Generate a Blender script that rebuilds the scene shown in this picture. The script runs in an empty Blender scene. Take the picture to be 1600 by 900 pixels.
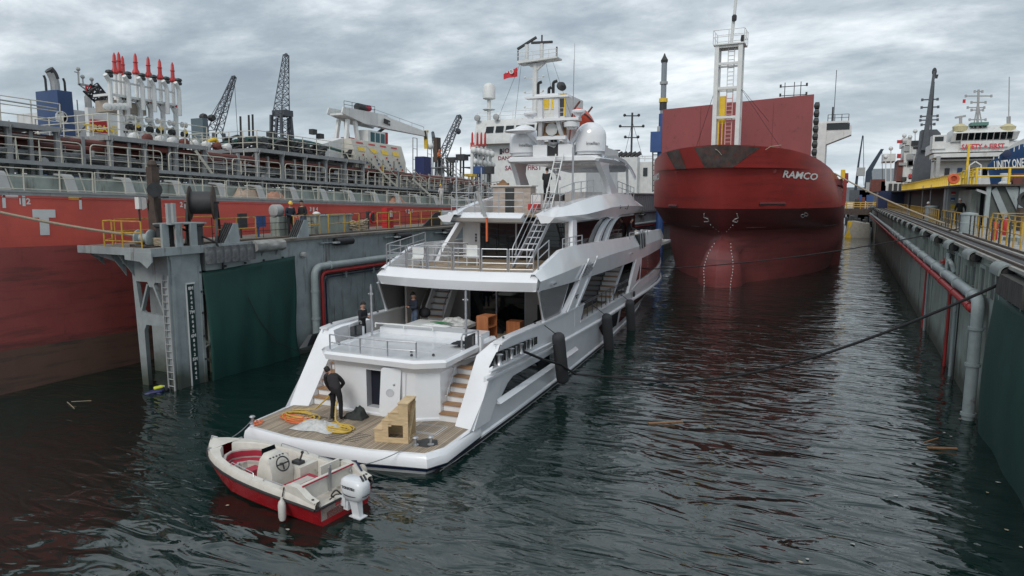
import bpy, math, random
from mathutils import Vector, Matrix
random.seed(7)
S = bpy.context.scene
COL = S.collection
PI = math.pi
def R(d): return math.radians(d)

# ------------------------------------------------------------------ camera
FPX, CAMH, PITCH, YAW = 1067.0, 7.9, math.atan(144/1067.0), R(26.0)
fw = Vector((-math.sin(YAW)*math.cos(PITCH), math.cos(YAW)*math.cos(PITCH), -math.sin(PITCH)))
rt = Vector((math.cos(YAW), math.sin(YAW), 0)); upv = rt.cross(fw)
cd = bpy.data.cameras.new('camera'); cam = bpy.data.objects.new('camera', cd); COL.objects.link(cam)
cam.matrix_world = Matrix(((rt.x, upv.x, -fw.x, 0), (rt.y, upv.y, -fw.y, 0), (rt.z, upv.z, -fw.z, CAMH), (0, 0, 0, 1)))
cd.sensor_width = 36; cd.lens = 36*FPX/1600; cd.clip_start = .2; cd.clip_end = 6000
S.camera = cam
S.view_settings.view_transform = 'Standard'; S.view_settings.look = 'None'
S.view_settings.exposure = .32; S.view_settings.gamma = 1

# ------------------------------------------------------------------ sky (overcast) and soft sun
W = bpy.data.worlds.new('World'); S.world = W; W.use_nodes = True
def sky():
    nt = W.node_tree; N = nt.nodes; L = nt.links; N.clear()
    out = N.new('ShaderNodeOutputWorld'); bg = N.new('ShaderNodeBackground'); bg.inputs['Strength'].default_value = 0.1
    st = N.new('ShaderNodeTexSky'); st.sky_type = 'NISHITA'; st.sun_disc = False
    st.sun_elevation = R(42); st.sun_rotation = R(176); st.air_density = 1.5; st.dust_density = 2.0
    tc = N.new('ShaderNodeTexCoord'); sx = N.new('ShaderNodeSeparateXYZ'); L.new(tc.outputs['Generated'], sx.inputs[0])
    def m(op, a, b=None, c=None):
        n = N.new('ShaderNodeMath'); n.operation = op
        for i, q in enumerate((a, b, c)):
            if q is None: continue
            if hasattr(q, 'links'): L.new(q, n.inputs[i])
            else: n.inputs[i].default_value = q
        return n.outputs[0]
    zc = m('ADD', m('MAXIMUM', sx.outputs['Z'], 0.0), 0.20)      # a cloud layer overhead, seen in perspective
    cx = N.new('ShaderNodeCombineXYZ'); L.new(m('DIVIDE', sx.outputs['X'], zc), cx.inputs[0]); L.new(m('DIVIDE', sx.outputs['Y'], zc), cx.inputs[1])
    mp = N.new('ShaderNodeMapping'); mp.inputs['Rotation'].default_value = (0, 0, R(-38)); mp.inputs['Scale'].default_value = (.74, 1.05, 1)
    mp.inputs['Location'].default_value = (3.1, 1.7, 0)
    L.new(cx.outputs[0], mp.inputs[0])
    def noise(sc, det, rough, dist=0.0):
        n = N.new('ShaderNodeTexNoise'); n.inputs['Scale'].default_value = sc; n.inputs['Detail'].default_value = det
        n.inputs['Roughness'].default_value = rough; n.inputs['Distortion'].default_value = dist; L.new(mp.outputs[0], n.inputs[0]); return n.outputs[0]
    a = noise(.8, 10, .60, .25); b = noise(2.9, 9, .62, .2)
    mix = m('ADD', m('MULTIPLY', a, .66), m('MULTIPLY', b, .34))
    cr = N.new('ShaderNodeValToRGB'); L.new(mix, cr.inputs[0]); e = cr.color_ramp
    cols = [(.38, (2.05, 2.5, 2.95)), (.45, (2.75, 3.25, 3.7)), (.50, (3.75, 4.2, 4.6)), (.555, (5.3, 5.75, 6.1)), (.63, (7.6, 7.8, 8.0))]
    e.elements[0].position = cols[0][0]; e.elements[0].color = (*[c/10 for c in cols[0][1]], 1)
    e.elements[1].position = cols[-1][0]; e.elements[1].color = (*[c/10 for c in cols[-1][1]], 1)
    for p, c in cols[1:-1]:
        q = e.elements.new(p); q.color = (*[x/10 for x in c], 1)
    sc = N.new('ShaderNodeVectorMath'); sc.operation = 'SCALE'; sc.inputs['Scale'].default_value = 12.4; L.new(cr.outputs[0], sc.inputs[0])
    # gaps of thin blue-grey: a little of the clear sky through the cloud
    mx = N.new('ShaderNodeMixRGB'); mx.inputs[0].default_value = .93; L.new(st.outputs[0], mx.inputs[1]); L.new(sc.outputs[0], mx.inputs[2])
    # pale band low over the horizon
    mr = N.new('ShaderNodeMapRange'); mr.inputs['From Min'].default_value = 0.0; mr.inputs['From Max'].default_value = .16
    mr.inputs['To Min'].default_value = .6; mr.inputs['To Max'].default_value = 0.0; L.new(sx.outputs['Z'], mr.inputs['Value'])
    m2 = N.new('ShaderNodeMixRGB'); L.new(mr.outputs[0], m2.inputs[0]); L.new(mx.outputs[0], m2.inputs[1]); m2.inputs[2].default_value = (5.6, 6.4, 7.0, 1)
    L.new(m2.outputs[0], bg.inputs['Color']); L.new(bg.outputs[0], out.inputs[0])
sky()
sd = bpy.data.lights.new('sun', 'SUN'); sd.energy = 1.25; sd.angle = R(25); sd.color = (1, .96, .9)
so = bpy.data.objects.new('sun', sd); COL.objects.link(so)
SUNV = Vector((math.cos(R(42))*math.sin(R(176)), math.cos(R(42))*math.cos(R(176)), math.sin(R(42))))
so.rotation_euler = (SUNV).to_track_quat('Z', 'Y').to_euler()

# ------------------------------------------------------------------ materials
MATS = {}
def mat(name, col, rough=.5, metal=0.0, var=.12, sc=2.0, bump=.0, bsc=30, rust=0.0, streak=False, dirt=None, rustcol=(.09, .035, .018), coat=0.0, stretch=(1, 1, 1), spec=.5, tide=0):
    if name in MATS: return MATS[name]
    m = bpy.data.materials.new(name); m.use_nodes = True; nt = m.node_tree; N = nt.nodes; L = nt.links
    p = N['Principled BSDF']; p.inputs['Roughness'].default_value = rough; p.inputs['Metallic'].default_value = metal
    p.inputs['Coat Weight'].default_value = coat; p.inputs['Coat Roughness'].default_value = .08
    p.inputs['Specular IOR Level'].default_value = spec
    p.inputs['Base Color'].default_value = (*col, 1)
    geo = N.new('ShaderNodeTexCoord'); vec = geo.outputs['Object']
    mp = N.new('ShaderNodeMapping'); mp.inputs['Scale'].default_value = stretch; L.new(vec, mp.inputs[0]); vec = mp.outputs[0]
    last = None
    if var > 0:
        n = N.new('ShaderNodeTexNoise'); n.inputs['Scale'].default_value = sc; n.inputs['Detail'].default_value = 6; n.inputs['Roughness'].default_value = .65
        L.new(vec, n.inputs[0])
        r = N.new('ShaderNodeValToRGB'); L.new(n.outputs[0], r.inputs[0])
        r.color_ramp.elements[0].position = .3; r.color_ramp.elements[1].position = .7
        r.color_ramp.elements[0].color = (*[c*(1-var) for c in col], 1); r.color_ramp.elements[1].color = (*[min(1, c*(1+var)) for c in col], 1)
        last = r.outputs[0]
        mr = N.new('ShaderNodeMapRange'); mr.inputs['To Min'].default_value = max(.03, rough-.08); mr.inputs['To Max'].default_value = min(1, rough+.1)
        L.new(n.outputs[0], mr.inputs['Value']); L.new(mr.outputs[0], p.inputs['Roughness'])
    if rust > 0:
        n2 = N.new('ShaderNodeTexNoise'); n2.inputs['Detail'].default_value = 8; n2.inputs['Roughness'].default_value = .7
        mp2 = N.new('ShaderNodeMapping'); L.new(geo.outputs['Object'], mp2.inputs[0])
        mp2.inputs['Scale'].default_value = (3, 3, .35) if streak else (1.6, 1.6, 1.6)
        n2.inputs['Scale'].default_value = 1.0; L.new(mp2.outputs[0], n2.inputs[0])
        r2 = N.new('ShaderNodeValToRGB'); r2.color_ramp.elements[0].position = .64-rust*.3; r2.color_ramp.elements[1].position = .74-rust*.2
        L.new(n2.outputs[0], r2.inputs[0])
        mx = N.new('ShaderNodeMixRGB'); L.new(r2.outputs[0], mx.inputs[0])
        if last: L.new(last, mx.inputs[1])
        else: mx.inputs[1].default_value = (*col, 1)
        mx.inputs[2].default_value = (*rustcol, 1); last = mx.outputs[0]
    if tide:      # weed and silt left by the water, with its own ragged edge
        sp = N.new('ShaderNodeSeparateXYZ'); gp = N.new('ShaderNodeNewGeometry'); L.new(gp.outputs['Position'], sp.inputs[0])
        n4 = N.new('ShaderNodeTexNoise'); n4.inputs['Scale'].default_value = .8; n4.inputs['Detail'].default_value = 7; L.new(geo.outputs['Object'], n4.inputs[0])
        ad = N.new('ShaderNodeMath'); ad.operation = 'MULTIPLY_ADD'; L.new(n4.outputs[0], ad.inputs[0]); ad.inputs[1].default_value = -1.6; L.new(sp.outputs['Z'], ad.inputs[2])
        m5 = N.new('ShaderNodeMapRange'); L.new(ad.outputs[0], m5.inputs['Value']); m5.inputs['From Min'].default_value = -.5; m5.inputs['From Max'].default_value = tide-.8; m5.inputs['To Min'].default_value = .9; m5.inputs['To Max'].default_value = 0
        mt = N.new('ShaderNodeMixRGB'); L.new(m5.outputs[0], mt.inputs[0]); L.new(last, mt.inputs[1]); mt.inputs[2].default_value = (.045, .055, .04, 1); last = mt.outputs[0]
    if last: L.new(last, p.inputs['Base Color'])
    if bump > 0:
        n3 = N.new('ShaderNodeTexNoise'); n3.inputs['Scale'].default_value = bsc; n3.inputs['Detail'].default_value = 4; L.new(vec, n3.inputs[0])
        b = N.new('ShaderNodeBump'); b.inputs['Strength'].default_value = bump; b.inputs['Distance'].default_value = .02; L.new(n3.outputs[0], b.inputs['Height']); L.new(b.outputs[0], p.inputs['Normal'])
    MATS[name] = m; return m
gel = mat('white_gelcoat', (.76, .775, .80), .16, var=.035, sc=.9, coat=.5)
gelgrey = mat('grey_gelcoat', (.50, .51, .54), .4, var=.05, sc=.8)
steel = mat('polished_steel', (.50, .51, .53), .42, .9, var=.08, sc=8)
black = mat('black_rubber', (.018, .018, .02), .6, var=.2, sc=10, bump=.2)
darkglass = mat('dark_glass', (.006, .009, .011), .04, var=0, spec=.7)
brownglass = mat('tinted_glass', (.016, .009, .009), .05, var=0, spec=.45)
navy = mat('navy_paint', (.015, .025, .075), .3, var=.1)
grn = mat('green_tarp', (.006, .050, .041), .62, var=.22, sc=1.2, bump=.4, bsc=5, stretch=(1, 1, .3))
dgrey = mat('dock_grey', (.275, .315, .325), .55, var=.18, sc=1.3, rust=.30, tide=1.3, streak=True, rustcol=(.12, .11, .10), bump=.08, bsc=6)
dgreen = mat('dock_grey_green', (.27, .31, .285), .55, var=.22, sc=1.1, rust=.34, tide=1.4, streak=True, rustcol=(.12, .105, .085), bump=.08, bsc=6)
dpipe = mat('pipe_grey', (.29, .335, .34), .5, var=.12, sc=3, rust=.15, rustcol=(.16, .14, .12))
redpipe = mat('red_pipe_paint', (.34, .025, .025), .5, var=.2, sc=3)
deckgrime = mat('rusty_deck', (.17, .155, .135), .8, var=.35, sc=1.5, rust=.35, rustcol=(.10, .06, .04), bump=.3, bsc=8)
concrete = mat('worn_deck_plate', (.33, .32, .29), .8, var=.25, sc=1.5, rust=.3, rustcol=(.17, .13, .10), bump=.2, bsc=10)
rail_y = mat('yellow_rail_paint', (.46, .28, .04), .5, var=.3, sc=5, rust=.3)
yel = mat('bright_yellow', (.72, .48, .03), .5, var=.15, sc=4)
cream = mat('cream_rail_paint', (.55, .53, .45), .55, var=.15, sc=4, rust=.1)
wht = mat('white_paint', (.66, .67, .66), .45, var=.08, sc=2)
whtrust = mat('weathered_white_paint', (.62, .63, .62), .5, var=.12, sc=1, rust=.2, streak=True, rustcol=(.42, .37, .31))
gsteel = mat('galvanised_grey', (.26, .27, .275), .6, var=.18, sc=3, rust=.15, rustcol=(.12, .09, .07))
lgsteel = mat('pale_grey_paint', (.33, .34, .34), .55, var=.15, sc=2, rust=.18, streak=True, rustcol=(.2, .16, .13))
dark = mat('dark_steel', (.035, .036, .038), .6, var=.3, sc=4)
crane_dark = mat('hazed_crane_steel', (.075, .085, .10), .6, var=.2, sc=2)  # dark steel lifted toward blue-grey: distance haze mixed into the colour
brownpipe = mat('oxide_red_pipe', (.15, .045, .035), .6, var=.25, sc=2, rust=.3, rustcol=(.07, .05, .045))
rust_m = mat('rust_brown', (.075, .055, .045), .85, var=.4, sc=3, bump=.4, bsc=15)
red = mat('signal_red', (.45, .03, .03), .45, var=.15, sc=4)
orange = mat('orange_paint', (.62, .13, .05), .5, var=.1, sc=3)
bluep = mat('blue_paint', (.03, .075, .22), .5, var=.12, sc=1)
rope_tan = mat('tan_rope', (.36, .30, .22), .9, var=.25, sc=20, bump=.5, bsc=60)
rope_blk = mat('black_rope', (.012, .012, .014), .8, var=.2, sc=20)
ply = mat('raw_plywood', (.55, .41, .24), .7, var=.2, sc=3, stretch=(1, 1, 5), bump=.1)
skin = mat('skin', (.42, .24, .17), .55, var=.06, sc=8)
hairb = mat('black_hair', (.012, .010, .009), .7, var=.2, sc=30)
clothb = mat('black_cloth', (.014, .015, .018), .85, var=.2, sc=12, bump=.4, bsc=14)
clothn = mat('navy_cloth', (.015, .02, .035), .85, var=.2, sc=12, bump=.4, bsc=14)
denim = mat('blue_denim', (.07, .10, .15), .9, var=.25, sc=10, bump=.3, bsc=14)

# ------------------------------------------------------------------ mesh building
OFF = {}
class MB:
    def __init__(s): s.v = []; s.f = []; s.mi = []; s.cur = 0
    def add(s, vs, fs):
        o = len(s.v); s.v += [tuple(q) for q in vs]
        for f in fs: s.f.append([o+i for i in f]); s.mi.append(s.cur)
        return s
    def box(s, a, b, taper=None):
        x0, y0, z0 = a; x1, y1, z1 = b
        s.add([(x0, y0, z0), (x1, y0, z0), (x1, y1, z0), (x0, y1, z0), (x0, y0, z1), (x1, y0, z1), (x1, y1, z1), (x0, y1, z1)],
              [(0, 3, 2, 1), (4, 5, 6, 7), (0, 1, 5, 4), (1, 2, 6, 5), (2, 3, 7, 6), (3, 0, 4, 7)]); return s
    def obox(s, c, sz, rot=None):
        M = Matrix.Rotation(rot, 3, 'Z') if isinstance(rot, (int, float)) else (rot or Matrix.Identity(3))
        vs = [Vector(c)+M @ Vector((sx*sz[0]/2, sy*sz[1]/2, sz_*sz[2]/2)) for sz_ in (-1, 1) for sx, sy in ((-1, -1), (1, -1), (1, 1), (-1, 1))]
        s.add(vs, [(0, 3, 2, 1), (4, 5, 6, 7), (0, 1, 5, 4), (1, 2, 6, 5), (2, 3, 7, 6), (3, 0, 4, 7)]); return s
    def frame(s, d):
        d = Vector(d).normalized(); u = Vector((0, 0, 1)) if abs(d.z) < .95 else Vector((0, 1, 0))
        a = d.cross(u).normalized(); return a, a.cross(d).normalized()
    def bar(s, a, b, w, h=None):
        h = h or w; a = Vector(a); b = Vector(b); x, y = s.frame(b-a)
        q = [(-1, -1), (1, -1), (1, 1), (-1, 1)]
        s.add([p+x*i*w/2+y*j*h/2 for p in (a, b) for i, j in q], [(0, 1, 2, 3), (7, 6, 5, 4), (0, 4, 5, 1), (1, 5, 6, 2), (2, 6, 7, 3), (3, 7, 4, 0)]); return s
    def cone(s, a, b, ra, rb, n=8, caps=True):
        a = Vector(a); b = Vector(b); x, y = s.frame(b-a)
        vs = [p+(x*math.cos(2*PI*i/n)+y*math.sin(2*PI*i/n))*r for p, r in ((a, ra), (b, rb)) for i in range(n)]
        fs = [(i, (i+1) % n, n+(i+1) % n, n+i) for i in range(n)]
        if caps: fs += [tuple(range(n))[::-1], tuple(range(n, 2*n))]
        s.add(vs, fs); return s
    def cyl(s, a, b, r, n=8): return s.cone(a, b, r, r, n)
    def tube(s, pts, r, n=6, closed=False):
        P = [Vector(p) for p in pts]; m = len(P); rings = []; px = None
        for i in range(m):
            if closed: t = P[(i+1) % m]-P[i-1]
            else: t = P[min(i+1, m-1)]-P[max(i-1, 0)]
            t.normalize()
            if px is None: px, _ = s.frame(t)
            px = (px-t*px.dot(t))
            if px.length < 1e-4: px, _ = s.frame(t)
            px.normalize(); py = t.cross(px); rr = r[i] if isinstance(r, (list, tuple)) else r
            rings.append([P[i]+(px*math.cos(2*PI*k/n)+py*math.sin(2*PI*k/n))*rr for k in range(n)])
        s.loft(rings, cap=not closed, wrap=closed); return s
    def loft(s, rings, closed=True, cap=True, wrap=False):
        n = len(rings[0]); m = len(rings); vs = [p for r in rings for p in r]; fs = []
        for i in range(m if wrap else m-1):
            j = (i+1) % m
            for k in range(n if closed else n-1):
                l = (k+1) % n; fs.append((i*n+k, i*n+l, j*n+l, j*n+k))
        if cap and closed: fs += [tuple(range(n))[::-1], tuple(range((m-1)*n, m*n))]
        s.add(vs, fs); return s
    def lathe(s, prof, c=(0, 0, 0), n=16, axis=None):
        M = Vector((0, 0, 1)).rotation_difference(Vector(axis)).to_matrix() if axis else Matrix.Identity(3); c = Vector(c)
        s.loft([[c+M @ Vector((max(r, .001)*math.cos(2*PI*k/n), max(r, .001)*math.sin(2*PI*k/n), z)) for k in range(n)] for r, z in prof]); return s
    def sph(s, c, r, n=12, m=7):
        r = r if isinstance(r, (tuple, list)) else (r, r, r)
        s.loft([[(c[0]+r[0]*math.sin(PI*max(.02, min(.98, j/m)))*math.cos(2*PI*k/n), c[1]+r[1]*math.sin(PI*max(.02, min(.98, j/m)))*math.sin(2*PI*k/n), c[2]-r[2]*math.cos(PI*j/m)) for k in range(n)] for j in range(m+1)]); return s
    def prism(s, poly, vec):
        n = len(poly); vec = Vector(vec); a = [Vector(p) for p in poly]; b = [p+vec for p in a]
        s.add(a+b, [tuple(range(n))[::-1], tuple(range(n, 2*n))]+[(i, (i+1) % n, n+(i+1) % n, n+i) for i in range(n)]); return s
    def poly(s, pts): s.add(pts, [tuple(range(len(pts)))]); return s
    def mat(s, i): s.cur = i; return s
    def mesh(s, name, mats, off=(0, 0, 0), smooth=True, angle=35):
        me = bpy.data.meshes.new(name); o = off
        me.from_pydata([(x-o[0], y-o[1], z-o[2]) for x, y, z in s.v] if any(o) else s.v, [], s.f)
        for m in (mats if isinstance(mats, (list, tuple)) else [mats]): me.materials.append(m)
        me.polygons.foreach_set('material_index', s.mi)
        if smooth:
            me.polygons.foreach_set('use_smooth', [True]*len(me.polygons)); me.update()
            import bmesh
            bm = bmesh.new(); bm.from_mesh(me); bmesh.ops.recalc_face_normals(bm, faces=bm.faces); bm.to_mesh(me); bm.free()
            me.set_sharp_from_angle(angle=R(angle))
        me.update(); return me
    def build(s, name, mats, parent=None, smooth=True, angle=35, **kw):
        off = OFF.get(parent.name, (0, 0, 0)) if parent else kw.pop('origin', (0, 0, 0))
        me = s.mesh(name, mats, off, smooth, angle)
        o = bpy.data.objects.new(name, me); COL.objects.link(o)
        if parent: o.parent = parent; OFF[o.name] = off
        elif any(off): o.location = off
        for k, v in kw.items(): o[k] = v
        return o
def inst(me, name, parent=None, loc=(0, 0, 0), rot=(0, 0, 0), scale=None, off=None, **kw):
    """one object that shares mesh data; loc in the same frame as the builder coordinates"""
    o = bpy.data.objects.new(name, me); COL.objects.link(o)
    of = (OFF.get(parent.name, (0, 0, 0)) if parent else (0, 0, 0)) if off is None else off
    o.location = Vector(loc)-Vector(of); o.rotation_euler = rot
    if scale: o.scale = scale
    if parent: o.parent = parent
    for k, v in kw.items(): o[k] = v
    return o
def thing(name, label, cat, loc=(0, 0, 0), rotz=0.0, group=None, world=False, rot=None):
    o = bpy.data.objects.new(name, None); COL.objects.link(o); o.location = loc; o.rotation_euler = rot or (0, 0, rotz)
    o['label'] = label; o['category'] = cat; o.empty_display_size = .3
    if group: o['group'] = group
    if world: OFF[o.name] = tuple(loc)
    return o
def tag(o, label, cat, group=None):
    o['label'] = label; o['category'] = cat
    if group: o['group'] = group
    return o
def copy_tree(o, parent=None, depth=0):
    c = o.copy(); COL.objects.link(c)
    if parent: c.parent = parent
    for ch in list(o.children): copy_tree(ch, c)
    return c
_C = Vector((0, 0, CAMH))
def at(u, v, x=None, y=None, z=None):
    """point in the world on the plane x=, y= or z= that lies in the given direction from the viewpoint: used to take measurements off the photo"""
    d = fw+rt*((u-800)/FPX)-upv*((v-450)/FPX)
    t = x/d.x if x is not None else (y/d.y if y is not None else (z-CAMH)/d.z)
    return _C+d*t
def text_mesh(txt, size, depth=.01, shear=0.0, bold=0.0, space=1.0):
    cu = bpy.data.curves.new('t', 'FONT'); cu.body = txt; cu.size = size; cu.extrude = depth; cu.shear = shear; cu.offset = bold; cu.space_character = space
    cu.align_x = 'CENTER'; cu.align_y = 'CENTER'; cu.resolution_u = 2
    ob = bpy.data.objects.new('t', cu); COL.objects.link(ob); dg = bpy.context.evaluated_depsgraph_get()
    me = bpy.data.meshes.new_from_object(ob.evaluated_get(dg)); bpy.data.objects.remove(ob); return me
def text(txt, size, m, parent, loc, rot=(R(90), 0, 0), name='lettering', depth=.012, fit=None, **kw):
    me = text_mesh(txt, size, depth, **kw); me.materials.clear(); me.materials.append(m)
    o = inst(me, name, parent, loc, rot)
    if fit:
        w = max(v.co.x for v in me.vertices)-min(v.co.x for v in me.vertices); o.scale = (fit/w, 1, 1)
    return o
def arc(c, r, a0, a1, n, ax=(1, 0, 0), ay=(0, 0, 1)):
    c = Vector(c); ax = Vector(ax); ay = Vector(ay)
    return [c+ax*r*math.cos(a0+(a1-a0)*i/n)+ay*r*math.sin(a0+(a1-a0)*i/n) for i in range(n+1)]
def round_path(pts, r, n=4):
    P = [Vector(p) for p in pts]; out = [P[0]]
    for i in range(1, len(P)-1):
        a = (P[i-1]-P[i]); b = (P[i+1]-P[i]); rr = min(r, a.length*.45, b.length*.45); a.normalize(); b.normalize()
        p0 = P[i]+a*rr; p2 = P[i]+b*rr
        for k in range(n+1):
            t = k/n; out.append(p0*(1-t)**2+P[i]*2*t*(1-t)+p2*t*t)
    out.append(P[-1]); return out
def railing(pts, parent, m, heights=(1.0, .66, .33), r=.02, spacing=1.3, name='railing', pr=None, post_name='post', n=6, closed=False):
    """a rail that follows pts (foot line); each post a sub-part sharing one mesh"""
    P = [Vector(p) for p in pts]; b = MB()
    for h in heights: b.tube([p+Vector((0, 0, h)) for p in P], r, n, closed=closed)
    o = b.build(name, m, parent)
    pm = MB().cyl((0, 0, 0), (0, 0, heights[0]), pr or r, n).mesh(post_name, m)
    segs = list(zip(P, P[1:]+([P[0]] if closed else []))) if closed else list(zip(P, P[1:]))
    done = []
    for a, c in segs:
        k = max(1, round((c-a).length/spacing))
        for i in range(k+1):
            q = a.lerp(c, i/k)
            if all((q-d).length > spacing*.3 for d in done): done.append(q); inst(pm, post_name, o, q, off=OFF.get(parent.name, (0, 0, 0)))
    return o
def lattice(b, A, B, w0, w1, n, r=.05, nn=4, side=None):
    """four-chord lattice boom from A to B"""
    A = Vector(A); B = Vector(B); x, y = b.frame(B-A)
    def c(t, i, j): return A.lerp(B, t)+(x*i+y*j)*(w0+(w1-w0)*t)/2
    cs = [(-1, -1), (1, -1), (1, 1), (-1, 1)]
    for i, j in cs: b.cyl(c(0, i, j), c(1, i, j), r, nn)
    for k in range(n):
        for q in range(4):
            i, j = cs[q]; k2, l2 = cs[(q+1) % 4]; t0, t1 = k/n, (k+1)/n
            if k % 2: i, j, k2, l2 = k2, l2, i, j
            b.cyl(c(t0, i, j), c(t1, k2, l2), r*.55, 3)
            b.cyl(c(t1, *cs[q]), c(t1, *cs[(q+1) % 4]), r*.5, 3)
    return b
def lerp_tab(tab, x):
    if x <= tab[0][0]: return tab[0][1]
    for (a, b), (c, d) in zip(tab, tab[1:]):
        if x <= c: return b+(d-b)*(x-a)/(c-a)
    return tab[-1][1]
# ------------------------------------------------------------------ water and far shore
def water():
    m = bpy.data.materials.new('harbour_water'); m.use_nodes = True; N = m.node_tree.nodes; L = m.node_tree.links; p = N['Principled BSDF']
    p.inputs['Base Color'].default_value = (.004, .012, .010, 1); p.inputs['Roughness'].default_value = .03; p.inputs['IOR'].default_value = 1.45
    p.inputs['Specular IOR Level'].default_value = .95
    g = N.new('ShaderNodeNewGeometry')
    def noise(sc, det, rough, dist, stretch, rot):
        mp = N.new('ShaderNodeMapping'); mp.inputs['Scale'].default_value = stretch; mp.inputs['Rotation'].default_value = (0, 0, rot); L.new(g.outputs['Position'], mp.inputs[0])
        n = N.new('ShaderNodeTexNoise'); n.inputs['Scale'].default_value = sc; n.inputs['Detail'].default_value = det; n.inputs['Roughness'].default_value = rough
        n.inputs['Distortion'].default_value = dist; L.new(mp.outputs[0], n.inputs[0]); return n.outputs[0]
    a = noise(1.25, 2, .42, 1.3, (.5, 1.3, 1), R(-18))
    b = noise(3.4, 3, .5, .5, (.6, 1.2, 1), R(-28))
    c = noise(.33, 2, .5, .6, (.8, 1.2, 1), R(10))
    def mth(op, x, y):
        n = N.new('ShaderNodeMath'); n.operation = op
        for i, q in enumerate((x, y)):
            if isinstance(q, (int, float)): n.inputs[i].default_value = q
            else: L.new(q, n.inputs[i])
        return n.outputs[0]
    big = noise(.12, 2, .5, .4, (1, .7, 1), R(30))      # patches of calm and ruffled water
    mr = N.new('ShaderNodeMapRange'); mr.inputs['From Min'].default_value = .38; mr.inputs['From Max'].default_value = .62
    mr.inputs['To Min'].default_value = .35; mr.inputs['To Max'].default_value = 1.15; L.new(big, mr.inputs['Value'])
    h = mth('ADD', mth('ADD', mth('MULTIPLY', a, 1.0), mth('MULTIPLY', mth('MULTIPLY', b, .15), mr.outputs[0])), mth('MULTIPLY', c, 2.4))
    bp = N.new('ShaderNodeBump'); bp.inputs['Strength'].default_value = .62; bp.inputs['Distance'].default_value = .13
    L.new(h, bp.inputs['Height']); L.new(bp.outputs[0], p.inputs['Normal'])
    # silt: slightly greener in patches
    r = N.new('ShaderNodeValToRGB'); L.new(big, r.inputs[0]); r.color_ramp.elements[0].color = (.003, .011, .010, 1); r.color_ramp.elements[1].color = (.005, .018, .014, 1)
    L.new(r.outputs[0], p.inputs['Base Color'])
    MB().poly([(-3000, -400, 0), (3000, -400, 0), (3000, 4500, 0), (-3000, 4500, 0)]).build('water', m, kind='structure')
water()
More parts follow.
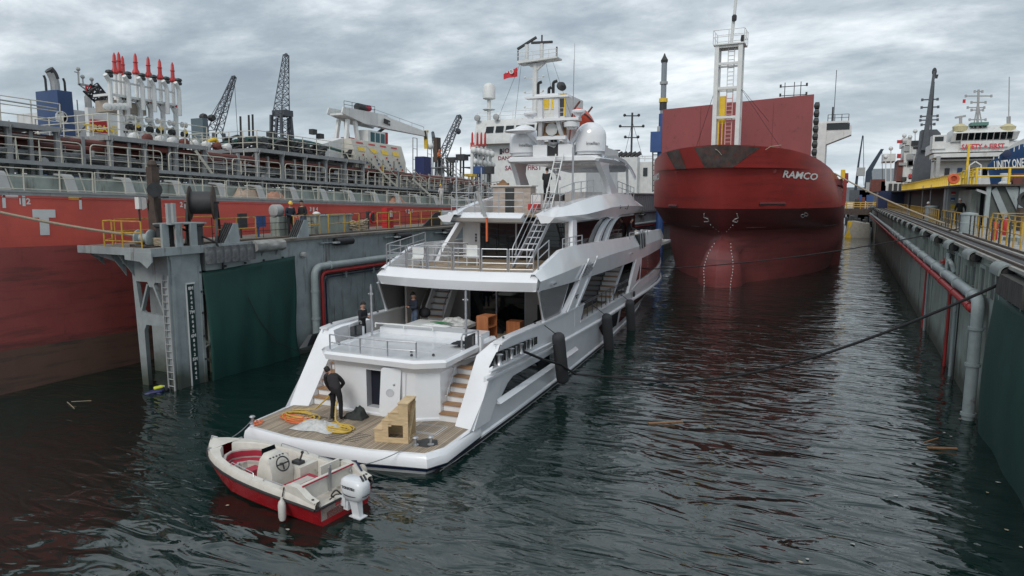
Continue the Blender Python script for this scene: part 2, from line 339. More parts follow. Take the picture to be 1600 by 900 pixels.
# ------------------------------------------------------------------ floating dock: left wing wall
ZD = 5.85
def dock_left():
    t = thing('dock_wing_wall', 'grey steel wing wall of the floating dock, on the left beside the red tanker hull', 'dock wall', (-26.2, 18.4, 0), world=True)
    b = MB().box((-28.0, 25.3, -2), (-24.3, 175, ZD-.12)); b.box((-28.0, 20.2, 4.75), (-24.3, 25.3, ZD-.12)); b.box((-28.0, 20.2, -2), (-26.9, 25.3, 4.75))
    for k in range(24): b.box((-24.3, 27.5+k*6, -1), (-24.25, 27.56+k*6, 5.6))
    b.build('wall', dgrey, t)
    # inner side column with the draught board, and flange the tarp is laced to
    b = MB().box((-24.72, 18.55, -2), (-24.3, 19.95, ZD-.12)); b.box((-24.3, 18.5, -1), (-24.22, 18.62, 5.4)); b.box((-24.3, 19.8, -1), (-24.24, 19.92, 5.0))
    b.prism([(-24.3, 18.4, 5.7), (-24.3, 19.3, 5.7), (-24.3, 18.65, 4.6)], (.06, 0, 0)); b.build('side_column', dgrey, t)
    # end frame facing the viewer: outer leg, cross beam, head plate, braces
    def plate(name, poly, th=.18, m=dgrey): return MB().prism([(x, 18.4, z) for x, z in poly], (0, th, 0)).build(name, m, t)
    plate('head_plate', [(-26.55, ZD-.12), (-26.5, 4.4), (-25.6, 4.4), (-25.5, 4.2), (-25.25, 4.2), (-25.15, 4.4), (-24.3, 4.4), (-24.3, ZD-.12)])
    plate('outer_leg', [(-26.5, 4.4), (-26.3, -1.5), (-25.95, -1.5), (-26.0, 2.35), (-25.85, 2.6), (-24.6, 2.6), (-24.6, 3.05), (-25.95, 3.1), (-26.15, 3.3), (-26.3, 4.4)])
    plate('inner_leg', [(-24.62, 4.4), (-24.62, -1.5), (-24.35, -1.5), (-24.3, 0), (-24.3, 4.4)])
    for a, c in [((-25.6, 4.3), (-26.1, 3.15)), ((-25.25, 4.3), (-24.66, 3.1))]:
        MB().bar((a[0], 18.46, a[1]), (c[0], 18.46, c[1]), .16, .09).build('brace', dgrey, t)
    b = MB()
    for z0, z1 in ((2.3, .9), (.4, 1.7), (1.7, 0), (4.2, 3.3), (3.2, 4.1)):
        b.cyl((-26.3, 20.0, z0), (-24.9, 21.5, z1), .06, 6)
    for x in (-25.9, -25.35): b.bar((x, 21.2, -1), (x, 21.2, 4.6), .3, .2)
    for z in (.6, 1.6, 2.4): b.cyl((-26.4, 20.8, z), (-25, 22.4, z+.5), .05, 5)
    b.build('inner_bracing', dgreen, t)
    # deck edge with overhanging flared brackets
    MB().box((-28.6, 17.52, ZD-.28), (-24.05, 17.6, ZD+.02)).box((-24.14, 17.6, ZD-.3), (-24.04, 22.6, ZD+.015)).build('deck_edge', dgrey, t); b = MB().box((-28.6, 17.6, ZD-.12), (-24.1, 175, ZD))
    b.build('deck', deckgrime, t)
    for x in (-28.3, -26.9, -26.4):
        MB().prism([(x, 17.65, ZD-.2), (x, 18.4, ZD-.2), (x, 18.4, 4.6 if x > -27 else 5.0), (x, 18.2, 4.9 if x > -27 else 5.2)], (.05, 0, 0)).build('bracket', dgrey, t)
    MB().prism([(-28.6, 17.7, ZD-.2), (-26.5, 18.35, 5.0), (-26.5, 18.4, ZD-.2)], (0, .1, 0)).build('flared_plate', dgrey, t)
    MB().prism([(-25.6, 17.55, ZD-.14), (-24.0, 17.55, ZD-.14), (-24.0, 17.55, ZD-.5), (-24.3, 17.55, ZD-.75), (-24.7, 17.55, ZD-.5), (-25.6, 17.55, ZD-.45)], (0, -.05, 0)).build('corner_plate', dgrey, t)
    # long edge flange the rope and pads hang from
    b = MB().box((-24.3, 20.2, 5.42), (-24.1, 24.6, 5.5))
    for k in range(5): b.prism([(-24.3, 20.6+k*.9, 5.42), (-24.12, 20.6+k*.9, 5.42), (-24.3, 20.6+k*.9, 5.1)], (0, .04, 0))
    b.build('edge_flange', dgrey, t)
    # ladder on the corner
    b = MB()
    for x in (-24.58, -24.22): b.bar((x, 18.3, -.6), (x, 18.3, 4.75), .05, .05)
    b.build('ladder_rail', lgsteel, t)
    rm = MB().cyl((-.18, 0, 0), (.18, 0, 0), .02, 6).mesh('rung', lgsteel)
    for k in range(18): inst(rm, 'rung', t, (-24.4, 18.3, -.4+k*.29))
    MB().bar((-24.36, 18.38, -1), (-24.36, 18.38, 4.6), .10, .07).build('cable_duct', dgrey, t)
    # draught board
    bd = MB().box((-24.3, 19.2, -.4), (-24.26, 19.52, 4.28)).build('draught_board', [mat('draught_board_green', (.008, .03, .028), .5)], t)
    MB().box((-24.3, 19.14, 4.28), (-24.25, 19.58, 4.33)).box((-24.3, 19.14, 0), (-24.255, 19.18, 4.3)).build('board_edge', wht, bd)
    z = 4.10
    for M_ in (8, 7, 6, 5):
        for k, s in enumerate([f'{M_}M', '8', '6', '4', '2']):
            text(s, .17 if k else .19, wht, bd, (-24.25, 19.36, z), (R(90), 0, R(90)), 'numeral', .004, bold=.006); z -= .2
    # big grey pipe and red pipe along the wall
    gp = round_path([(-24.02, 26.45, -1.5), (-24.02, 26.45, 4.32), (-24.02, 175, 4.32)], .55, 6)
    g = MB().tube(gp, .19, 12).build('grey_pipe', dpipe, t)
    cm = MB().cyl((0, -.06, 0), (0, .06, 0), .235, 12).mesh('pipe_collar', dpipe)
    for y in (27.6, 33.5, 39.4, 45.3, 51.2, 57.1): inst(cm, 'pipe_collar', g, (-24.02, y, 4.32), off=OFF[t.name])
    cm2 = MB().cyl((0, 0, -.05), (0, 0, .05), .225, 12).mesh('pipe_collar', dpipe)
    for z in (1.7, 3.1): inst(cm2, 'pipe_collar', g, (-24.02, 26.45, z), off=OFF[t.name])
    MB().tube(round_path([(-23.98, 26.95, -1.5), (-23.98, 26.95, 4.0), (-23.98, 175, 4.0)], .35, 5), .1, 10).build('red_pipe', redpipe, t)
    MB().tube(round_path([(-24.12, 27.4, -1.5), (-24.12, 27.4, 3.7), (-24.12, 175, 3.7)], .3, 4), .035, 6).build('cable', navy, t)
    MB().tube(round_path([(-24.12, 27.2, -1.5), (-24.12, 27.2, 3.83), (-24.12, 175, 3.83)], .3, 4), .025, 6).build('cable', black, t)
    bm_ = MB().box((-.03, -.07, -.3), (.22, .07, .3)).mesh('pipe_bracket', dgrey)
    for k in range(14): inst(bm_, 'pipe_bracket', t, (-24.3, 29.0+k*2.4, 3.85))
    MB().lathe([(.01, .14), (.13, .13), (.15, 0), (.15, -.1)], (-24.15, 24.9+1.0, 5.0), 10, (1, 0, 0)).build('bulkhead_lamp', lgsteel, t)
    # edge rollers (rubber cylinders on brackets)
    rm = MB().cyl((0, -.65, 0), (0, .65, 0), .2, 12).mesh('edge_roller', black)
    sm = MB().box((-.4, -.9, -.06), (.25, -.6, .02)).box((-.4, -1.7, -.02), (0, .7, .02)).prism([(-.3, -.5, -.02), (.1, -.5, -.02), (-.3, -.5, -.4)], (0, .06, 0)).mesh('roller_bracket', dgrey)
    for k in range(1, 13):
        o = inst(rm, 'edge_roller', t, (-24.05, 23.4+5.45*k, 5.5)); inst(sm, 'roller_bracket', o, (0, 0, 0), off=(0, 0, 0))
    # draught-cloth lacing studs along the tarp opening
    st = MB().cyl((0, 0, 0), (.08, 0, 0), .05, 6).mesh('lacing_stud', dark)
    for y, z in [(19.86, 4.72), (21.2, 4.86), (22.3, 4.9), (23.4, 4.93), (24.6, 4.96), (19.86, 3.9), (19.86, 3.0), (19.86, 2.0), (19.86, 1.0)]: inst(st, 'lacing_stud', t, (-24.3, y, z))
    # things bolted on deck that move with the dock: boxes, crane rail stubs
    b = MB()
    b.tube([(-24.9, 17.8, ZD+.03), (-24.9, 120, ZD+.03)], .04, 4); b.build('crane_rail', rust_m, t)
    return t
DL = dock_left()
def tarp(name, label, x, y0, y1, ztop, sgn, ragged=True):
    """heavy cloth hung against the inner wall; folds as real relief"""
    n, k = 46, 26; rings = []
    for i in range(n+1):
        u = i/n; y = y0+(y1-y0)*u; r = []
        for j in range(k+1):
            v = j/k; z = ztop(u)*(1-v)-.6*v
            yy = y+(.28*math.sin(v*6+1)*u*(v**1.3) if ragged else 0)+(.12*(1-u)*v if ragged else 0)
            f = .05*math.sin(u*23+v*1.5)*v+.05*math.sin(u*9+2*v)+.12*math.sin(v*PI)+.16*max(0, math.sin(v*PI))*math.sin(u*4)
            r.append((x+sgn*(.06+abs(f)), yy, z))
        rings.append(r)
    b = MB().loft(rings, closed=False, cap=False); o = b.build(name, grn, None, origin=(x, y0, 0))
    sm = o.modifiers.new('thickness', 'SOLIDIFY'); sm.thickness = .02
    return tag(o, label, 'tarpaulin')
tarp('tarpaulin', 'dark green tarpaulin laced over the opening of the left dock wall, beside the draught board', -24.3, 19.95, 25.35, lambda u: 4.7+.28*u, 1)
tag(MB().tube([(-24.0, 22.1, 3.4), (-23.95, 22.6, 2.3), (-23.9, 23.6, 1.0), (-23.9, 24.9, .35), (-23.95, 25.6, .2), (-24.0, 26.2, .15)], .018, 5).build('slack_rope', rope_blk, None), 'thin dark line hanging slack across the green tarpaulin on the left', 'rope')
tag(MB().tube([(-24.9, 19.4, 6.6), (-24.4, 20.0, 6.3), (-23.95, 20.5, 5.95), (-23.95, 20.8, 5.4), (-24.2, 21.0, 4.75)], .045, 8).build('hose', black, None), 'black hose dropping over the left dock edge above the green tarpaulin', 'hose')

# guard rails on the left dock: yellow frames between dark posts
def guard(name, label, pts, m=rail_y, group=None, heights=(1.05, .55), spacing=1.4, r=.028, extra=None, cat='guard rail'):
    t = thing(name, label, cat, pts[0], world=True, group=group)
    railing(pts, t, m, heights, r, spacing, 'rail', pr=r*1.15)
    return t
guard('guard_rail', 'yellow guard rail at the near corner of the left dock, tan rope passing through', [(-27.9, 18.6, ZD), (-27.15, 17.75, ZD), (-24.85, 17.75, ZD)], heights=(1.05, .6, .0+.25))
for i, (ya, yb, lab) in enumerate([(21.6, 23.9, 'yellow guard rail panel beside the cable reel on the left dock'), (26.4, 28.3, 'yellow guard rail in front of the two men on the left dock'),
                                   (29.0, 31.6, 'yellow guard rail beside the heaped rope on the left dock'), (33.3, 35.6, 'yellow guard rail with a red ring beside it on the left dock'), (36.8, 40.5, 'farthest yellow guard rail on the left dock, behind the yacht rail')]):
    guard('guard_rail', lab, [(-25.2, ya, ZD), (-25.2, yb, ZD)])
b = thing('guard_rail', 'long dark rail of thin posts running along the left dock deck against the red hull', 'guard rail', (-25.9, 22, ZD), world=True)
railing([(-25.9, 22, ZD), (-25.9, 60, ZD)], b, dark, (1.05, .7, .35), .016, 1.5, 'rail')
b = thing('guard_rail', 'yellow rail behind the winch on the outer edge of the left dock', 'guard rail', (-28.3, 19, ZD), world=True)
railing([(-28.3, 19.0, ZD), (-28.3, 24.5, ZD)], b, rail_y, (1.05, .55), .022, 1.8, 'rail')

def left_gear():
    # tall dark post with a lamp cluster, rising from the deck at the corner
    t = thing('deck_post', 'tall dark rusty steel post with a small winch drum, in front of the red hull', 'post', (-26.3, 19.5, ZD), world=True)
    MB().bar((-26.3, 19.5, ZD), (-26.3, 19.5, 9.1), .36, .34).prism([(-26.5, 19.3, ZD), (-25.85, 19.3, ZD), (-26.1, 19.3, 7.6), (-26.5, 19.3, 7.6)], (0, .1, 0)).build('column', rust_m, t)
    MB().cyl((-26.1, 19.3, 8.15), (-25.7, 19.1, 8.15), .23, 12).cyl((-25.75, 19.12, 8.15), (-25.68, 19.09, 8.15), .3, 12).box((-26, 19.2, 7.8), (-25.4, 19.5, 7.88)).build('winch_drum', dark, t)
    MB().lathe([(.16, 0), (.2, .1), (.14, .25), (.03, .3)], (-26.3, 19.5, 9.1), 8).build('cap', rust_m, t)
    t = thing('instrument_stand', 'white control box on a thin pole beside the dark post on the left dock', 'control box', (-26.9, 19.2, ZD), world=True)
    MB().cyl((-26.9, 19.2, ZD), (-26.9, 19.2, 7.6), .04, 6).build('pole', dark, t)
    MB().box((-27.0, 19.1, 7.35), (-26.75, 19.3, 7.85)).build('box', wht, t); MB().prism([(-26.7, 19.2, 7.3), (-26.4, 19.2, 7.4), (-26.4, 19.2, 7.8), (-26.7, 19.2, 7.85)], (0, .03, 0)).build('plate', lgsteel, t)
    # mooring bollard roller (grey double flange) with rope
    t = thing('fairlead_roller', 'grey mooring roller with round flanges on the near corner of the left dock', 'fairlead', (-25.7, 18.3, ZD), world=True)
    MB().lathe([(.3, 0), (.36, .04), (.36, .1), (.2, .16), (.18, .5), (.36, .58), (.36, .64), (.3, .68)], (-25.85, 18.3, ZD+.34), 18, (1, .3, 0)).build('drum', dpipe, t)
    MB().box((-26.1, 18.1, ZD), (-25.1, 18.6, ZD+.1)).build('base', rust_m, t)
    # pair of upright bollards with plate head
    t = thing('mooring_bollard', 'heavy double bollard with a grey plate frame at the edge of the left dock', 'bollard', (-24.7, 19.2, ZD), world=True)
    for y, x in ((18.9, -25.0), (20.0, -24.6)):
        MB().lathe([(.36, 0), (.33, .06), (.33, .78), (.4, .82), (.4, .9), (.3, .93)], (x, y, ZD), 20).build('post', dark, t)
    b = MB()
    for x, y in ((-24.55, 18.55), (-24.25, 18.95), (-24.2, 19.6)): b.bar((x, y, ZD-.3), (x, y, ZD+.95), .12, .3)
    b.box((-25.3, 18.6, ZD+.9), (-24.2, 20.3, ZD+.95)); b.build('plate_frame', dgrey, t)
    for x, y in ((-24.45, 18.7), (-25.3, 19.6)):
        o = MB().bar((x, y, ZD+.95), (x, y, ZD+1.75), .14, .14).build('stanchion', lgsteel, None, origin=(x, y, ZD)); tag(o, 'short grey stanchion standing on the double bollard frame' if x > -25 else 'grey stanchion behind the double bollard frame', 'stanchion')
    # cable reel
    t = thing('cable_reel', 'large dark drum-shaped cable reel on a stand, on the left dock beside the bollard', 'cable reel', (-25.6, 21.6, ZD), world=True)
    c = Vector((-25.5, 21.2, ZD+1.75)); ax = Vector((.75, .66, 0)).normalized()
    MB().lathe([(.72, -.5), (.74, -.46), (.3, -.42), (.27, .42), (.74, .46), (.72, .5)], c, 26, ax).build('flange', rust_m, t, angle=25)
    MB().lathe([(.34, -.44), (.5, -.42), (.5, .42), (.34, .44)], c, 20, ax).build('wound_cable', dark, t)
    b = MB()
    for s in (-1, 1):
        q = c+ax*.6*s; pp = Vector((-ax.y, ax.x, 0))
        for k in (-1, 1): b.bar(q, (q+pp*.75*k)-Vector((0, 0, 1.75)), .1, .08)
    b.bar(c-ax*.7, c+ax*.7, .09); b.bar(c-ax*.6-Vector((.5, .4, .3)), c-ax*1.5-Vector((0, 0, .1)), .1); b.build('stand', dark, t)
    # crane track ramp block (grey trapezoids)
    for (x, y, w, lab) in ((-24.5, 21.5, .85, 'grey slotted ramp block beside the cable reel'), (-24.6, 26.0, .6, 'grey trapezoid rail stop at the feet of the two men')):
        t = thing('rail_stop', lab, 'rail stop', (x, y, ZD), world=True)
        MB().prism([(x-.25, y-.3, ZD), (x-.25, y+.55, ZD), (x-.25, y+.5, ZD+.85), (x-.25, y+.25, ZD+.85)], (.5, 0, 0)).build('block', dgrey, t)
        b = MB()
        for k in range(4): b.bar((x-.2+k*.13, y-.34, ZD+.04), (x-.2+k*.13, y+.2, ZD+.87), .06, .05)
        b.build('slat', dark, t)
    # steel box and equipment
    t = thing('deck_locker', 'grey steel locker on the left dock behind the two men', 'locker', (-26.4, 29.5, ZD), world=True)
    MB().box((-26.9, 28.6, ZD), (-25.7, 31.6, ZD+.95)).build('body', dgreen, t); MB().box((-26.95, 28.55, ZD+.95), (-25.65, 31.65, ZD+1.0)).build('lid', dgrey, t)
    tag(MB().lathe([(.01, .0), (.2, .03), (.22, .1), (.1, .18), (.01, .2)], (-26.2, 29.2, ZD+1.0), 9).build('bundle', wht, None), 'small white bundle on top of the grey locker', 'bundle')
    t = thing('winch_motor', 'pale grey electric motor housing beside the two men on the left dock', 'motor', (-26.3, 26.3, ZD), world=True)
    MB().box((-26.6, 26.2, ZD), (-26.0, 27.0, ZD+1.0)).build('base', dgreen, t); MB().lathe([(.2, 0), (.32, .05), (.32, .5), (.2, .6)], (-26.3, 26.1, ZD+1.3), 14, (0, 1, 0)).build('housing', lgsteel, t)
    for (x, y, w, h, m, lab) in ((-26.6, 24.1, .5, .7, dark, 'dark switch box beside the cable reel'), (-26.6, 25.2, .6, .55, bluep, 'small blue-fronted switch box on the dark rail'), (-26.5, 30.9+3, .7, .6, dark, 'dark flat panel on the rail beyond the grey locker')):
        o = MB().box((x, y, ZD+.5), (x+.12, y+w, ZD+.5+h)).box((x+.02, y+.1, ZD), (x+.1, y+.16, ZD+.5)).build('switch_box', m, None, origin=(x, y, ZD)); tag(o, lab, 'switch box')
    t = thing('fire_cabinet', 'red fire cabinet with white notices on the left dock', 'cabinet', (-26.6, 37.6, ZD), world=True)
    MB().box((-26.8, 35.9, ZD), (-26.4, 36.6, ZD+1.3)).build('cabinet', red, t); MB().box((-26.39, 36.2, ZD+.7), (-26.37, 36.45, ZD+1.1)).build('notice', wht, t)
    b = MB()
    for k in range(14): b.tube([(x+.05*math.sin(k*2+i), y, z) for i, (x, y, z) in enumerate(arc((-25.9, 33.9, ZD+.75), .32+.02*(k % 3), 0, 2*PI, 10, (.2, .95, 0), (0, 0, 1)))], .03, 5)
    tag(b.build('coiled_hose', [red], None), 'coiled red hose hung on the left dock rail', 'hose')
    for (y, s, lab) in ((42, .55, 'grey drum nearest the fire cabinet on the left dock'), (44, .6, 'second grey drum farther along the left dock')):
        o = MB().lathe([(s*.9, 0), (s, .05), (s, .95), (s*.9, 1.0)], (-25.7, y, ZD), 16).build('drum', dpipe, None, origin=(-25.7, y, ZD)); tag(o, lab, 'drum')
    tag(MB().prism([(-25.6, 38.8, ZD), (-25.6, 41.0, ZD), (-25.6, 41.2, ZD+.95), (-25.6, 40.4, ZD+.9)], (-.1, 0, 0)).build('leaning_sheet', dark, None), 'dark slanted sheet leaning beyond the fire cabinet', 'panel')
    # grey wrapped cloth over first roller
    b = MB(); r_ = random.Random(3)
    b.loft([[(-24.02+(.27+.05*r_.random())*math.cos(2*PI*k/12), 22.6+i*.25, 5.62+(.24+.05*r_.random())*math.sin(2*PI*k/12)) for k in range(12)] for i in range(8)])
    tag(b.build('wrapped_bundle', mat('grey_sacking', (.27, .27, .26), .9, var=.3, bump=.6, bsc=12), None), 'bundle wrapped in grey sacking on the left dock edge above the tarpaulin', 'bundle')
    # scorched hanging pads
    pm = MB()
    pm.loft([[(-24.0+.12*math.cos(2*PI*k/10)*(1 if j else .8), .3*math.sin(2*PI*k/10), -.7*j/3) for k in range(10)] for j in range(4)])
    me = pm.mesh('fender_pad', mat('scorched_grey', (.12, .125, .13), .6, var=.6, sc=4))
    for k, w in enumerate(('nearest', 'second', 'third', 'fourth', 'fifth', 'farthest')): tag(inst(me, 'fender_pad', None, (0, 20.25+k*.42, ZD-.08)), f'scorched grey pad, {w} of six under the left dock edge above the tarpaulin', 'pad', 'scorched pads under the left dock edge')
    # heap of rope
    b = MB(); r_ = random.Random(5)
    for k in range(26):
        a0 = r_.random()*6; z = ZD+.1+.5*r_.random()
        b.tube([( -25.6+.55*math.cos(a0+i*.5)*(.6+.4*r_.random()), 32.0+.75*math.sin(a0+i*.5)*(.6+.4*r_.random()), z+.1*math.sin(i+k)) for i in range(9)], .035, 5)
    tag(b.build('rope_heap', rope_tan, None), 'heap of pale mooring rope on the left dock', 'rope')
    b = MB(); r_ = random.Random(8)
    for k in range(10):
        a0 = r_.random()*6; b.tube([(-25.15+.45*math.cos(a0+i*.6), 18.8+.3*math.sin(a0+i*.6), ZD+.06+.03*k) for i in range(10)], .05, 6)
    tag(b.build('coiled_rope', rope_tan, None), 'coil of brown rope beside the grey mooring roller', 'rope')
left_gear()
def sag(a, b, s, n=14): a = Vector(a); b = Vector(b); return [a.lerp(b, i/n)-Vector((0, 0, 4*s*(i/n)*(1-i/n))) for i in range(n+1)]
tag(MB().tube(sag(at(-120, 303, y=12.5), (-25.75, 18.35, ZD+.42), .15), .055, 7).build('mooring_rope', rope_tan, None), 'tan mooring rope running off the left edge from the grey roller on the left dock', 'rope')

# ------------------------------------------------------------------ floating dock: right wing wall
def dock_right():
    t = thing('dock_wing_wall', 'grey-green steel wing wall of the floating dock on the right with long pipes along it', 'dock wall', (6, 19, 0), world=True)
    b = MB().box((4.62, 15, -2), (13.0, 190, ZD-.13)); b.build('wall', dgreen, t)
    for y in (31.6, 38.5, 45.0, 52, 60, 70, 82, 95): MB().box((4.57, y, -1), (4.61, y+.05, 4.4)).build('seam_strip', dgreen, t)
    MB().box((4.4, 15, ZD-.1), (13.5, 190, ZD)).build('deck', concrete, t)
    b = MB()
    for x in (4.55, 5.15, 5.7): b.box((x-.03, 15, ZD+.01), (x+.03, 190, ZD+.09))
    b.build('crane_rail', rust_m, t)
    MB().box((4.85, 15, ZD+.004), (5.5, 190, ZD+.012)).build('rail_bed', dark, t)
    # stiffener recess frames under the deck
    fm = MB(); w, h = 1.15, .95
    for a, c in (((0, 0), (0, h)), ((w, 0), (w, h)), ((0, h), (w, h))): fm.bar((0, a[0], a[1]), (0, c[0], c[1]), .12, .1)
    me = fm.mesh('stiffener_frame', dgreen)
    pm = MB().box((-.012, .06, 0), (0, w-.06, h-.06)).mesh('recess', mat('recess_shaded_green', (.075, .09, .085), .7, var=.2))  # darkened dock green: shade of the recess put into the panel colour
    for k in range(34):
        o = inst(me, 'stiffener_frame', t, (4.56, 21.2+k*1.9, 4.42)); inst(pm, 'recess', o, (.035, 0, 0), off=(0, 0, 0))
    # big pipe and companions
    g = MB().tube(round_path([(4.3, 28.25, -1.5), (4.3, 28.25, 4.32), (4.3, 185, 4.32)], .55, 6), .2, 14).build('grey_pipe', dpipe, t)
    cm = MB().cyl((0, -.05, 0), (0, .05, 0), .25, 14).mesh('pipe_collar', dpipe)
    for k in range(14): inst(cm, 'pipe_collar', g, (4.3, 29.4+k*3.9, 4.32), off=OFF[t.name])
    cm2 = MB().cyl((0, 0, -.05), (0, 0, .05), .25, 14).mesh('pipe_collar', dpipe)
    for z in (.2, 2.0, 3.3): inst(cm2, 'pipe_collar', g, (4.3, 28.25, z), off=OFF[t.name])
    rp = MB().tube([(4.2, 28.75, 3.93), (4.2, 185, 3.93)], .135, 10).sph((4.2, 28.7, 3.93), .17, 10, 6).build('red_pipe', redpipe, t)
    cm3 = MB().cyl((0, -.08, 0), (0, .08, 0), .17, 10).mesh('pipe_flange', redpipe)
    for k in range(14): inst(cm3, 'pipe_flange', rp, (4.2, 29.2+k*4.2, 3.93), off=OFF[t.name])
    for y in (36.9, 47.5): MB().tube([(4.5, y, 3.9), (4.5, y, -.8)], .07, 8).build('red_downpipe', redpipe, t)
    for y in (34.9, 46.4): MB().tube([(4.5, y, 4.3), (4.5, y, -.8)], .07, 8).build('grey_downpipe', dpipe, t)
    MB().tube([(4.53, 34.2, 3.7), (4.53, 34.2, -.4)], .03, 5).build('cable', black, t)
    b = MB()
    for z in (3.62, 3.5, 3.56): b.tube([(4.45+(z-3.5), 28.9, z), (4.45+(z-3.5), 185, z)], .022, 5)
    b.build('cable', navy, t)
    sm = MB().box((-.02, -.1, -.35), (.3, .1, -.25)).box((.22, -.1, -.4), (.3, .1, .5)).mesh('pipe_bracket', dgreen)
    for k in range(26): inst(sm, 'pipe_bracket', t, (4.3, 29.6+k*1.9, 3.95))
    MB().tube(round_path([(4.5, 36.2, 4.5), (4.35, 36.2, 4.9), (4.35, 37.4, 5.0), (4.5, 37.4, 5.4)], .15), .1, 8).cyl((4.3, 36.9, 4.2), (4.3, 36.9, 5.3), .09, 8).build('vent_pipe', dpipe, t)
    MB().lathe([(.02, 0), (.17, .02), (.17, .06), (.02, .08)], (4.3, 38.6, 4.75), 12, (1, 0, 0)).tube([(4.3, 38.3, 4.75), (4.3, 39.2, 4.7)], .07, 8).build('valve', redpipe, t)
    # edge rollers with hoods
    rm = MB(); rm.loft([[(.26*math.cos(PI*k/10), y, .26*math.sin(PI*k/10)) for k in range(11)]+[(-.26, y, -.1), (-.2, y, -.1)]+[(.2*math.cos(PI-PI*k/10), y, .2*math.sin(PI-PI*k/10)) for k in range(11)]+[(.2, y, -.1), (.26, y, -.1)] for y in (-.75, .75)])
    me = rm.mesh('roller_hood', mat('hood_grey', (.20, .23, .225), .6, var=.2, rust=.3, rustcol=(.1, .09, .08)))
    cl = MB().cyl((0, -.68, -.02), (0, .7, -.02), .17, 10).mesh('roller', black)
    arm = MB().prism([(-.2, -.1, -.35), (.3, -.1, -.45), (.3, -.1, -.05), (-.2, -.1, -.1)], (0, .12, 0)).box((.1, .75, -.1), (.32, 3.4, -.05)).mesh('roller_arm', dgreen)
    for k in range(24):
        o = inst(me, 'roller_hood', t, (4.42, 25.3+5.9*k, 5.62)); inst(cl, 'roller', o, off=(0, 0, 0)); inst(arm, 'roller_arm', o, off=(0, 0, 0))
    bl = MB()
    bl.box((4.2, 21.5, 4.98), (4.9, 24.9, 5.6)); bl.build('timber_block', mat('burnt_timber', (.05, .048, .045), .9, var=.6, sc=8, stretch=(1, 1, .2), bump=.8), t)
    return t
DR = dock_right()
tarp('tarpaulin', 'dark green tarpaulin on the right dock wall, beside the grey vertical pipe', 4.6, 26.9, 13.0, lambda u: 4.75+.02*u, -1, ragged=False)

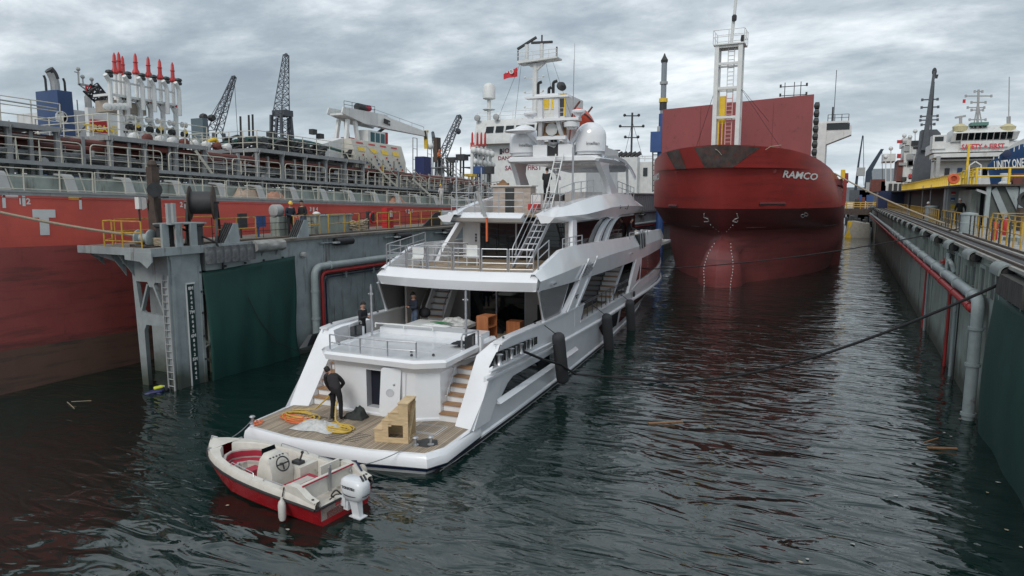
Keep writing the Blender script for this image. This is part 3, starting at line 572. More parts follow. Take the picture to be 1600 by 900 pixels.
ORD = 'first second third fourth fifth sixth seventh eighth ninth tenth eleventh twelfth thirteenth fourteenth fifteenth sixteenth'.split()
def right_gear():
    Z = ZD
    # walkway rails: yellow posts, dark rails
    for i, (ya, yb, x, lab) in enumerate([(32.0, 38.6, 6.05, 'nearest yellow guard rail on the right dock, beside the lamp pole'), (39.3, 43.0, 6.05, 'yellow guard rail between the fire extinguisher and the grey tank on the right dock'),
                                          (45.6, 57.0, 6.05, 'yellow guard rail in front of the man in white helmet and black jacket'), (59, 84, 6.05, 'long yellow guard rail on the right dock beyond the seated man'),
                                          (86, 150, 5.9, 'farthest yellow guard rail along the right dock, reaching the far end')]):
        t = thing('guard_rail', lab, 'guard rail', (x, ya, Z), world=True)
        railing([(x, ya, Z), (x, yb, Z)], t, rail_y, (1.05, .55), .024, 1.25 if ya < 60 else 2.2, 'rail', pr=.035)
    t = thing('guard_rail', 'yellow guard rail set back behind the near one on the right dock', 'guard rail', (7.6, 36, Z), world=True)
    railing([(7.6, 36, Z), (7.6, 48, Z), (9.5, 48, Z)], t, rail_y, (1.05, .55), .024, 1.5, 'rail', pr=.035)
    dm = MB().cyl((0, 0, 0), (0, 0, 1.05), .03, 6)
    for k in range(5): dm.sph((0, 0, .25*k), .045, 6, 4)
    me = dm.mesh('chain_post', dark)
    for k in range(16): tag(inst(me, 'chain_post', None, (5.85, 33.0+k*1.65+(.4 if k % 3 else 0), Z)), f'dark chain post, {ORD[k]} from the near end, beside the crane rail of the right dock', 'post', 'dark chain posts on the right dock')
    for (x, y, r, h, lab) in ((5.95, 44.2, .40, 1.12, 'grey round tank with a flat lid beside the man in black on the right dock'), (6.3, 66.5, .5, 1.2, 'grey round tank beside the seated man on the right dock')):
        t = thing('vent_tank', lab, 'tank', (x, y, Z), world=True)
        MB().lathe([(r, 0), (r, .08), (r*.95, .1), (r*.95, h*.5), (r*.98, h*.5), (r*.98, h*.55), (r*.95, h*.56), (r*.95, h-.1)], (x, y, Z), 22).build('shell', dpipe, t)
        MB().lathe([(r*1.05, h-.1), (r*1.05, h), (r*.3, h+.04), (.01, h+.05)], (x, y, Z), 22).build('lid', dpipe, t)
    for (x, y, lab) in ((6.25, 38.6, 'red fire extinguisher standing by the near guard rail on the right dock'), (7.5, 43.5, 'red fire extinguisher behind the rail beside the grey tank')):
        t = thing('fire_extinguisher', lab, 'fire extinguisher', (x, y, Z), world=True)
        MB().lathe([(.12, 0), (.13, .04), (.13, .7), (.08, .82), (.04, .86)], (x, y, Z+.02), 12).build('cylinder', red, t)
        MB().box((x-.06, y-.03, Z+.86), (x+.08, y+.03, Z+.93)).tube([(x+.05, y, Z+.9), (x+.2, y-.05, Z+.75), (x+.18, y-.08, Z+.35)], .015, 5).build('valve_and_hose', dark, t)
    t = thing('lamp_pole', 'tall pale grey pole at the right edge on the right dock', 'pole', (6.75, 35.2, Z), world=True)
    MB().cyl((6.75, 35.2, Z), (6.75, 35.2, 13.5), .09, 10).build('pole', lgsteel, t); MB().cyl((6.75, 35.2, Z), (6.75, 35.2, Z+.15), .2, 10).build('base', dpipe, t)
    t = thing('cabinet', 'red cabinet at the right edge of the right dock', 'cabinet', (8.3, 39.5, Z), world=True)
    MB().box((7.9, 39.5, Z), (8.6, 40.2, Z+1.7)).build('body', red, t); MB().box((7.88, 39.45, Z+1.7), (8.62, 40.2, Z+1.75)).build('lid', dark, t)
    t = thing('hatch_coaming', 'low round grey hatch on the right dock deck near the lamp pole', 'hatch', (8.1, 40.5, Z), world=True)
    MB().lathe([(1.0, 0), (1.0, .16), (.85, .2), (.01, .22)], (7.6, 38.6, Z), 20).build('cover', dgreen, t)
    # deckhouse structures carrying the yellow gangway; their fronts face the near end of the dock
    t = thing('machinery_house', 'grey steel house with notices and sloping buttress on the right dock, under the yellow railing', 'deckhouse', (8.5, 52, Z), world=True)
    MB().box((6.7, 62, Z), (8.0, 63, 8.5)).build('notice_wall', mat('pale_wall', (.30, .32, .32), .6, var=.1, rust=.1, rustcol=(.2, .17, .14)), t)
    MB().box((7.2, 53.3, Z), (7.7, 54.2, 8.3)).box((7.3, 53.8, Z), (7.4, 60, 8.3)).build('inner_column', dgreen, t)
    for x in (7.78, 9.5): MB().box((x, 51.9, Z), (x+.24, 52.3, 8.5)).build('column', dpipe, t)
    MB().box((8.0, 52.15, Z), (9.5, 52.25, 8.5)).build('front_plate', mat('recess_shaded_green', (.075, .09, .085), .7), t)  # same shaded green on the plate between the columns
    MB().prism([(8.1, 52.0, 8.45), (8.75, 52.0, 8.45), (9.45, 52.0, 7.0), (9.45, 52.0, 8.4), (9.3, 52.0, 8.45)], (0, .14, 0)).prism([(8.05, 52.0, 8.2), (8.3, 52.0, 8.45), (9.3, 52.0, 6.2), (8.9, 52.0, 6.2)], (0, .12, 0)).build('buttress', dgrey, t)
    MB().prism([(7.8, 51.6, 7.95), (7.2, 51.4, 8.2), (7.25, 51.5, 8.3), (7.8, 51.9, 8.15)], (0, .5, .05)).build('canopy', lgsteel, t)
    MB().box((6.4, 51.7, 8.5), (12.5, 130, 8.62)).build('roof', rust_m, t)
    MB().box((8.0, 60, Z), (12, 125, 8.5)).build('recess_shade_block', dark, t); MB().box((10.2, 52.4, Z), (11.8, 55, 8.5)).build('side_bay', rust_m, t)  # dark solid block stands in for the shade inside the cavity
    for (x, z, w, m) in ((7.05, 7.95, .3, red), (7.05, 7.5, .28, bluep), (7.1, 6.75, .55, yel), (7.6, 7.9, .22, red)):
        nt = MB().box((x, 61.95, z), (x+w, 61.99, z+w*.9)).build('notice', m, t); MB().box((x+.03, 61.93, z+.03), (x+w-.03, 61.95, z+w*.3)).build('notice_panel', wht, nt)
    t = thing('tarpaulin', 'bright green tarpaulin screen at the right edge above the dock deck', 'tarpaulin', (10, 46, Z), world=True)
    MB().loft([[(9.0+i*.35, 46+.12*math.sin(i*2.1), Z), (9.0+i*.35, 46+.08*math.sin(i*2.1+1), 7), (9.0+i*.35+.1, 46, 8.45)] for i in range(10)], closed=False, cap=False).build('sheet', mat('bright_green_tarp', (.02, .11, .07), .6, var=.2), t)
    t = thing('ventilator', 'dark round ventilator mouth between the house and the green screen on the right dock', 'ventilator', (9.4, 49, Z), world=True)
    MB().box((9.1, 49.2, Z), (9.8, 50.2, 7.2)).build('base', rust_m, t); MB().lathe([(.35, 0), (.5, .15), (.5, .4), (.36, .4), (.36, .1)], (9.45, 49.6, 7.7), 18, (0, -1, 0)).build('mouth', dark, t)
    t = thing('gangway', 'long bright yellow gangway of slanted uprights along the roof of the right dock house', 'gangway', (7.6, 61, 8.62), world=True)
    b = MB()
    for z in (8.7, 9.62): b.bar((7.6, 61, z), (7.6, 128, z), .1, .1); b.bar((8.5, 61, z), (8.5, 128, z), .1, .1)
    b.box((7.55, 61, 8.63), (8.55, 128, 8.67)); b.build('frame', yel, t)
    um = MB().bar((0, 0, 0), (0, .5, .95), .12, .12).mesh('upright', yel)
    for k in range(46):
        for x in (7.6, 8.5): inst(um, 'upright', t, (x, 61.2+k*1.42, 8.66))
    t = thing('guard_rail', 'bright yellow railing with a tall yellow post on the roof edge under the blue bow', 'guard rail', (7.5, 52, 8.62), world=True)
    railing([(7.2, 58, 8.62), (7.2, 52, 8.62), (10.6, 52, 8.62)], t, yel, (1.0, .5), .05, 1.7, 'rail', pr=.075)
    MB().bar((7.05, 55.0, 8.62), (7.05, 55.0, 11.3), .13).build('tall_post', yel, t)
    o = MB().lathe([(.22, -.06), (.36, -.06), (.4, 0), (.36, .06), (.22, .06), (.19, 0), (.22, -.06)], (6.95, 60.3, 9.15), 18, (.2, -1, 0)).build('lifebuoy', orange, None); tag(o, 'orange lifebuoy on the yellow railing', 'lifebuoy')
    t = thing('capstan', 'white and red capstan machine behind the yellow railing', 'winch', (8.9, 53.5, 8.62), world=True)
    MB().lathe([(.35, 0), (.35, .1), (.2, .2), (.18, .5), (.3, .6), (.3, .7)], (8.9, 53.2, 8.62), 14).build('drum', wht, t); MB().box((9.3, 53, 8.62), (10.2, 53.8, 9.3)).cyl((9.2, 53.4, 8.9), (9.3, 53.4, 8.9), .3, 12).build('gearbox', brownpipe, t)
    b = MB()
    for x in (7.1, 7.75): b.bar((x, 54.5, 8.62), (x, 54.5, 9.9), .07)
    b.bar((7.1, 54.5, 9.9), (7.42, 54.5, 10.15), .07); b.bar((7.42, 54.5, 10.15), (7.75, 54.5, 9.9), .07)
    for z in (9.0, 9.5): b.bar((7.1, 54.5, z), (7.75, 54.5, z), .05)
    tag(b.build('pipe_gantry', wht, None, origin=(7.7, 54.5, 8.62)), 'white pitched pipe gantry behind the yellow railing under the blue bow', 'gantry')
    # far end clutter on the dock: white lamp posts
    for (y, lab) in ((60.5, 'thin grey pole between the two helmeted men'), (72.5, 'thin grey pole beyond the seated man'), (80, 'thin pole farthest along the right dock')):
        o = MB().cyl((6.7, y, Z), (6.7, y, 8.9), .05, 6).build('thin_pole', lgsteel, None, origin=(6.7, y, Z)); tag(o, lab, 'pole')
right_gear()
# ------------------------------------------------------------------ the white yacht (local frame: x starboard, y forward, z up)
def teak_mat(name, base, seam, w=.07, axis='X'):
    m = bpy.data.materials.new(name); m.use_nodes = True; N = m.node_tree.nodes; L = m.node_tree.links; p = N['Principled BSDF']; p.inputs['Roughness'].default_value = .65
    tc = N.new('ShaderNodeTexCoord'); sx = N.new('ShaderNodeSeparateXYZ'); L.new(tc.outputs['Object'], sx.inputs[0])
    def mt(op, a, b=0):
        n = N.new('ShaderNodeMath'); n.operation = op
        for i, q in enumerate((a, b)):
            if isinstance(q, (int, float)): n.inputs[i].default_value = q
            else: L.new(q, n.inputs[i])
        return n.outputs[0]
    q = mt('DIVIDE', sx.outputs[axis], w); fr = mt('FRACT', q); fl = mt('FLOOR', q)
    sm = mt('LESS_THAN', fr, .13)
    wn = N.new('ShaderNodeTexWhiteNoise'); wn.noise_dimensions = '1D'; L.new(fl, wn.inputs['W'])
    nz = N.new('ShaderNodeTexNoise'); nz.inputs['Scale'].default_value = 2.2; nz.inputs['Detail'].default_value = 8; nz.inputs['Roughness'].default_value = .7; L.new(tc.outputs['Object'], nz.inputs[0])
    f = mt('ADD', mt('MULTIPLY', wn.outputs[0], .45), mt('MULTIPLY', nz.outputs[0], .7))
    r = N.new('ShaderNodeValToRGB'); L.new(f, r.inputs[0]); r.color_ramp.elements[0].position = .25; r.color_ramp.elements[1].position = .85
    r.color_ramp.elements[0].color = (*[c*.62 for c in base], 1); r.color_ramp.elements[1].color = (*[min(1, c*1.3) for c in base], 1)
    mx = N.new('ShaderNodeMixRGB'); L.new(sm, mx.inputs[0]); L.new(r.outputs[0], mx.inputs[1]); mx.inputs[2].default_value = (*seam, 1)
    L.new(mx.outputs[0], p.inputs['Base Color']); return m
teak = teak_mat('teak_deck', (.33, .265, .195), (.05, .045, .04), .085)
teak2 = teak_mat('teak_upper', (.33, .245, .16), (.10, .08, .06), .08)
tread_m = mat('varnished_tread', (.30, .17, .085), .5, var=.3, sc=5, stretch=(.4, 4, 4))

YT = thing('motor_yacht', 'large white three-deck motor yacht with a teak swim platform, in the middle of the dock', 'yacht', (-13.5, 14.9, 0), R(4.2))
def yw(x, y, z):
    c, s = math.cos(R(4.2)), math.sin(R(4.2)); return Vector((-13.5+x*c-y*s, 14.9+x*s+y*c, z))
HB = [(0, 3.45), (2, 3.58), (5, 3.68), (10, 3.76), (20, 3.82), (30, 3.82), (35, 3.68), (38, 3.4), (41, 2.85), (43.5, 2.05), (45.5, 1.1), (47, .05)]
HW = [(0, 3.35), (2, 3.5), (6, 3.62), (12, 3.7), (20, 3.65), (26, 3.4), (31, 2.95), (36, 2.2), (40, 1.35), (43, .6), (44.6, .04)]
def hb(y, z):                       # half breadth of the hull side
    t = max(0, min(1, (z+.0)/1.7)); return lerp_tab(HW, y)*(1-t)+lerp_tab(HB, y)*t
def grid_side(b, ys, lo, hi, off=0.0, n=3, sides=(1, -1), fx=None, th=0):
    """strip of hull side between z=lo(y) and z=hi(y)"""
    for s in sides:
        rows = []
        for y in ys:
            rows.append([(s*((fx or hb)(y, lo(y)+(hi(y)-lo(y))*j/n)+off), y, lo(y)+(hi(y)-lo(y))*j/n) for j in range(n+1)])
        b.loft(rows, closed=False, cap=False)
        if th:
            b.loft([[(x-s*th, y, z) for x, y, z in r] for r in rows], closed=False, cap=False)
def fr(a, b, n): return [a+(b-a)*i/n for i in range(n+1)]
rub = lambda y: lerp_tab([(2.5, 2.12), (4, 2.04), (11, 1.76), (18, 1.62), (38, 1.52), (47, 1.6)], y)
cap = lambda y: lerp_tab([(4.8, 2.92), (5.3, 3.0), (9.7, 2.9), (14.1, 2.86)], y)
fwdcap = lambda y: lerp_tab([(25.2, 2.2), (27, 2.42), (32, 2.5), (38, 2.66), (47, 3.0)], y)
def yacht():
    t = YT
    # --- hull shell: skirt to rubrail, from transom to bow
    b = MB(); ys = fr(2.0, 47, 46)
    grid_side(b, fr(.9, 44.6, 50), lambda y: -.7, lambda y: .25, n=2)
    def lo(y): return .25
    grid_side(b, fr(.9, 44.6, 50), lo, lambda y: lerp_tab([(0, .56), (2.9, .6), (3.0, 1.0), (4.0, 1.75), (4.6, rub(4.6)), (47, 1.6)], y) if y < 4.6 else rub(y), n=4)
    # stem closure
    b.loft([[(s*hb(44.6, z), 44.6, z), (0, 44.9+max(0, z)*1.3, z)] for s in (1,) for z in (-.7, 0, .6, 1.2, 1.6)], closed=False, cap=False)
    grid_side(b, fr(44.6, 47, 5), lambda y: lerp_tab([(44.6, .3), (47, 1.5)], y), lambda y: 1.6, n=2)
    b.build('hull', gel, t)
    # --- upper topsides between rubrail and cap
    b = MB()
    grid_side(b, fr(4.8, 14.1, 16), rub, cap, n=3, th=.16)
    grid_side(b, fr(14.1, 25.2, 12), rub, lambda y: 2.1-.0*y, n=2, th=.16)
    grid_side(b, fr(25.2, 47, 26), rub, fwdcap, n=3, th=.16)
    for s in (1, -1):
        # step in the bulwark at y=14 slants aft
        b.prism([(s*3.79, 13.2, 2.08), (s*3.79, 14.1, 2.08), (s*3.79, 14.7, 2.86), (s*3.79, 13.2, 2.86)], (-s*.16, 0, 0))
    # caps
    for ya, yb, f, m_ in ((4.9, 14.7, cap, 12), (14.1, 25.4, lambda y: 2.1, 10), (25.2, 47, fwdcap, 26)):
        for s in (1, -1):
            b.loft([[(s*(hb(y, 3)+.04), y, f(y)+.002), (s*(hb(y, 3)+.04), y, f(y)+.07), (s*(hb(y, 3)-.30), y, f(y)+.07), (s*(hb(y, 3)-.30), y, f(y)+.002)] for y in fr(ya, yb, m_)])
    b.build('bulwark', gel, t)
    # --- wings running down to the platform
    for s in (1, -1):
        b = MB(); xo, xi = 3.66, 2.86
        prof = [(2.85, .58), (4.55, 2.6), (4.95, 3.0), (5.6, 3.06), (7.5, 3.0), (7.5, 1.0), (7.5, .58)]
        ins = [(3.0, .58), (4.7, 2.55), (5.05, 2.9), (5.6, 2.95), (7.5, 2.9), (7.5, 1.0), (7.5, .58)]
        n = len(prof)
        o = [(s*(3.55+.018*y+.0), y, z) for y, z in prof]; i = [(s*(xi if z < 2.7 else 3.2), y, z) for y, z in ins]
        # outer rim and inner rim with the aft facing plate between
        b.loft([[o[k], i[k]] for k in range(5)], closed=False, cap=False)
        b.add(i, [tuple(range(n))])
        b.add([(s*3.60, 2.85, .58), (s*3.63, 4.55, 2.05), (s*3.68, 4.8, 2.05), (s*3.63, 4.55, 2.6), (s*3.68, 4.95, 3.0), (s*3.69, 5.3, 3.0), (s*3.69, 5.3, 2.0), (s*3.66, 4.0, .58)], [(0, 3, 4, 5, 6, 7)])
        w = b.build('transom_wing', gel, t)
        MB().cyl((s*2.84, 3.7, 1.25), (s*2.82, 3.7, 1.25), .04, 10).build('cable_socket', steel, w)
    # --- rub rails and stripes
    b = MB()
    for s in (1, -1):
        b.loft([[(s*(hb(y, 1.7)-.02), y, rub(y)-.10), (s*(hb(y, 1.7)+.10), y, rub(y)-.05), (s*(hb(y, 1.7)+.10), y, rub(y)+.03), (s*(hb(y, 1.7)-.02), y, rub(y)+.09)] for y in fr(3.6 if s > 0 else 7, 46.5, 44)])
    b.build('rubbing_strake', gel, t)
    b = MB()
    for s in (1, -1):
        if s > 0: b.loft([[(s*(hb(y, 2)+.02), y, rub(y)+.14), (s*(hb(y, 2)+.11), y, rub(y)+.18), (s*(hb(y, 2)+.11), y, rub(y)+.23), (s*(hb(y, 2)+.02), y, rub(y)+.25)] for y in fr(3.9, 9.8, 8)])
        b.loft([[(s*(hb(y, 1)-.02), y, .95), (s*(hb(y, 1)+.16), y, .98), (s*(hb(y, 1)-.02), y, 1.14)] for y in fr(4.6, 13.5, 8)]) if s > 0 else None
    b.build('side_step', gel, t)
    MB().tube([(3.92, 3.95, 2.24), (3.98, 9.7, 2.0)], .018, 6).build('step_strip', steel, t)
    b = MB(); grid_side(b, fr(.6, 44.4, 46), lambda y: .02, lambda y: .13, off=.012, n=1); b.build('boot_stripe', black, t)
    b = MB()
    for s in (1, -1): b.loft([[(s*(hb(y, .2)), y, .17), (s*(hb(y, .2)+.07), y, .19), (s*(hb(y, .2)+.07), y, .25), (s*(hb(y, .2)), y, .3)] for y in fr(3.4, 40, 30)])
    b.build('lower_strake', gel, t)
    # --- hull windows (long dark recessed glass)
    def strip(y0, y1, lo, hi, name, m, off=.012, n=14, sides=(1, -1)):
        for s in sides:
            b = MB(); grid_side(b, fr(y0, y1, n), lo, hi, off=off, n=2, sides=(s,)); b.build(name, m, t)
    strip(5.0, 11.6, lambda y: lerp_tab([(5.0, 1.14), (11.6, 1.12)], y), lambda y: lerp_tab([(5.0, 1.16), (5.7, 1.62), (11.2, 1.5), (11.6, 1.14)], y), 'hull_window', darkglass)
    strip(17.6, 22.0, lambda y: lerp_tab([(17.6, 1.2), (18.6, .62), (22, .6)], y), lambda y: lerp_tab([(17.6, 1.26), (18.4, 1.44), (22, 1.42)], y), 'hull_window', darkglass)
    strip(22.6, 37.5, lambda y: lerp_tab([(22.6, .6), (24.5, .62), (27.5, .95), (37.5, 1.05)], y), lambda y: lerp_tab([(22.6, 1.42), (36.8, 1.36), (37.5, 1.1)], y), 'hull_window', darkglass)
    # bulwark opening with fairleads (shade inside drawn as a dark strip on the hull, steel rollers before it)
    strip(3.75, 8.1, lambda y: lerp_tab([(3.75, 2.42), (8.1, 2.34)], y), lambda y: lerp_tab([(3.75, 2.46), (4.3, 2.82), (7.6, 2.66), (8.1, 2.62)], y), 'opening_shade_strip', darkglass, off=.10, n=8)
    for k, (y, r) in enumerate(((4.4, .13), (5.0, .05), (5.45, .11), (5.9, .04), (6.35, .1), (6.9, .04), (7.3, .08), (7.6, .04))):
        for s in (1,): MB().lathe([(r, -.17), (r*.7, -.1), (r*.6, 0), (r*.7, .1), (r, .17)], (s*(3.83+.02*k/8), y, 2.56-.01*k), 10).build('fairlead_roller', steel, t)
    # --- swim platform
    po = [(-3.62, 3.4), (-3.62, 1.0), (-3.3, .38), (-1.4, .06), (1.4, .06), (3.3, .38), (3.62, 1.0), (3.62, 3.4)]
    def inset(p, d): return [(x*(1-d/3.6), y+(d if y < 3 else 0)) for x, y in p]
    b = MB()
    lv = [(-.45, .35), (.02, .16), (.10, .10), (.12, .10), (.24, .02), (.26, 0), (.34, 0), (.5, .03), (.60, .12), (.605, .22)]
    b.loft([[(x, y, z) for x, y in inset(po, d)] for z, d in lv], closed=False, cap=False)
    b.build('swim_platform', gel, t)
    b = MB(); b.loft([[(x*1.004, y-.012, z) for x, y in inset(po, d)] for z, d in ((.12, .09), (.24, .012))], closed=False, cap=False); b.build('platform_stripe', navy, t)
    b = MB(); q = inset(po, .2); b.poly([(x, y, .602) for x, y in q]+[(3.4, 4.9, .602), (-3.4, 4.9, .602)]); b.build('platform_deck', teak, t)
    for k in range(6):
        for q in (0, 1): MB().box((-.35+q*.62+.02*k, .62+k*.13, .603), (.13+q*.62+.02*k, .645+k*.13, .607)).build('drain_slot', dark, t)
    hs = MB()
    for d in (0, .09): hs.loft([[(2.15+sx*(.55-d), 2.45+sy*(.42-d), .606), (2.15+sx*(.52-d), 2.45+sy*(.39-d), .609)] for sx, sy in ((-1, -1), (1, -1), (1, 1), (-1, 1), (-1, -1))], closed=False, cap=False)
    hs.build('deck_hatch', gelgrey, t)
    MB().lathe([(.01, 0), (.36, 0), (.38, .012), (.01, .014)], (2.75, 1.35, .604), 6).build('deck_pad', dark, t)
    for x, y in ((2.55, 1.05), (2.95, 1.25), (-3.3, .78)):
        MB().lathe([(.1, 0), (.1, .03), (.04, .06), (.045, .2), (.1, .24), (.06, .28)], (x, y, .605), 12).build('mooring_post', steel, t)
    # --- transom block (garage) with open hatch
    bt = [(-2.05, 3.35), (-1.75, 3.05), (1.35, 2.92), (1.9, 3.15), (2.05, 3.45)]
    b = MB(); low = [(-2.05, 3.45), (-1.8, 3.08), (1.4, 2.98), (1.95, 3.2)]
    def ring(z, d, yb=7.3): return [(-2.1-d, yb, z), (-2.1-d, 3.55-d*.7, z), (-1.75-d*.5, 3.12-d, z), (1.45+d*.5, 3.0-d, z), (2.15+d, 3.4-d*.6, z), (2.15+d, yb, z)]
    skirt = [ring(.6, .06), ring(.66, .06), ring(.7, 0), ring(2.18, 0)]
    # aft wall with a hole for the door: built as facets around the opening
    for r0, r1 in zip(skirt, skirt[1:]):
        for k in range(5):
            if k == 2 and r1 is skirt[3]: continue
            b.add([r0[k], r0[k+1], r1[k+1], r1[k]], [(0, 1, 2, 3)])
    A, B_, C_, D_ = Vector(skirt[2][2]), Vector(skirt[2][3]), Vector(skirt[3][3]), Vector(skirt[3][2])
    def fp(u, v): return A.lerp(B_, u).lerp(D_.lerp(C_, u), v)
    u0, u1, v0, v1 = .40, .66, .10, .97
    for (a, c, d, e) in ((0, u0, 0, 1), (u1, 1, 0, 1), (u0, u1, 0, v0), (u0, u1, v1, 1)): b.add([fp(a, d), fp(c, d), fp(c, e), fp(a, e)], [(0, 1, 2, 3)])
    b.build('transom_wall', gel, t)
    b = MB(); inn = [fp(u, v)+Vector((0, .3, 0)) for u, v in ((u0, v0), (u1, v0), (u1, v1), (u0, v1))]; out_ = [fp(u, v) for u, v in ((u0, v0), (u1, v0), (u1, v1), (u0, v1))]
    b.loft([out_, inn], cap=False); b.build('hatch_frame', gelgrey, t)
    MB().poly([p+Vector((0, 0, 0)) for p in inn]).build('hatch_darkness', mat('garage_darkness', (.006, .008, .02), .8, var=0), t)  # near-black sheet stands in for the unlit inside of the garage
    # the door, swung out to the right, leaning on its hinge
    d = MB(); w, h = .66, 1.6; pts = []
    for cx, cz, a0 in ((w-.1, h-.1, 0), (.1, h-.1, 90), (.1, .1, 180), (w-.1, .1, 270)):
        for k in range(5): pts.append((cx+.1*math.cos(R(a0+k*22.5)), 0, cz+.1*math.sin(R(a0+k*22.5))))
    d.prism(pts, (0, .09, 0)); dr = d.build('hatch_door', gel, t)
    dr.location = (.30, 2.60, .76); dr.rotation_euler = (R(-4), R(3), R(20))
    hm = MB().lathe([(.13, 0), (.135, .012), (.115, .015), (.11, .006), (.01, .006)], (0, 0, 0), 20, (0, -1, 0)).build('lock_wheel', gelgrey, dr); hm.location = (.33, 0, .78)
    hm = MB().lathe([(.04, 0), (.04, .02), (.02, .025)], (0, 0, 0), 12, (0, -1, 0)).build('door_handle', steel, dr); hm.location = (.45, 0, 1.06)
    MB().box((.75, 2.97, 2.02), (.9, 2.99, 2.06)).build('small_plate', gelgrey, t)
    # overhanging lip and top
    b = MB()
    b.loft([ring(2.18, .0), ring(2.36, .1), ring(2.42, .30), ring(2.60, .34), ring(2.68, .26), ring(2.68, .12), ring(2.63, .10)], closed=False, cap=False); b.build('transom_lip', gel, t)
    MB().poly([(x, y, 2.632) for x, y, z in ring(2.63, .14)][::-1]).build('sunpad_top', mat('wet_white_deck', (.62, .64, .66), .12, var=.06, sc=2), t)
    for x0, y0, x1, y1 in ((-1.9, 5.6, 1.9, 5.62), (-1.6, 4.2, 1.3, 4.215), (1.3, 4.2, 1.315, 5.6)): MB().box((x0, y0, 2.633), (x1, y1, 2.64)).build('lid_seam', gelgrey, t)
    b = MB(); b.box((-2.1, 6.5, 1.9), (2.2, 7.3, 2.86)); b.build('settee_back', gel, t)
    # seam on transom
    MB().bar((1.05, 2.985, .7), (1.12, 2.985, 2.18), .012).build('panel_seam', gelgrey, t)
    railing([(-1.95, 3.15, 2.68), (-.62, 3.0, 2.68), (.45, 2.98, 2.68), (1.45, 3.1, 2.68)], t, steel, (.52, .24), .022, 1.2, 'stern_railing', pr=.028)
    railing([(-2.2, 6.35, 2.86), (.3, 6.35, 2.86), (.3, 6.35, 2.86)], t, wht, (.16,), .03, 1.0, 'grab_rail')
    b = MB()
    b.tube(round_path([(2.19, 3.62, 1.35), (2.27, 3.62, 1.35), (2.27, 4.2, 2.2), (2.19, 4.2, 2.2)], .06), .022, 6); b.build('handrail', steel, t)
    for x, y in ((1.75, 3.7), (1.1, 3.4), (1.95, 5.2), (-2.2, 4.0), (.8, 3.9)): MB().lathe([(.05, 0), (.045, .05), (.02, .07)], (x, y, 2.66), 8).build('deck_fitting', dark, t)
    # stairs both sides
    tm = MB().box((-.34, -.16, 0), (.34, .16, .045)).mesh('tread', tread_m); rm = MB().box((-.34, -.0, -.25), (.34, .03, 0)).mesh('riser', gel)
    for s in (1, -1):
        for k in range(6):
            y = 3.42+k*.27; z = .83+k*.245
            inst(tm, 'stair_tread', t, (s*2.5, y, z)); inst(rm, 'stair_riser', t, (s*2.5, y-.1, z))
        MB().poly([(s*2.86, 3.3, .6), (s*2.86, 5.2, .6), (s*2.86, 5.2, 2.3)]).build('stair_string', gel, t)
        # gate at the top of the stairs
        g = MB().tube(round_path([(s*2.28, 4.75, 2.3), (s*2.28, 4.75, 3.2), (s*2.45, 5.75, 3.2), (s*2.45, 5.75, 2.3), (s*2.28, 4.75, 2.3)], .1), .03, 6).build('gate', steel, t)
        MB().box((s*2.36-.02, 4.85, 2.4), (s*2.36+.02, 5.65, 3.1)).build('gate_panel', darkglass, g)
        MB().box((s*2.5-.06, 5.75, 2.1), (s*2.5+.06, 5.95, 2.95)).build('gate_post', gel, t)
    # stern poles with clamps
    for s in (-1, 1):
        p = MB().cyl((s*1.97, 5.75, 2.6), (s*1.97, 5.75, 4.55), .045, 10).cyl((s*1.97, 5.75, 4.55), (s*1.97, 5.75, 4.62), .025, 8).build('ensign_pole', steel, t)
        MB().cyl((s*1.97-.12, 5.75, 4.25), (s*1.97+.1, 5.75, 4.25), .02, 6).cyl((s*1.97, 5.75, 4.2), (s*1.97, 5.75, 4.3), .065, 8).build('clamp', steel, p)
    # --- main deck
    MB().poly([(-3.6, 4.9, 2.0), (3.6, 4.9, 2.0), (3.7, 26, 2.0), (-3.7, 26, 2.0)]).box((-3.4, 4.9, .6), (-2.9, 5.0, 2.0)).box((2.9, 4.9, .6), (3.4, 5.0, 2.0)).build('aft_deck', teak, t)
    for y in (5.4, 8.6, 10.4):
        for s in (1, -1): MB().cyl((s*3.55, y, cap(y)+.07), (s*3.55, y, cap(y)+.12), .045, 8).build('cap_fitting', dark, t)
    # interior wall of cockpit, saloon face
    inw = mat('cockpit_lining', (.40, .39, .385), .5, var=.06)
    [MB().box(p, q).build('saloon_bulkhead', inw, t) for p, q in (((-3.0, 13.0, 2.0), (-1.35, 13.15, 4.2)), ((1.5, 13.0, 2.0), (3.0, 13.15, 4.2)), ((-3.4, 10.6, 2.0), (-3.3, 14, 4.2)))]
    MB().box((-1.35, 13.05, 2.0), (1.5, 13.1, 4.2)).build('saloon_door', darkglass, t)
    for x in (-1.33, .05, 1.48): MB().box((x-.03, 13.0, 2.0), (x+.03, 13.12, 4.2)).build('door_mullion', gelgrey, t)
    # stairs up from the cockpit, port side
    for x in (-2.72, -1.72): MB().prism([(x, 10.9, 2.0), (x, 11.2, 2.0), (x, 12.9, 4.2), (x, 12.3, 4.2), (x, 11.0, 2.6)], (.08, 0, 0)).build('stair_string', gel, t)
    for k in range(8):
        z = 2.22+k*.25; y = 11.05+k*.22; inst(tm, 'stair_tread', t, (-2.18, y, z), scale=(1.3, .8, .8)); inst(rm, 'stair_riser', t, (-2.18, y+.0, z), scale=(1.3, 1, 1))
    for x in (-2.78, -1.66): MB().tube(round_path([(x, 10.9, 2.2), (x, 10.95, 3.0), (x, 12.2, 4.3)], .2), .025, 6).build('handrail', steel, t)
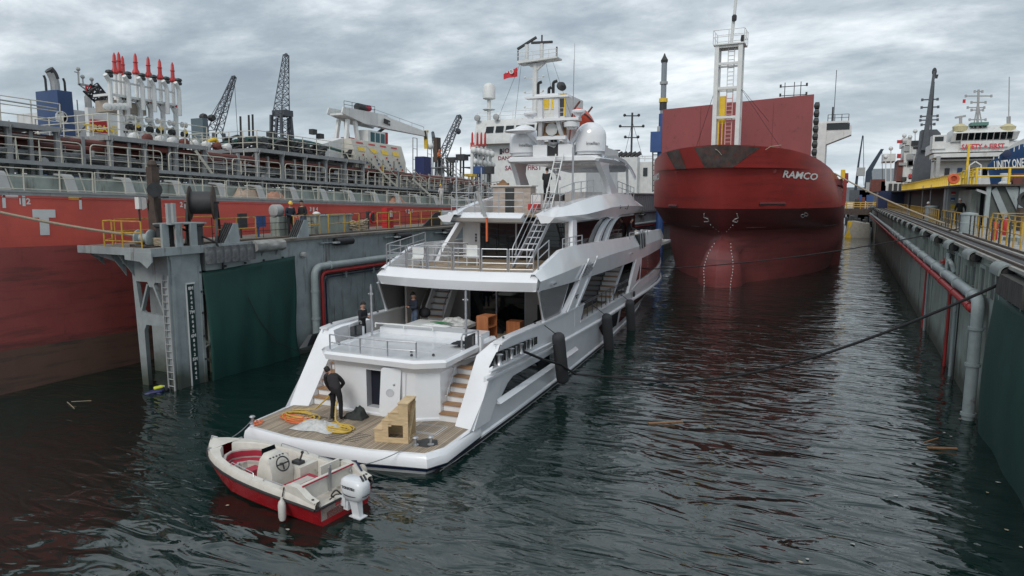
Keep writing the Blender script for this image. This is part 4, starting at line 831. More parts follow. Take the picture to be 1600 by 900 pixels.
    # poles that carry the upper deck
    for s in (-1, 1):
        MB().cyl((s*3.62, 9.45, 2.9), (s*3.62, 8.8, 4.25), .075, 12).build('deck_pillar', steel, t)
        MB().prism([(s*3.6, 11.35, 2.93), (s*3.6, 11.75, 2.93), (s*3.6, 13.0, 4.2), (s*3.6, 12.6, 4.2)], (-s*.12, 0, 0)).build('inner_pillar', gel, t)
        # slanted fashion plate with vent and emblem
        f = MB().prism([(s*3.80, 11.6, 2.9), (s*3.80, 13.7, 2.9), (s*3.83, 15.9, 4.15), (s*3.86, 16.9, 4.98), (s*3.86, 14.9, 4.98), (s*3.83, 13.9, 4.15)], (-s*.2, 0, 0)).build('fashion_plate', gel, t)
        for e, g in (((12.0, 2.92), (15.1, 4.96)), ((13.35, 2.92), (16.65, 4.96))): MB().bar((s*3.82, e[0], e[1]), (s*3.885, g[0], g[1]), .05, .09).build('plate_rib', gel, f)
        v = MB().poly([(s*3.885, 13.85, 4.2), (s*3.885, 14.95, 4.22), (s*3.955, 15.75, 4.74), (s*3.955, 14.65, 4.74)]).build('vent_grille', dark, f)
        lm = MB()
        for k in range(8): lm.bar((s*(3.9+.009*k), 13.92+k*.11, 4.23+k*.068), (s*(3.9+.009*k), 14.98+k*.11, 4.25+k*.068), .025, .025)
        for y0 in (13.45, 15.1): lm.bar((s*3.89, y0, 4.15), (s*3.96, y0+.95, 4.8), .06, .05)
        lm.build('louvre', gelgrey, v)
        # tinted side screen
        MB().prism([(s*3.66, 9.5, 2.95), (s*3.66, 11.45, 2.95), (s*3.66, 12.75, 4.2), (s*3.66, 8.95, 4.2)], (-s*.03, 0, 0)).build('side_screen', mat('grey_screen_glass', (.17, .165, .17), .08, var=0), t)
        # emblem
        b = MB()
        for k in range(4):
            a = k*PI/2+.2; b.poly([(s*3.835, 13.45+.13*math.cos(a), 3.72+.17*math.sin(a)), (s*3.835, 13.45+.03*math.cos(a+.8), 3.72+.035*math.sin(a+.8)), (s*3.835, 13.45+.03*math.cos(a-.8), 3.72+.035*math.sin(a-.8))])
        b.build('emblem', dark, f)
        text('VIII', .14, dark, f, (s*3.835, 13.3, 3.38), (R(90), 0, R(90*s)), 'emblem', .004)
        MB().box((s*3.82-.01, 13.05, 3.46), (s*3.82+.02, 13.6, 3.5)).build('emblem', dark, f)
    # side deck: house wall set in, dark
    MB().box((-2.75, 13.15, 2.0), (2.75, 41, 4.0)).build('main_house', mat('dark_house_side', (.03, .035, .04), .15, var=.2), t)
    # exterior stair seen through the opening
    for s in (1, -1):
        for k in range(8): inst(tm, 'stair_tread', t, (s*3.2, 20.9+k*.36, 2.35+k*.24), scale=(1.2, 1.2, 1)); inst(rm, 'stair_riser', t, (s*3.2, 20.8+k*.36, 2.35+k*.24), scale=(1.2, 1, 1))
        MB().prism([(s*3.62, 20.6, 2.2), (s*3.62, 20.9, 2.2), (s*3.62, 24.2, 4.2), (s*3.62, 23.6, 4.2)], (s*.05, 0, 0)).build('stair_string', gelgrey, t)
        railing([(s*3.72, 14.6, 2.15), (s*3.72, 24.6, 2.15)], t, mat('dark_steel_rail', (.16, .16, .17), .35, .8, var=.1), (.78, .70), .02, .95, 'side_railing', pr=.025)
        # forward pillar with triangular window
        pl = MB().prism([(s*3.84, 24.2, 2.15), (s*3.84, 27.6, 2.4), (s*3.86, 28.0, 4.02), (s*3.86, 26.2, 4.02)], (-s*.16, 0, 0)).build('side_pillar', gel, t)
        MB().prism([(s*3.855, 26.3, 2.62), (s*3.855, 27.3, 2.68), (s*3.868, 27.4, 3.6)], (s*.01, 0, 0)).build('triangle_window', darkglass, pl)
        MB().lathe([(.16, -.04), (.2, 0), (.16, .04)], (s*3.95, 25.3, 1.95), 12, (1, 0, 0)).build('fairlead', black, t)
    # full-beam forward glass
    b = MB(); grid_side(b, fr(28.0, 42.5, 20), lambda y: fwdcap(y)+.08, lambda y: 3.98+.1*max(0, (y-36)/6), off=-.06, n=2, fx=lambda y, z: hb(y, 3)); b.build('forward_window', brownglass, t)
    # --- upper deck: slab, sides with facets, bulwark
    US = [(8.8, 3.6), (12, 3.78), (20, 3.84), (30, 3.84), (36, 3.66), (39, 3.3), (42, 2.6), (44, 1.7), (45.3, .6)]
    ux = lambda y: lerp_tab(US, y)
    zl = lambda y: lerp_tab([(8.8, 4.2), (13, 4.1), (19, 3.98), (28, 3.88), (36, 3.95), (45.3, 4.25)], y)
    zk = lambda y: lerp_tab([(8.8, 4.62), (13, 4.78), (20, 4.85), (30, 4.75), (38, 4.7), (45.3, 4.8)], y)
    zt = lambda y: lerp_tab([(8.8, 4.88), (9.6, 5.1), (11.5, 5.62), (13, 5.7), (20, 5.58), (24.6, 5.48), (36, 5.42), (39, 5.3), (42, 5.0), (45.3, 4.9)], y)
    b = MB()
    yy = [8.8, 9.2, 9.6, 10.5, 11.5, 13]+fr(15, 39, 16)+[40.5, 42, 43, 44, 44.8, 45.3]
    for s in (1, -1):
        b.loft([[(s*(ux(y)-.25), y, zl(y)-.0), (s*(ux(y)-.0), y, zl(y)+.03), (s*(ux(y)+.10), y, zk(y)), (s*(ux(y)-.14), y, zt(y)), (s*(ux(y)-.30), y, zt(y)), (s*(ux(y)-.34), y, 4.7)] for y in yy], closed=False, cap=False)
    # bow cap
    b.poly([(-.6, 45.3, 4.25), (.6, 45.3, 4.25), (.7, 45.35, 4.8), (-.7, 45.35, 4.8)]); b.build('upper_bulwark', gel, t, angle=14)
    for s in (1, -1):
        MB().prism([(s*3.8, 27.0, 4.6), (s*3.8, 28.6, 4.65), (s*3.72, 28.7, 5.5), (s*3.72, 26.2, 5.5)], (s*.2, 0, 0)).build('bulwark_recess', darkglass, t)
        railing([(s*3.75, 24.5, 5.35), (s*3.75, 30.2, 5.3)], t, steel, (.35,), .03, 1.3, 'grab_rail')
        for y in (26.8, 27.5, 28.3): MB().cyl((s*4.02, y, 4.6), (s*3.95, y-.1, 5.75), .035, 8).build('recess_bar', steel, t)
        for y in (10.2, 15.5, 24.3): MB().obox((s*(ux(y)+.11), y, zk(y)-.3), (.08, .5, .06)).build('cleat', steel, t)
    # aft fascia of upper deck: three facets
    b = MB(); sec = []
    for i in range(11):
        u = i/10; x = -3.6+7.2*u; cam_ = .5*(1-(2*u-1)**2)
        y0 = 8.8-cam_; sec.append([(x*.93, y0+.55, 4.18), (x*.97, y0+.05, 4.2), (x, y0-.12, 4.58), (x*.975, y0+.33, 4.92), (x*.96, y0+.5, 4.92), (x*.96, y0+.5, 4.72)])
    b.loft(sec, closed=False, cap=False)
    for s in (1, -1): b.poly([(s*3.35, 9.35, 4.18), (s*3.49, 8.85, 4.2), (s*3.6, 8.68, 4.58), (s*3.51, 9.13, 4.92), (s*3.7, 9.2, 4.62)])
    b.build('upper_deck_fascia', gel, t)
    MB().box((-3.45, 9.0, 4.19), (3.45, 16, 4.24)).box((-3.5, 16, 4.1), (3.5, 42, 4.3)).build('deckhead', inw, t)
    MB().poly([(-3.5, 8.9, 4.74), (-1.5, 8.5, 4.74), (1.5, 8.5, 4.74), (3.5, 8.9, 4.74), (3.5, 16, 4.74), (-3.5, 16, 4.74)]).poly([(-3.5, 16, 4.74), (3.5, 16, 4.74), (3.4, 36, 4.74), (2.0, 42, 4.74), (-2.0, 42, 4.74), (-3.4, 36, 4.74)]).build('upper_deck_floor', teak2, t)
    for x in (-2.6, -1.3, .1, 1.5): MB().box((x-.2, 8.42+.05*x*x, 4.5), (x+.2, 8.5+.05*x*x, 4.6)).build('fascia_lamp', gelgrey, t)
    MB().prism([(-3.0, 10.2, 4.18), (-3.0, 11.4, 4.18), (-3.0, 10.9, 4.0)], (.7, 0, 0)).build('deckhead_fairing', gel, t)
    # railings of the upper deck aft
    seg = [(-3.3, 9.2), (-2.3, 8.95), (-1.2, 8.75), (0, 8.68), (1.2, 8.75), (2.3, 8.95), (3.3, 9.2)]
    for a, c in zip(seg, seg[1:]):
        dx = (c[0]-a[0])*.04
        railing([(a[0]+dx, a[1], 4.9), (c[0]-dx, c[1], 4.9)], t, steel, (.92, .62, .36, .12), .02, 1.1, 'railing_panel', pr=.032)
    railing([(-3.42, 9.2, 4.9), (-3.42, 12.6, 5.6-.35)], t, steel, (.95, .62, .32), .022, 1.3, 'port_railing', pr=.03)
    railing([(3.42, 9.3, 4.9), (3.42, 10.6, 5.2)], t, steel, (.9, .55), .022, 1.2, 'starboard_railing', pr=.03)
    railing([(3.5, 12.2, 5.62), (3.5, 15.2, 5.62)], t, steel, (.45, .22), .022, .9, 'starboard_railing', pr=.028)
    # inner stairwell guard on upper deck
    railing([(-2.9, 11.2, 4.74), (-1.5, 11.2, 4.74), (-1.5, 13.2, 4.74), (-2.9, 13.2, 4.74)], t, steel, (.95, .5), .02, .8, 'stairwell_railing', pr=.028)
    # --- upper house
    MB().box((-2.95, 15.7, 4.74), (-2.0, 15.85, 6.75)).box((2.5, 15.7, 4.74), (2.95, 15.85, 6.75)).box((-2.0, 15.7, 6.62), (2.5, 15.85, 6.75)).box((-2.9, 15.85, 4.74), (2.9, 30, 5.32)).box((-2.85, 15.85, 6.6), (2.85, 30, 6.75)).build('upper_house', gel, t)
    for x0, x1 in ((-1.98, -1.02), (-1.0, -.06), (.0, 1.24), (1.26, 2.5)): MB().box((x0, 15.76, 4.76), (x1, 15.8, 6.62)).build('sliding_door', darkglass, t)
    MB().box((-.07, 15.7, 4.76), (0, 15.76, 6.62)).build('door_mullion', gelgrey, t)
    for z in (5.6, 5.75, 5.9): MB().box((-2.25, 15.66, z), (-2.17, 15.7, z+.1)).build('switch', dark, t)
    for s in (1, -1):
        b = MB().poly([(s*2.93, 15.9, 5.32), (s*2.93, 30, 5.32), (s*2.93, 30, 6.62), (s*2.93, 15.9, 6.62)]); b.build('side_glass', brownglass if s > 0 else darkglass, t)
        # curved arches
        for y0 in (19.2, 21.0):
            b = MB(); rr = []
            for i in range(9):
                u = i/8; y = y0+3.9*u**1.35*1.0; z = 5.3+1.42*math.sin(u*PI/2); rr.append([(s*2.95, y, z), (s*3.2, y, z-.02), (s*3.2, y+.5-.2*u, z-.02), (s*2.95, y+.5-.2*u, z)])
            b.loft(rr); b.build('curved_arch', gel, t)
        # aft slanted pillar
        MB().prism([(s*3.35, 14.2, 5.5), (s*3.35, 14.9, 5.5), (s*3.0, 16.0, 6.75), (s*3.0, 15.3, 6.75)], (-s*.2, 0, 0)).build('slanted_pillar', gel, t)
        MB().prism([(s*3.38, 13.4, 4.74), (s*3.38, 15.0, 4.74), (s*3.38, 14.9, 5.5), (s*3.38, 14.2, 5.5)], (-s*.2, 0, 0)).build('pillar_foot', gel, t)
    MB().box((-2.6, 29.9, 4.74), (2.6, 30.0, 6.7)).build('front_windscreen', brownglass, t)
    # --- sundeck brow
    sx = lambda y: lerp_tab([(12.9, 2.62), (16, 3.0), (20, 3.25), (29, 3.25), (32, 3.0), (34.5, 2.2), (35.6, 1.2)], y)
    s0 = lambda y: lerp_tab([(12.9, 6.68), (16, 6.66), (21.5, 6.72), (23, 6.55), (25, 6.78), (35.6, 6.8)], y)
    s1 = lambda y: lerp_tab([(12.9, 6.95), (17, 7.0), (22, 7.3), (28, 7.28), (35.6, 7.05)], y)
    s2 = lambda y: lerp_tab([(12.9, 7.02), (14.2, 7.28), (17, 7.62), (20, 7.92), (24, 8.02), (28.5, 7.98), (30, 7.6), (33, 7.35), (35.6, 7.1)], y)
    b = MB(); yy = [12.9, 13.5, 14.2, 15.5, 17, 18.5, 20, 21.5, 23, 24, 25, 26.5, 28.5, 30, 31.5, 33, 34.5, 35.6]
    for s in (1, -1):
        f = 1 if s > 0 else .9
        b.loft([[(s*(sx(y)-.5), y, s0(y)), (s*(sx(y)-.1), y, s0(y)+.02), (s*(sx(y)+.14), y, s1(y)), (s*(sx(y)-.28), y, s2(y)), (s*(sx(y)-.7), y, s2(y)+.02), (s*(sx(y)-.75), y, 7.0)] for y in yy], closed=False, cap=False)
        b.poly([(s*2.25, 12.9, 6.68), (s*2.65, 12.9, 6.7), (s*2.89, 12.9, 6.95), (s*2.47, 12.9, 7.02), (s*2.05, 12.9, 7.04)])
    b.poly([(-1.2, 35.6, 6.8), (1.2, 35.6, 6.8), (1.2, 35.6, 7.1), (-1.2, 35.6, 7.1)])
    b.build('sundeck_side', gel, t)
    b = MB()
    for xa, xb in ((-2.75, 1.15),):
        b.loft([[(x, 13.9, 6.66), (x, 13.45, 6.7), (x, 13.25, 6.88), (x, 13.75, 7.12), (x, 13.95, 7.12)] for x in (xa, xb)], closed=False, cap=False); b.poly([(xb, 13.9, 6.66), (xb, 13.45, 6.7), (xb, 13.25, 6.88), (xb, 13.75, 7.12), (xb, 13.95, 7.12)])
    b.build('sundeck_fascia', gel, t)
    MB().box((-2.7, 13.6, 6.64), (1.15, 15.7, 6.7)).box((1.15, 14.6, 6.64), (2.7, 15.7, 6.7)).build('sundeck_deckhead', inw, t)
    MB().box((-2.7, 13.7, 6.9), (1.15, 34, 7.0)).box((1.15, 14.6, 6.9), (2.6, 34, 7.0)).build('sundeck_floor', teak2, t)
    MB().poly([(-2.6, 30.2, 7.62), (2.6, 30.2, 7.62), (1.9, 34.8, 7.2), (-1.9, 34.8, 7.2)]).poly([(-2.8, 28.4, 8.0), (2.8, 28.4, 8.0), (2.6, 30.2, 7.62), (-2.6, 30.2, 7.62)]).build('brow_top', gel, t)
    MB().prism([(3.32, 23.6, 7.16), (3.32, 23.9, 7.26), (3.32, 23.6, 7.36)], (.06, 0, 0)).tube([(3.38, 24.9, 7.15), (3.44, 25.2, 7.1), (3.44, 25.5, 7.35)], .02, 6).build('side_light', dark, t)
    # sundeck rails
    railing([(-2.6, 13.75, 7.1), (1.1, 13.75, 7.1)], t, steel, (.95, .6, .3), .018, 1.25, 'sundeck_railing', pr=.024)
    railing([(1.2, 14.7, 7.0), (1.2, 17.2, 7.0)], t, steel, (1.0, .6, .3), .018, 1.25, 'sundeck_railing', pr=.024)
    railing([(2.45, 15.0, 7.4), (2.55, 17, 7.7), (2.6, 20.5, 7.9)], t, steel, (.85, .5), .02, 1.4, 'sundeck_railing', pr=.026)
    railing([(-2.55, 14.2, 7.3), (-2.6, 17, 7.65), (-2.6, 20.5, 7.9)], t, steel, (.85, .5), .02, 1.4, 'sundeck_railing', pr=.026)
    railing([(2.6, 26.2, 7.95), (2.5, 31.5, 7.6)], t, steel, (.85, .5), .02, 1.4, 'sundeck_railing', pr=.026)
    MB().cyl((2.35, 17.4, 7.0), (2.35, 17.4, 10.3), .05, 8).build('boom_pole', steel, t)
    MB().cyl((-2.5, 14.1, 7.05), (-2.5, 14.1, 9.6), .04, 8).build('ensign_pole', steel, t)
    MB().cyl((-.95, 13.6, 7.0), (-.95, 13.6, 9.2), .03, 8).build('ensign_pole', steel, t)
    MB().prism([(-1.05, 13.1, 8.1), (-.85, 13.1, 8.1), (-.45, 13.05, 6.95), (-.62, 13.05, 6.95)], (0, .06, 0)).build('folded_ladder', lgsteel, t)
    # staircase from upper deck to sundeck
    A0, A1 = Vector((1.65, 11.9, 4.74)), Vector((1.9, 14.6, 7.0))
    for x in (-.34, .34):
        o = Vector((x, 0, 0)); MB().bar(A0+o, A1+o, .06, .18).build('stair_string', steel, t)
        MB().tube(round_path([A0+o+Vector((0, -.05, .1)), A0+o+Vector((0, -.05, .9)), A1+o+Vector((0, -.1, 1.0)), A1+o+Vector((0, .3, 1.0))], .2), .026, 6).build('handrail', steel, t)
        MB().tube([A0+o+Vector((0, .2, .55)), A1+o+Vector((0, -.2, .5))], .018, 6).build('handrail', steel, t)
    st = MB().box((-.32, -.12, 0), (.32, .12, .04)).mesh('stair_tread', gelgrey)
    for k in range(8): q = A0.lerp(A1, (k+.7)/8.4); inst(st, 'stair_tread', t, q)
    # bar counter and gear
    c = MB().box((-2.0, 17.4, 7.0), (.1, 18.2, 8.38)).build('bar_counter', mat('beige_veneer', (.40, .34, .30), .5, var=.25, sc=2, stretch=(1, 1, 4)), t); MB().box((-2.1, 17.3, 8.38), (.2, 18.3, 8.44)).build('counter_top', wht, c); MB().box((-1.3, 17.37, 7.02), (-.8, 17.4, 8.3)).build('counter_recess', dark, c)
    [MB().box(p, q).build('covered_furniture', mat('dust_cover', (.36, .34, .33), .8, var=.2, bump=.5, bsc=3), t) for p, q in (((1.6, 18.5, 7.0), (2.7, 22.0, 8.1)), ((-2.6, 22, 7), (-.6, 25, 8.0)))]
    MB().box((-.6, 19.9, 7.0), (1.2, 21.4, 7.6)).build('raised_step', gelgrey, t)
    # ladder to hardtop
    b = MB()
    for x in (.05, .5): b.bar((x, 19.4, 7.0), (x+.25, 20.9, 10.2), .06, .05)
    b.build('hardtop_ladder', wht, t)
    rg = MB().cyl((-.22, 0, 0), (.22, 0, 0), .022, 6).mesh('rung', wht)
    for k in range(10): inst(rg, 'rung', t, (.3+.25*(k+.5)/10, 19.4+1.5*(k+.5)/10, 7.0+3.2*(k+.5)/10))
    # --- hardtop and arch
    b = MB(); rr = []
    for y, w, z, h in ((21.0, 2.5, 9.84, .2), (21.15, 2.65, 9.76, .36), (24, 2.72, 9.8, .38), (28, 2.6, 9.8, .24), (30.2, 2.3, 9.6, .18), (30.9, 1.9, 9.5, .06)):
        rr.append([(-w, y, z), (w, y, z), (w+.1, y, z+h*.5), (w-.15, y, z+h), (-w+.15, y, z+h), (-w-.1, y, z+h*.5)])
    b.loft(rr); b.build('hardtop', gel, t)
    for s in (1, -1):
        b = MB(); rr = []
        for y, z, w, x in ((24.4, 7.85, 1.9, 2.95), (23.7, 8.5, 1.5, 2.85), (22.8, 9.2, 1.35, 2.74), (22.5, 9.65, 1.9, 2.68), (22.7, 10.05, 3.0, 2.62)):
            rr.append([(s*x, y-w/2, z), (s*x, y+w/2, z), (s*(x-.28), y+w/2, z), (s*(x-.28), y-w/2, z)])
        b.loft(rr); b.build('arch_leg', gel, t)
        MB().bar((s*2.5, 29.6, 7.9), (s*2.4, 29.6, 9.7), .12, .25).build('front_pillar', wht, t)
        b = MB(); b.loft([[(s*2.62, y, z), (s*2.74, y, z), (s*2.74, y, z+.2), (s*2.62, y, z+.2)] for y, z in ((22.6, 9.95), (25, 10.1), (27.5, 9.95), (29.5, 9.55), (31, 9.0))]); b.build('arch_fairing', gel, t)
        # satellite dome
        b = MB().lathe([(.3, 0), (.76, .03), (.8, .16), (.86, .2), (.86, 1.02), (.82, 1.28), (.7, 1.5), (.5, 1.68), (.25, 1.79), (.01, 1.81)], (s*1.98, 22.0, 10.15), 28); dm = b.build('satellite_dome', gel, t)
        MB().lathe([(.87, 0), (.885, .02), (.87, .04)], (s*1.98, 22.0, 10.33), 28).build('dome_seam', gelgrey, dm)
        text('Intellian', .24, dark, dm, (s*1.98+.35, 21.2, 10.75), (R(90), 0, R(24)), 'lettering', .004)
        MB().lathe([(.2, 0), (.26, .02), (.3, .6), (.01, .62)], (s*.75, 21.6, 10.1), 4).box((s*.75-.42, 21.2, 10.1), (s*.75+.42, 22, 10.75)).build('mast_foot', gel, t)
    MB().prism([(-.3, 21.3, 10.12), (.35, 21.3, 10.12), (.3, 21.3, 10.8), (.05, 21.3, 10.55), (-.3, 21.3, 10.7)], (0, .3, 0)).build('dark_cover', black, t)
    MB().sph((-.05, 21.6, 10.95), (.35, .3, .28), 12, 6).build('small_dome', gel, t)
    for x in (-.05, .15): MB().cyl((x, 21.2, 10.95), (x, 21.4, 10.95), .07, 10).build('horn', dark, t)
    # radar mast, raked aft
    for s in (1, -1):
        MB().loft([[(s*x, y-.2, z), (s*x, y+.35, z), (s*(x-.22), y+.35, z), (s*(x-.22), y-.2, z)] for x, y, z in ((.95, 21.5, 10.7), (.72, 21.0, 11.3), (.6, 20.7, 12.0))]).build('mast_leg', gel, t)
        MB().bar((s*.46, 20.6, 12.0), (s*.46, 20.45, 13.2), .24, .3).build('mast_column', gel, t)
        MB().bar((s*.95, 21.7, 10.8), (s*1.6, 21.3, 11.5), .14, .2).build('mast_strut', gel, t)
    MB().box((-.85, 20.9, 11.0), (.85, 21.3, 11.2)).build('lower_crossbeam', gel, t); MB().box((-1.7, 20.3, 11.95), (1.75, 20.9, 12.1)).build('upper_crossbeam', gel, t)
    MB().box((-.85, 21.0, 11.2), (.85, 21.1, 11.95)).build('cardboard_cover', mat('brown_cardboard', (.24, .135, .07), .8, var=.2), t)
    MB().lathe([(.32, 0), (.36, .05), (.36, .1), (.25, .14)], (.05, 20.95, 11.55), 9, (0, -1, 0)).build('white_radome', wht, t)
    for x, y, z in ((-1.1, 20.6, 12.1), (1.66, 20.6, 12.1)):
        MB().lathe([(.14, 0), (.17, .1), (.36, .24), (.37, .34), (.3, .4), (.01, .42)], (x, y, z), 18).build('antenna_pod', gel, t)
    for x in (1.25,): MB().lathe([(.25, 0), (.3, .1), (.42, .12), (.44, .35), (.36, .4), (.01, .42)], (x, 20.7, 11.5), 18).build('antenna_base', gel, t)
    MB().sph((-1.75, 20.7, 11.5), (.95, .5, .14), 16, 6).build('spreader_wing', gel, t)
    MB().box((-1.3, 20.2, 13.18), (1.2, 20.8, 13.28)).build('mast_top_platform', gel, t); MB().box((-.75, 20.3, 13.28), (.6, 20.7, 13.4)).build('mast_top_platform', gel, t)
    for x, h, b2 in ((-.62, .62, .2), (.25, .62, .22), (.0, .3, .14)):
        MB().tube(round_path([(x, 20.5, 13.3), (x, 20.5, 13.4+h), (x+b2, 20.5, 13.4+h+.05)], .2), .085, 8).build('dark_pipe', black, t)
    MB().lathe([(.02, 0), (.26, .02), (.28, .12), (.12, .3)], (.68, 20.5, 13.72), 14, (.6, -.6, .5)).build('searchlight', dark, t)
    return t
yacht()
def yacht_gear():
    def lab(o, l, c, g=None): return tag(o, l, c, g)
    rz = R(4.2)
    # big dark fenders on the starboard side
    for (y, x, z0, z1, l) in ((9.7, 4.08, .25, 2.45, 'aftmost dark grey tubular fender on the yacht side, crossed by the black mooring rope'), (17.6, 4.1, -.1, 1.95, 'middle dark grey tubular fender on the yacht starboard side'), (23.1, 4.1, -.2, 1.9, 'foremost dark grey tubular fender on the yacht starboard side')):
        b = MB(); r = .3; c0 = Vector((x+.05, y-.0, z1)); c1 = Vector((x+.05, y+.75, z0)); d = (c1-c0).normalized(); Lg = (c1-c0).length
        b.lathe([(.1, 0), (.18, .03), (.24, .1), (.26, .2), (.26, Lg-.2), (.24, Lg-.1), (.17, Lg-.03), (.1, Lg)], c0, 18, d)
        o = b.build('fender', mat('fender_cloth', (.035, .037, .042), .85, var=.15, sc=10, bump=.3, bsc=40), None); o.location = (-13.5, 14.9, 0); o.rotation_euler = (0, 0, rz); lab(o, l, 'fender')
        q = MB().tube([yw(x, y, z1-.05), yw(3.8, y-.5, z1+.35), yw(3.6, y-.6, max(z1+.5, 3.0 if y < 14 else 2.2))], .018, 5).build('fender_line', rope_blk, None); lab(q, 'thin line holding the '+('aftmost' if y < 12 else 'middle' if y < 20 else 'foremost')+' fender on the yacht', 'line')
    def place(b, name, m, l, c, group=None, loc=(0, 0, 0), rot=0):
        o = b.build(name, m, None); p = yw(*loc); o.location = p; o.rotation_euler = (0, 0, rz+rot); return lab(o, l, c, group)
    # plywood steps
    t = thing('plywood_steps', 'rough plywood three-step block standing on the swim platform', 'steps', yw(1.72, 1.35, .605), rz+R(12))
    prof = [(-.55, 0), (-.55, .38), (-.3, .38), (-.3, .66), (-.02, .66), (-.02, .92), (.2, .92), (.2, 1.2), (.5, 1.2), (.5, 0)]
    hole = None
    for y in (-.38, .34):
        b = MB()     # side cheek built from pieces so the cut-out shows
        for x0, x1, z0, z1 in ((-.55, -.3, 0, .38), (-.3, .5, 0, .16), (-.3, -.02, .16, .66) if y > 0 else (-.3, -.12, .16, .66), (.2, .5, .16, 1.2) if y > 0 else (.34, .5, .16, 1.2), (-.12, .34, .55, .92) if y < 0 else (-.02, .2, .16, .92), (.2, .34, .92, 1.2) if y < 0 else (0, .01, .2, .21), (-.12, -.02, .5, .6) if y < 0 else (0, .01, .2, .21)):
            b.box((x0, y, z0), (x1, y+.03, z1))
        b.build('side_panel', ply, t)
    for x0, x1, z in ((-.57, -.29, .38), (-.31, -.01, .66), (-.03, .21, .92), (.19, .52, 1.2)): MB().box((x0, -.4, z), (x1, .39, z+.035)).build('step_board', ply, t)
    for x, z0, z1 in ((-.55, 0, .38), (-.3, .4, .66), (-.02, .68, .92)): MB().box((x-.01, -.36, z0), (x+.015, .36, z1)).build('riser_board', ply, t)
    MB().bar((.48, -.33, .1), (.48, .33, 1.1), .09, .03).build('brace', ply, t); MB().box((.45, -.37, 0), (.5, .37, .1)).build('base_board', ply, t)
    # wooden cabinet on the aft deck
    wood = mat('orange_wood', (.36, .13, .05), .45, var=.2, sc=2, stretch=(6, 6, .6))
    t = thing('wooden_cabinet', 'orange-brown open wooden shelf cabinet standing on the yacht aft deck', 'cabinet', yw(1.75, 8.15, 2.0), rz+R(-8))
    MB().box((-.34, -.3, 0), (-.31, .38, 1.28)).box((-.34, -.3, 0), (.2, -.27, 1.28)).build('side_panel', wood, t)
    MB().box((-.34, .35, 0), (.2, .38, 1.28)).build('end_panel', wood, t)
    for z in (0.02, .42, .83, 1.25): MB().box((-.31, -.27, z), (.2, .35, z+.035)).build('shelf', wood, t)
    MB().box((-.3, .3, .05), (-.27, .35, 1.2)).build('back_panel', mat('dark_wood', (.08, .03, .015), .5), t)
    place(MB().box((-.3, -.25, 0), (.3, .25, .75)), 'wooden_box', wood, 'plain orange-brown wooden box behind the shelf cabinet on the yacht', 'box', loc=(2.1, 10.2, 2.0))
    # covered table with clutter, plastic sheets
    crumple = mat('plastic_sheet', (.50, .50, .49), .35, var=.2, sc=6, bump=.5, bsc=10)
    t = thing('covered_table', 'low white table covered with plastic sheet and paper on the yacht aft deck', 'table', yw(-.55, 8.4, 2.0), rz)
    MB().box((-1.3, -.6, .62), (1.3, .8, .72)).build('table_top', wht, t)
    for x in (-1, 1): MB().box((x-.1, -.1, 0), (x+.1, .2, .62)).build('leg', gelgrey, t)
    from mathutils import noise as MN
    def sheet(w, d, h, seed, nx=40, ny=30):
        def q(i, j):
            u, v = i/nx-.5, j/ny-.5; p = Vector((u*w*2.2, v*d*2.2, seed*3.7)); n1 = MN.noise(p); n2 = 1-abs(MN.noise(p*2.3))*2; n3 = MN.noise(p*6)
            e = max(0, 1-(4*u*u)**1.6)*max(0, 1-(4*v*v)**1.6)
            a = math.atan2(v, u); k = .82+.25*MN.noise(Vector((math.cos(a)*1.3, math.sin(a)*1.3, seed)))
            return (u*w*k*1.2, v*d*k*1.2, .01+h*e**.4*max(.05, .45+.5*n1+.28*n2+.12*n3)*(.25+.75*e))
        b = MB(); b.loft([[q(i, j) for j in range(ny+1)] for i in range(nx+1)], closed=False, cap=False); return b
    place(sheet(1.6, 1.0, .28, 3), 'plastic_sheet', crumple, 'crumpled clear plastic heap on the covered table by the stairs', 'plastic sheet', loc=(.0, 8.8, 2.73))
    place(sheet(1.2, .6, .1, 4), 'paper_sheet', mat('paper_white', (.7, .71, .7), .6, var=.1), 'flat white and green printed sheet on the near edge of the covered table', 'sheet', loc=(-.5, 8.1, 2.73))
    place(MB().prism([(-.5, -.1, 0), (.4, -.25, .02), (.6, -.15, .02), (-.3, .05, 0)], (0, 0, .02)), 'green_sheet', mat('bright_green', (.02, .2, .06), .5), 'narrow green strip of card on the covered table', 'card', loc=(-.35, 8.35, 2.82))
    place(sheet(1.5, .9, .25, 9), 'plastic_sheet', crumple, 'crumpled grey plastic sheet lying on the swim platform between the hoses', 'plastic sheet', loc=(-1.15, 1.25, .61))
    for (x, y, s, l) in ((-1.9, 9.7, .27, 'dark grey ball-shaped bag at the foot of the cockpit stairs'), (-2.6, 9.3, .24, 'dark bag beside the man in jeans on the yacht')):
        place(MB().sph((0, 0, s*.8), (s, s*.8, s*.85), 14, 8), 'bag', clothb, l, 'bag', loc=(x, y, 2.0+.7*(x > -2)))
    place(sheet(1.3, 1.7, .55, 12), 'black_bag', clothb, 'large heap of black bags and covers beside the yacht starboard bulwark', 'bags', loc=(2.6, 10.6, 2.0))
    place(sheet(2.0, 1.4, .7, 13), 'black_cover', clothb, 'black cover heaped in front of the saloon doors', 'cover', loc=(.3, 11.5, 2.0))
    t = thing('folding_chair', 'black folding chair with a white mark, by the yacht saloon door', 'chair', yw(2.7, 11.6, 2.0), rz)
    MB().box((-.3, 0, .45), (.3, .5, .5)).build('seat', clothb, t); MB().box((-.3, .48, .45), (.3, .53, 1.15)).build('backrest', clothb, t); text('epic', .16, wht, t, (0, .475, .9), name='printed_mark', depth=.003)
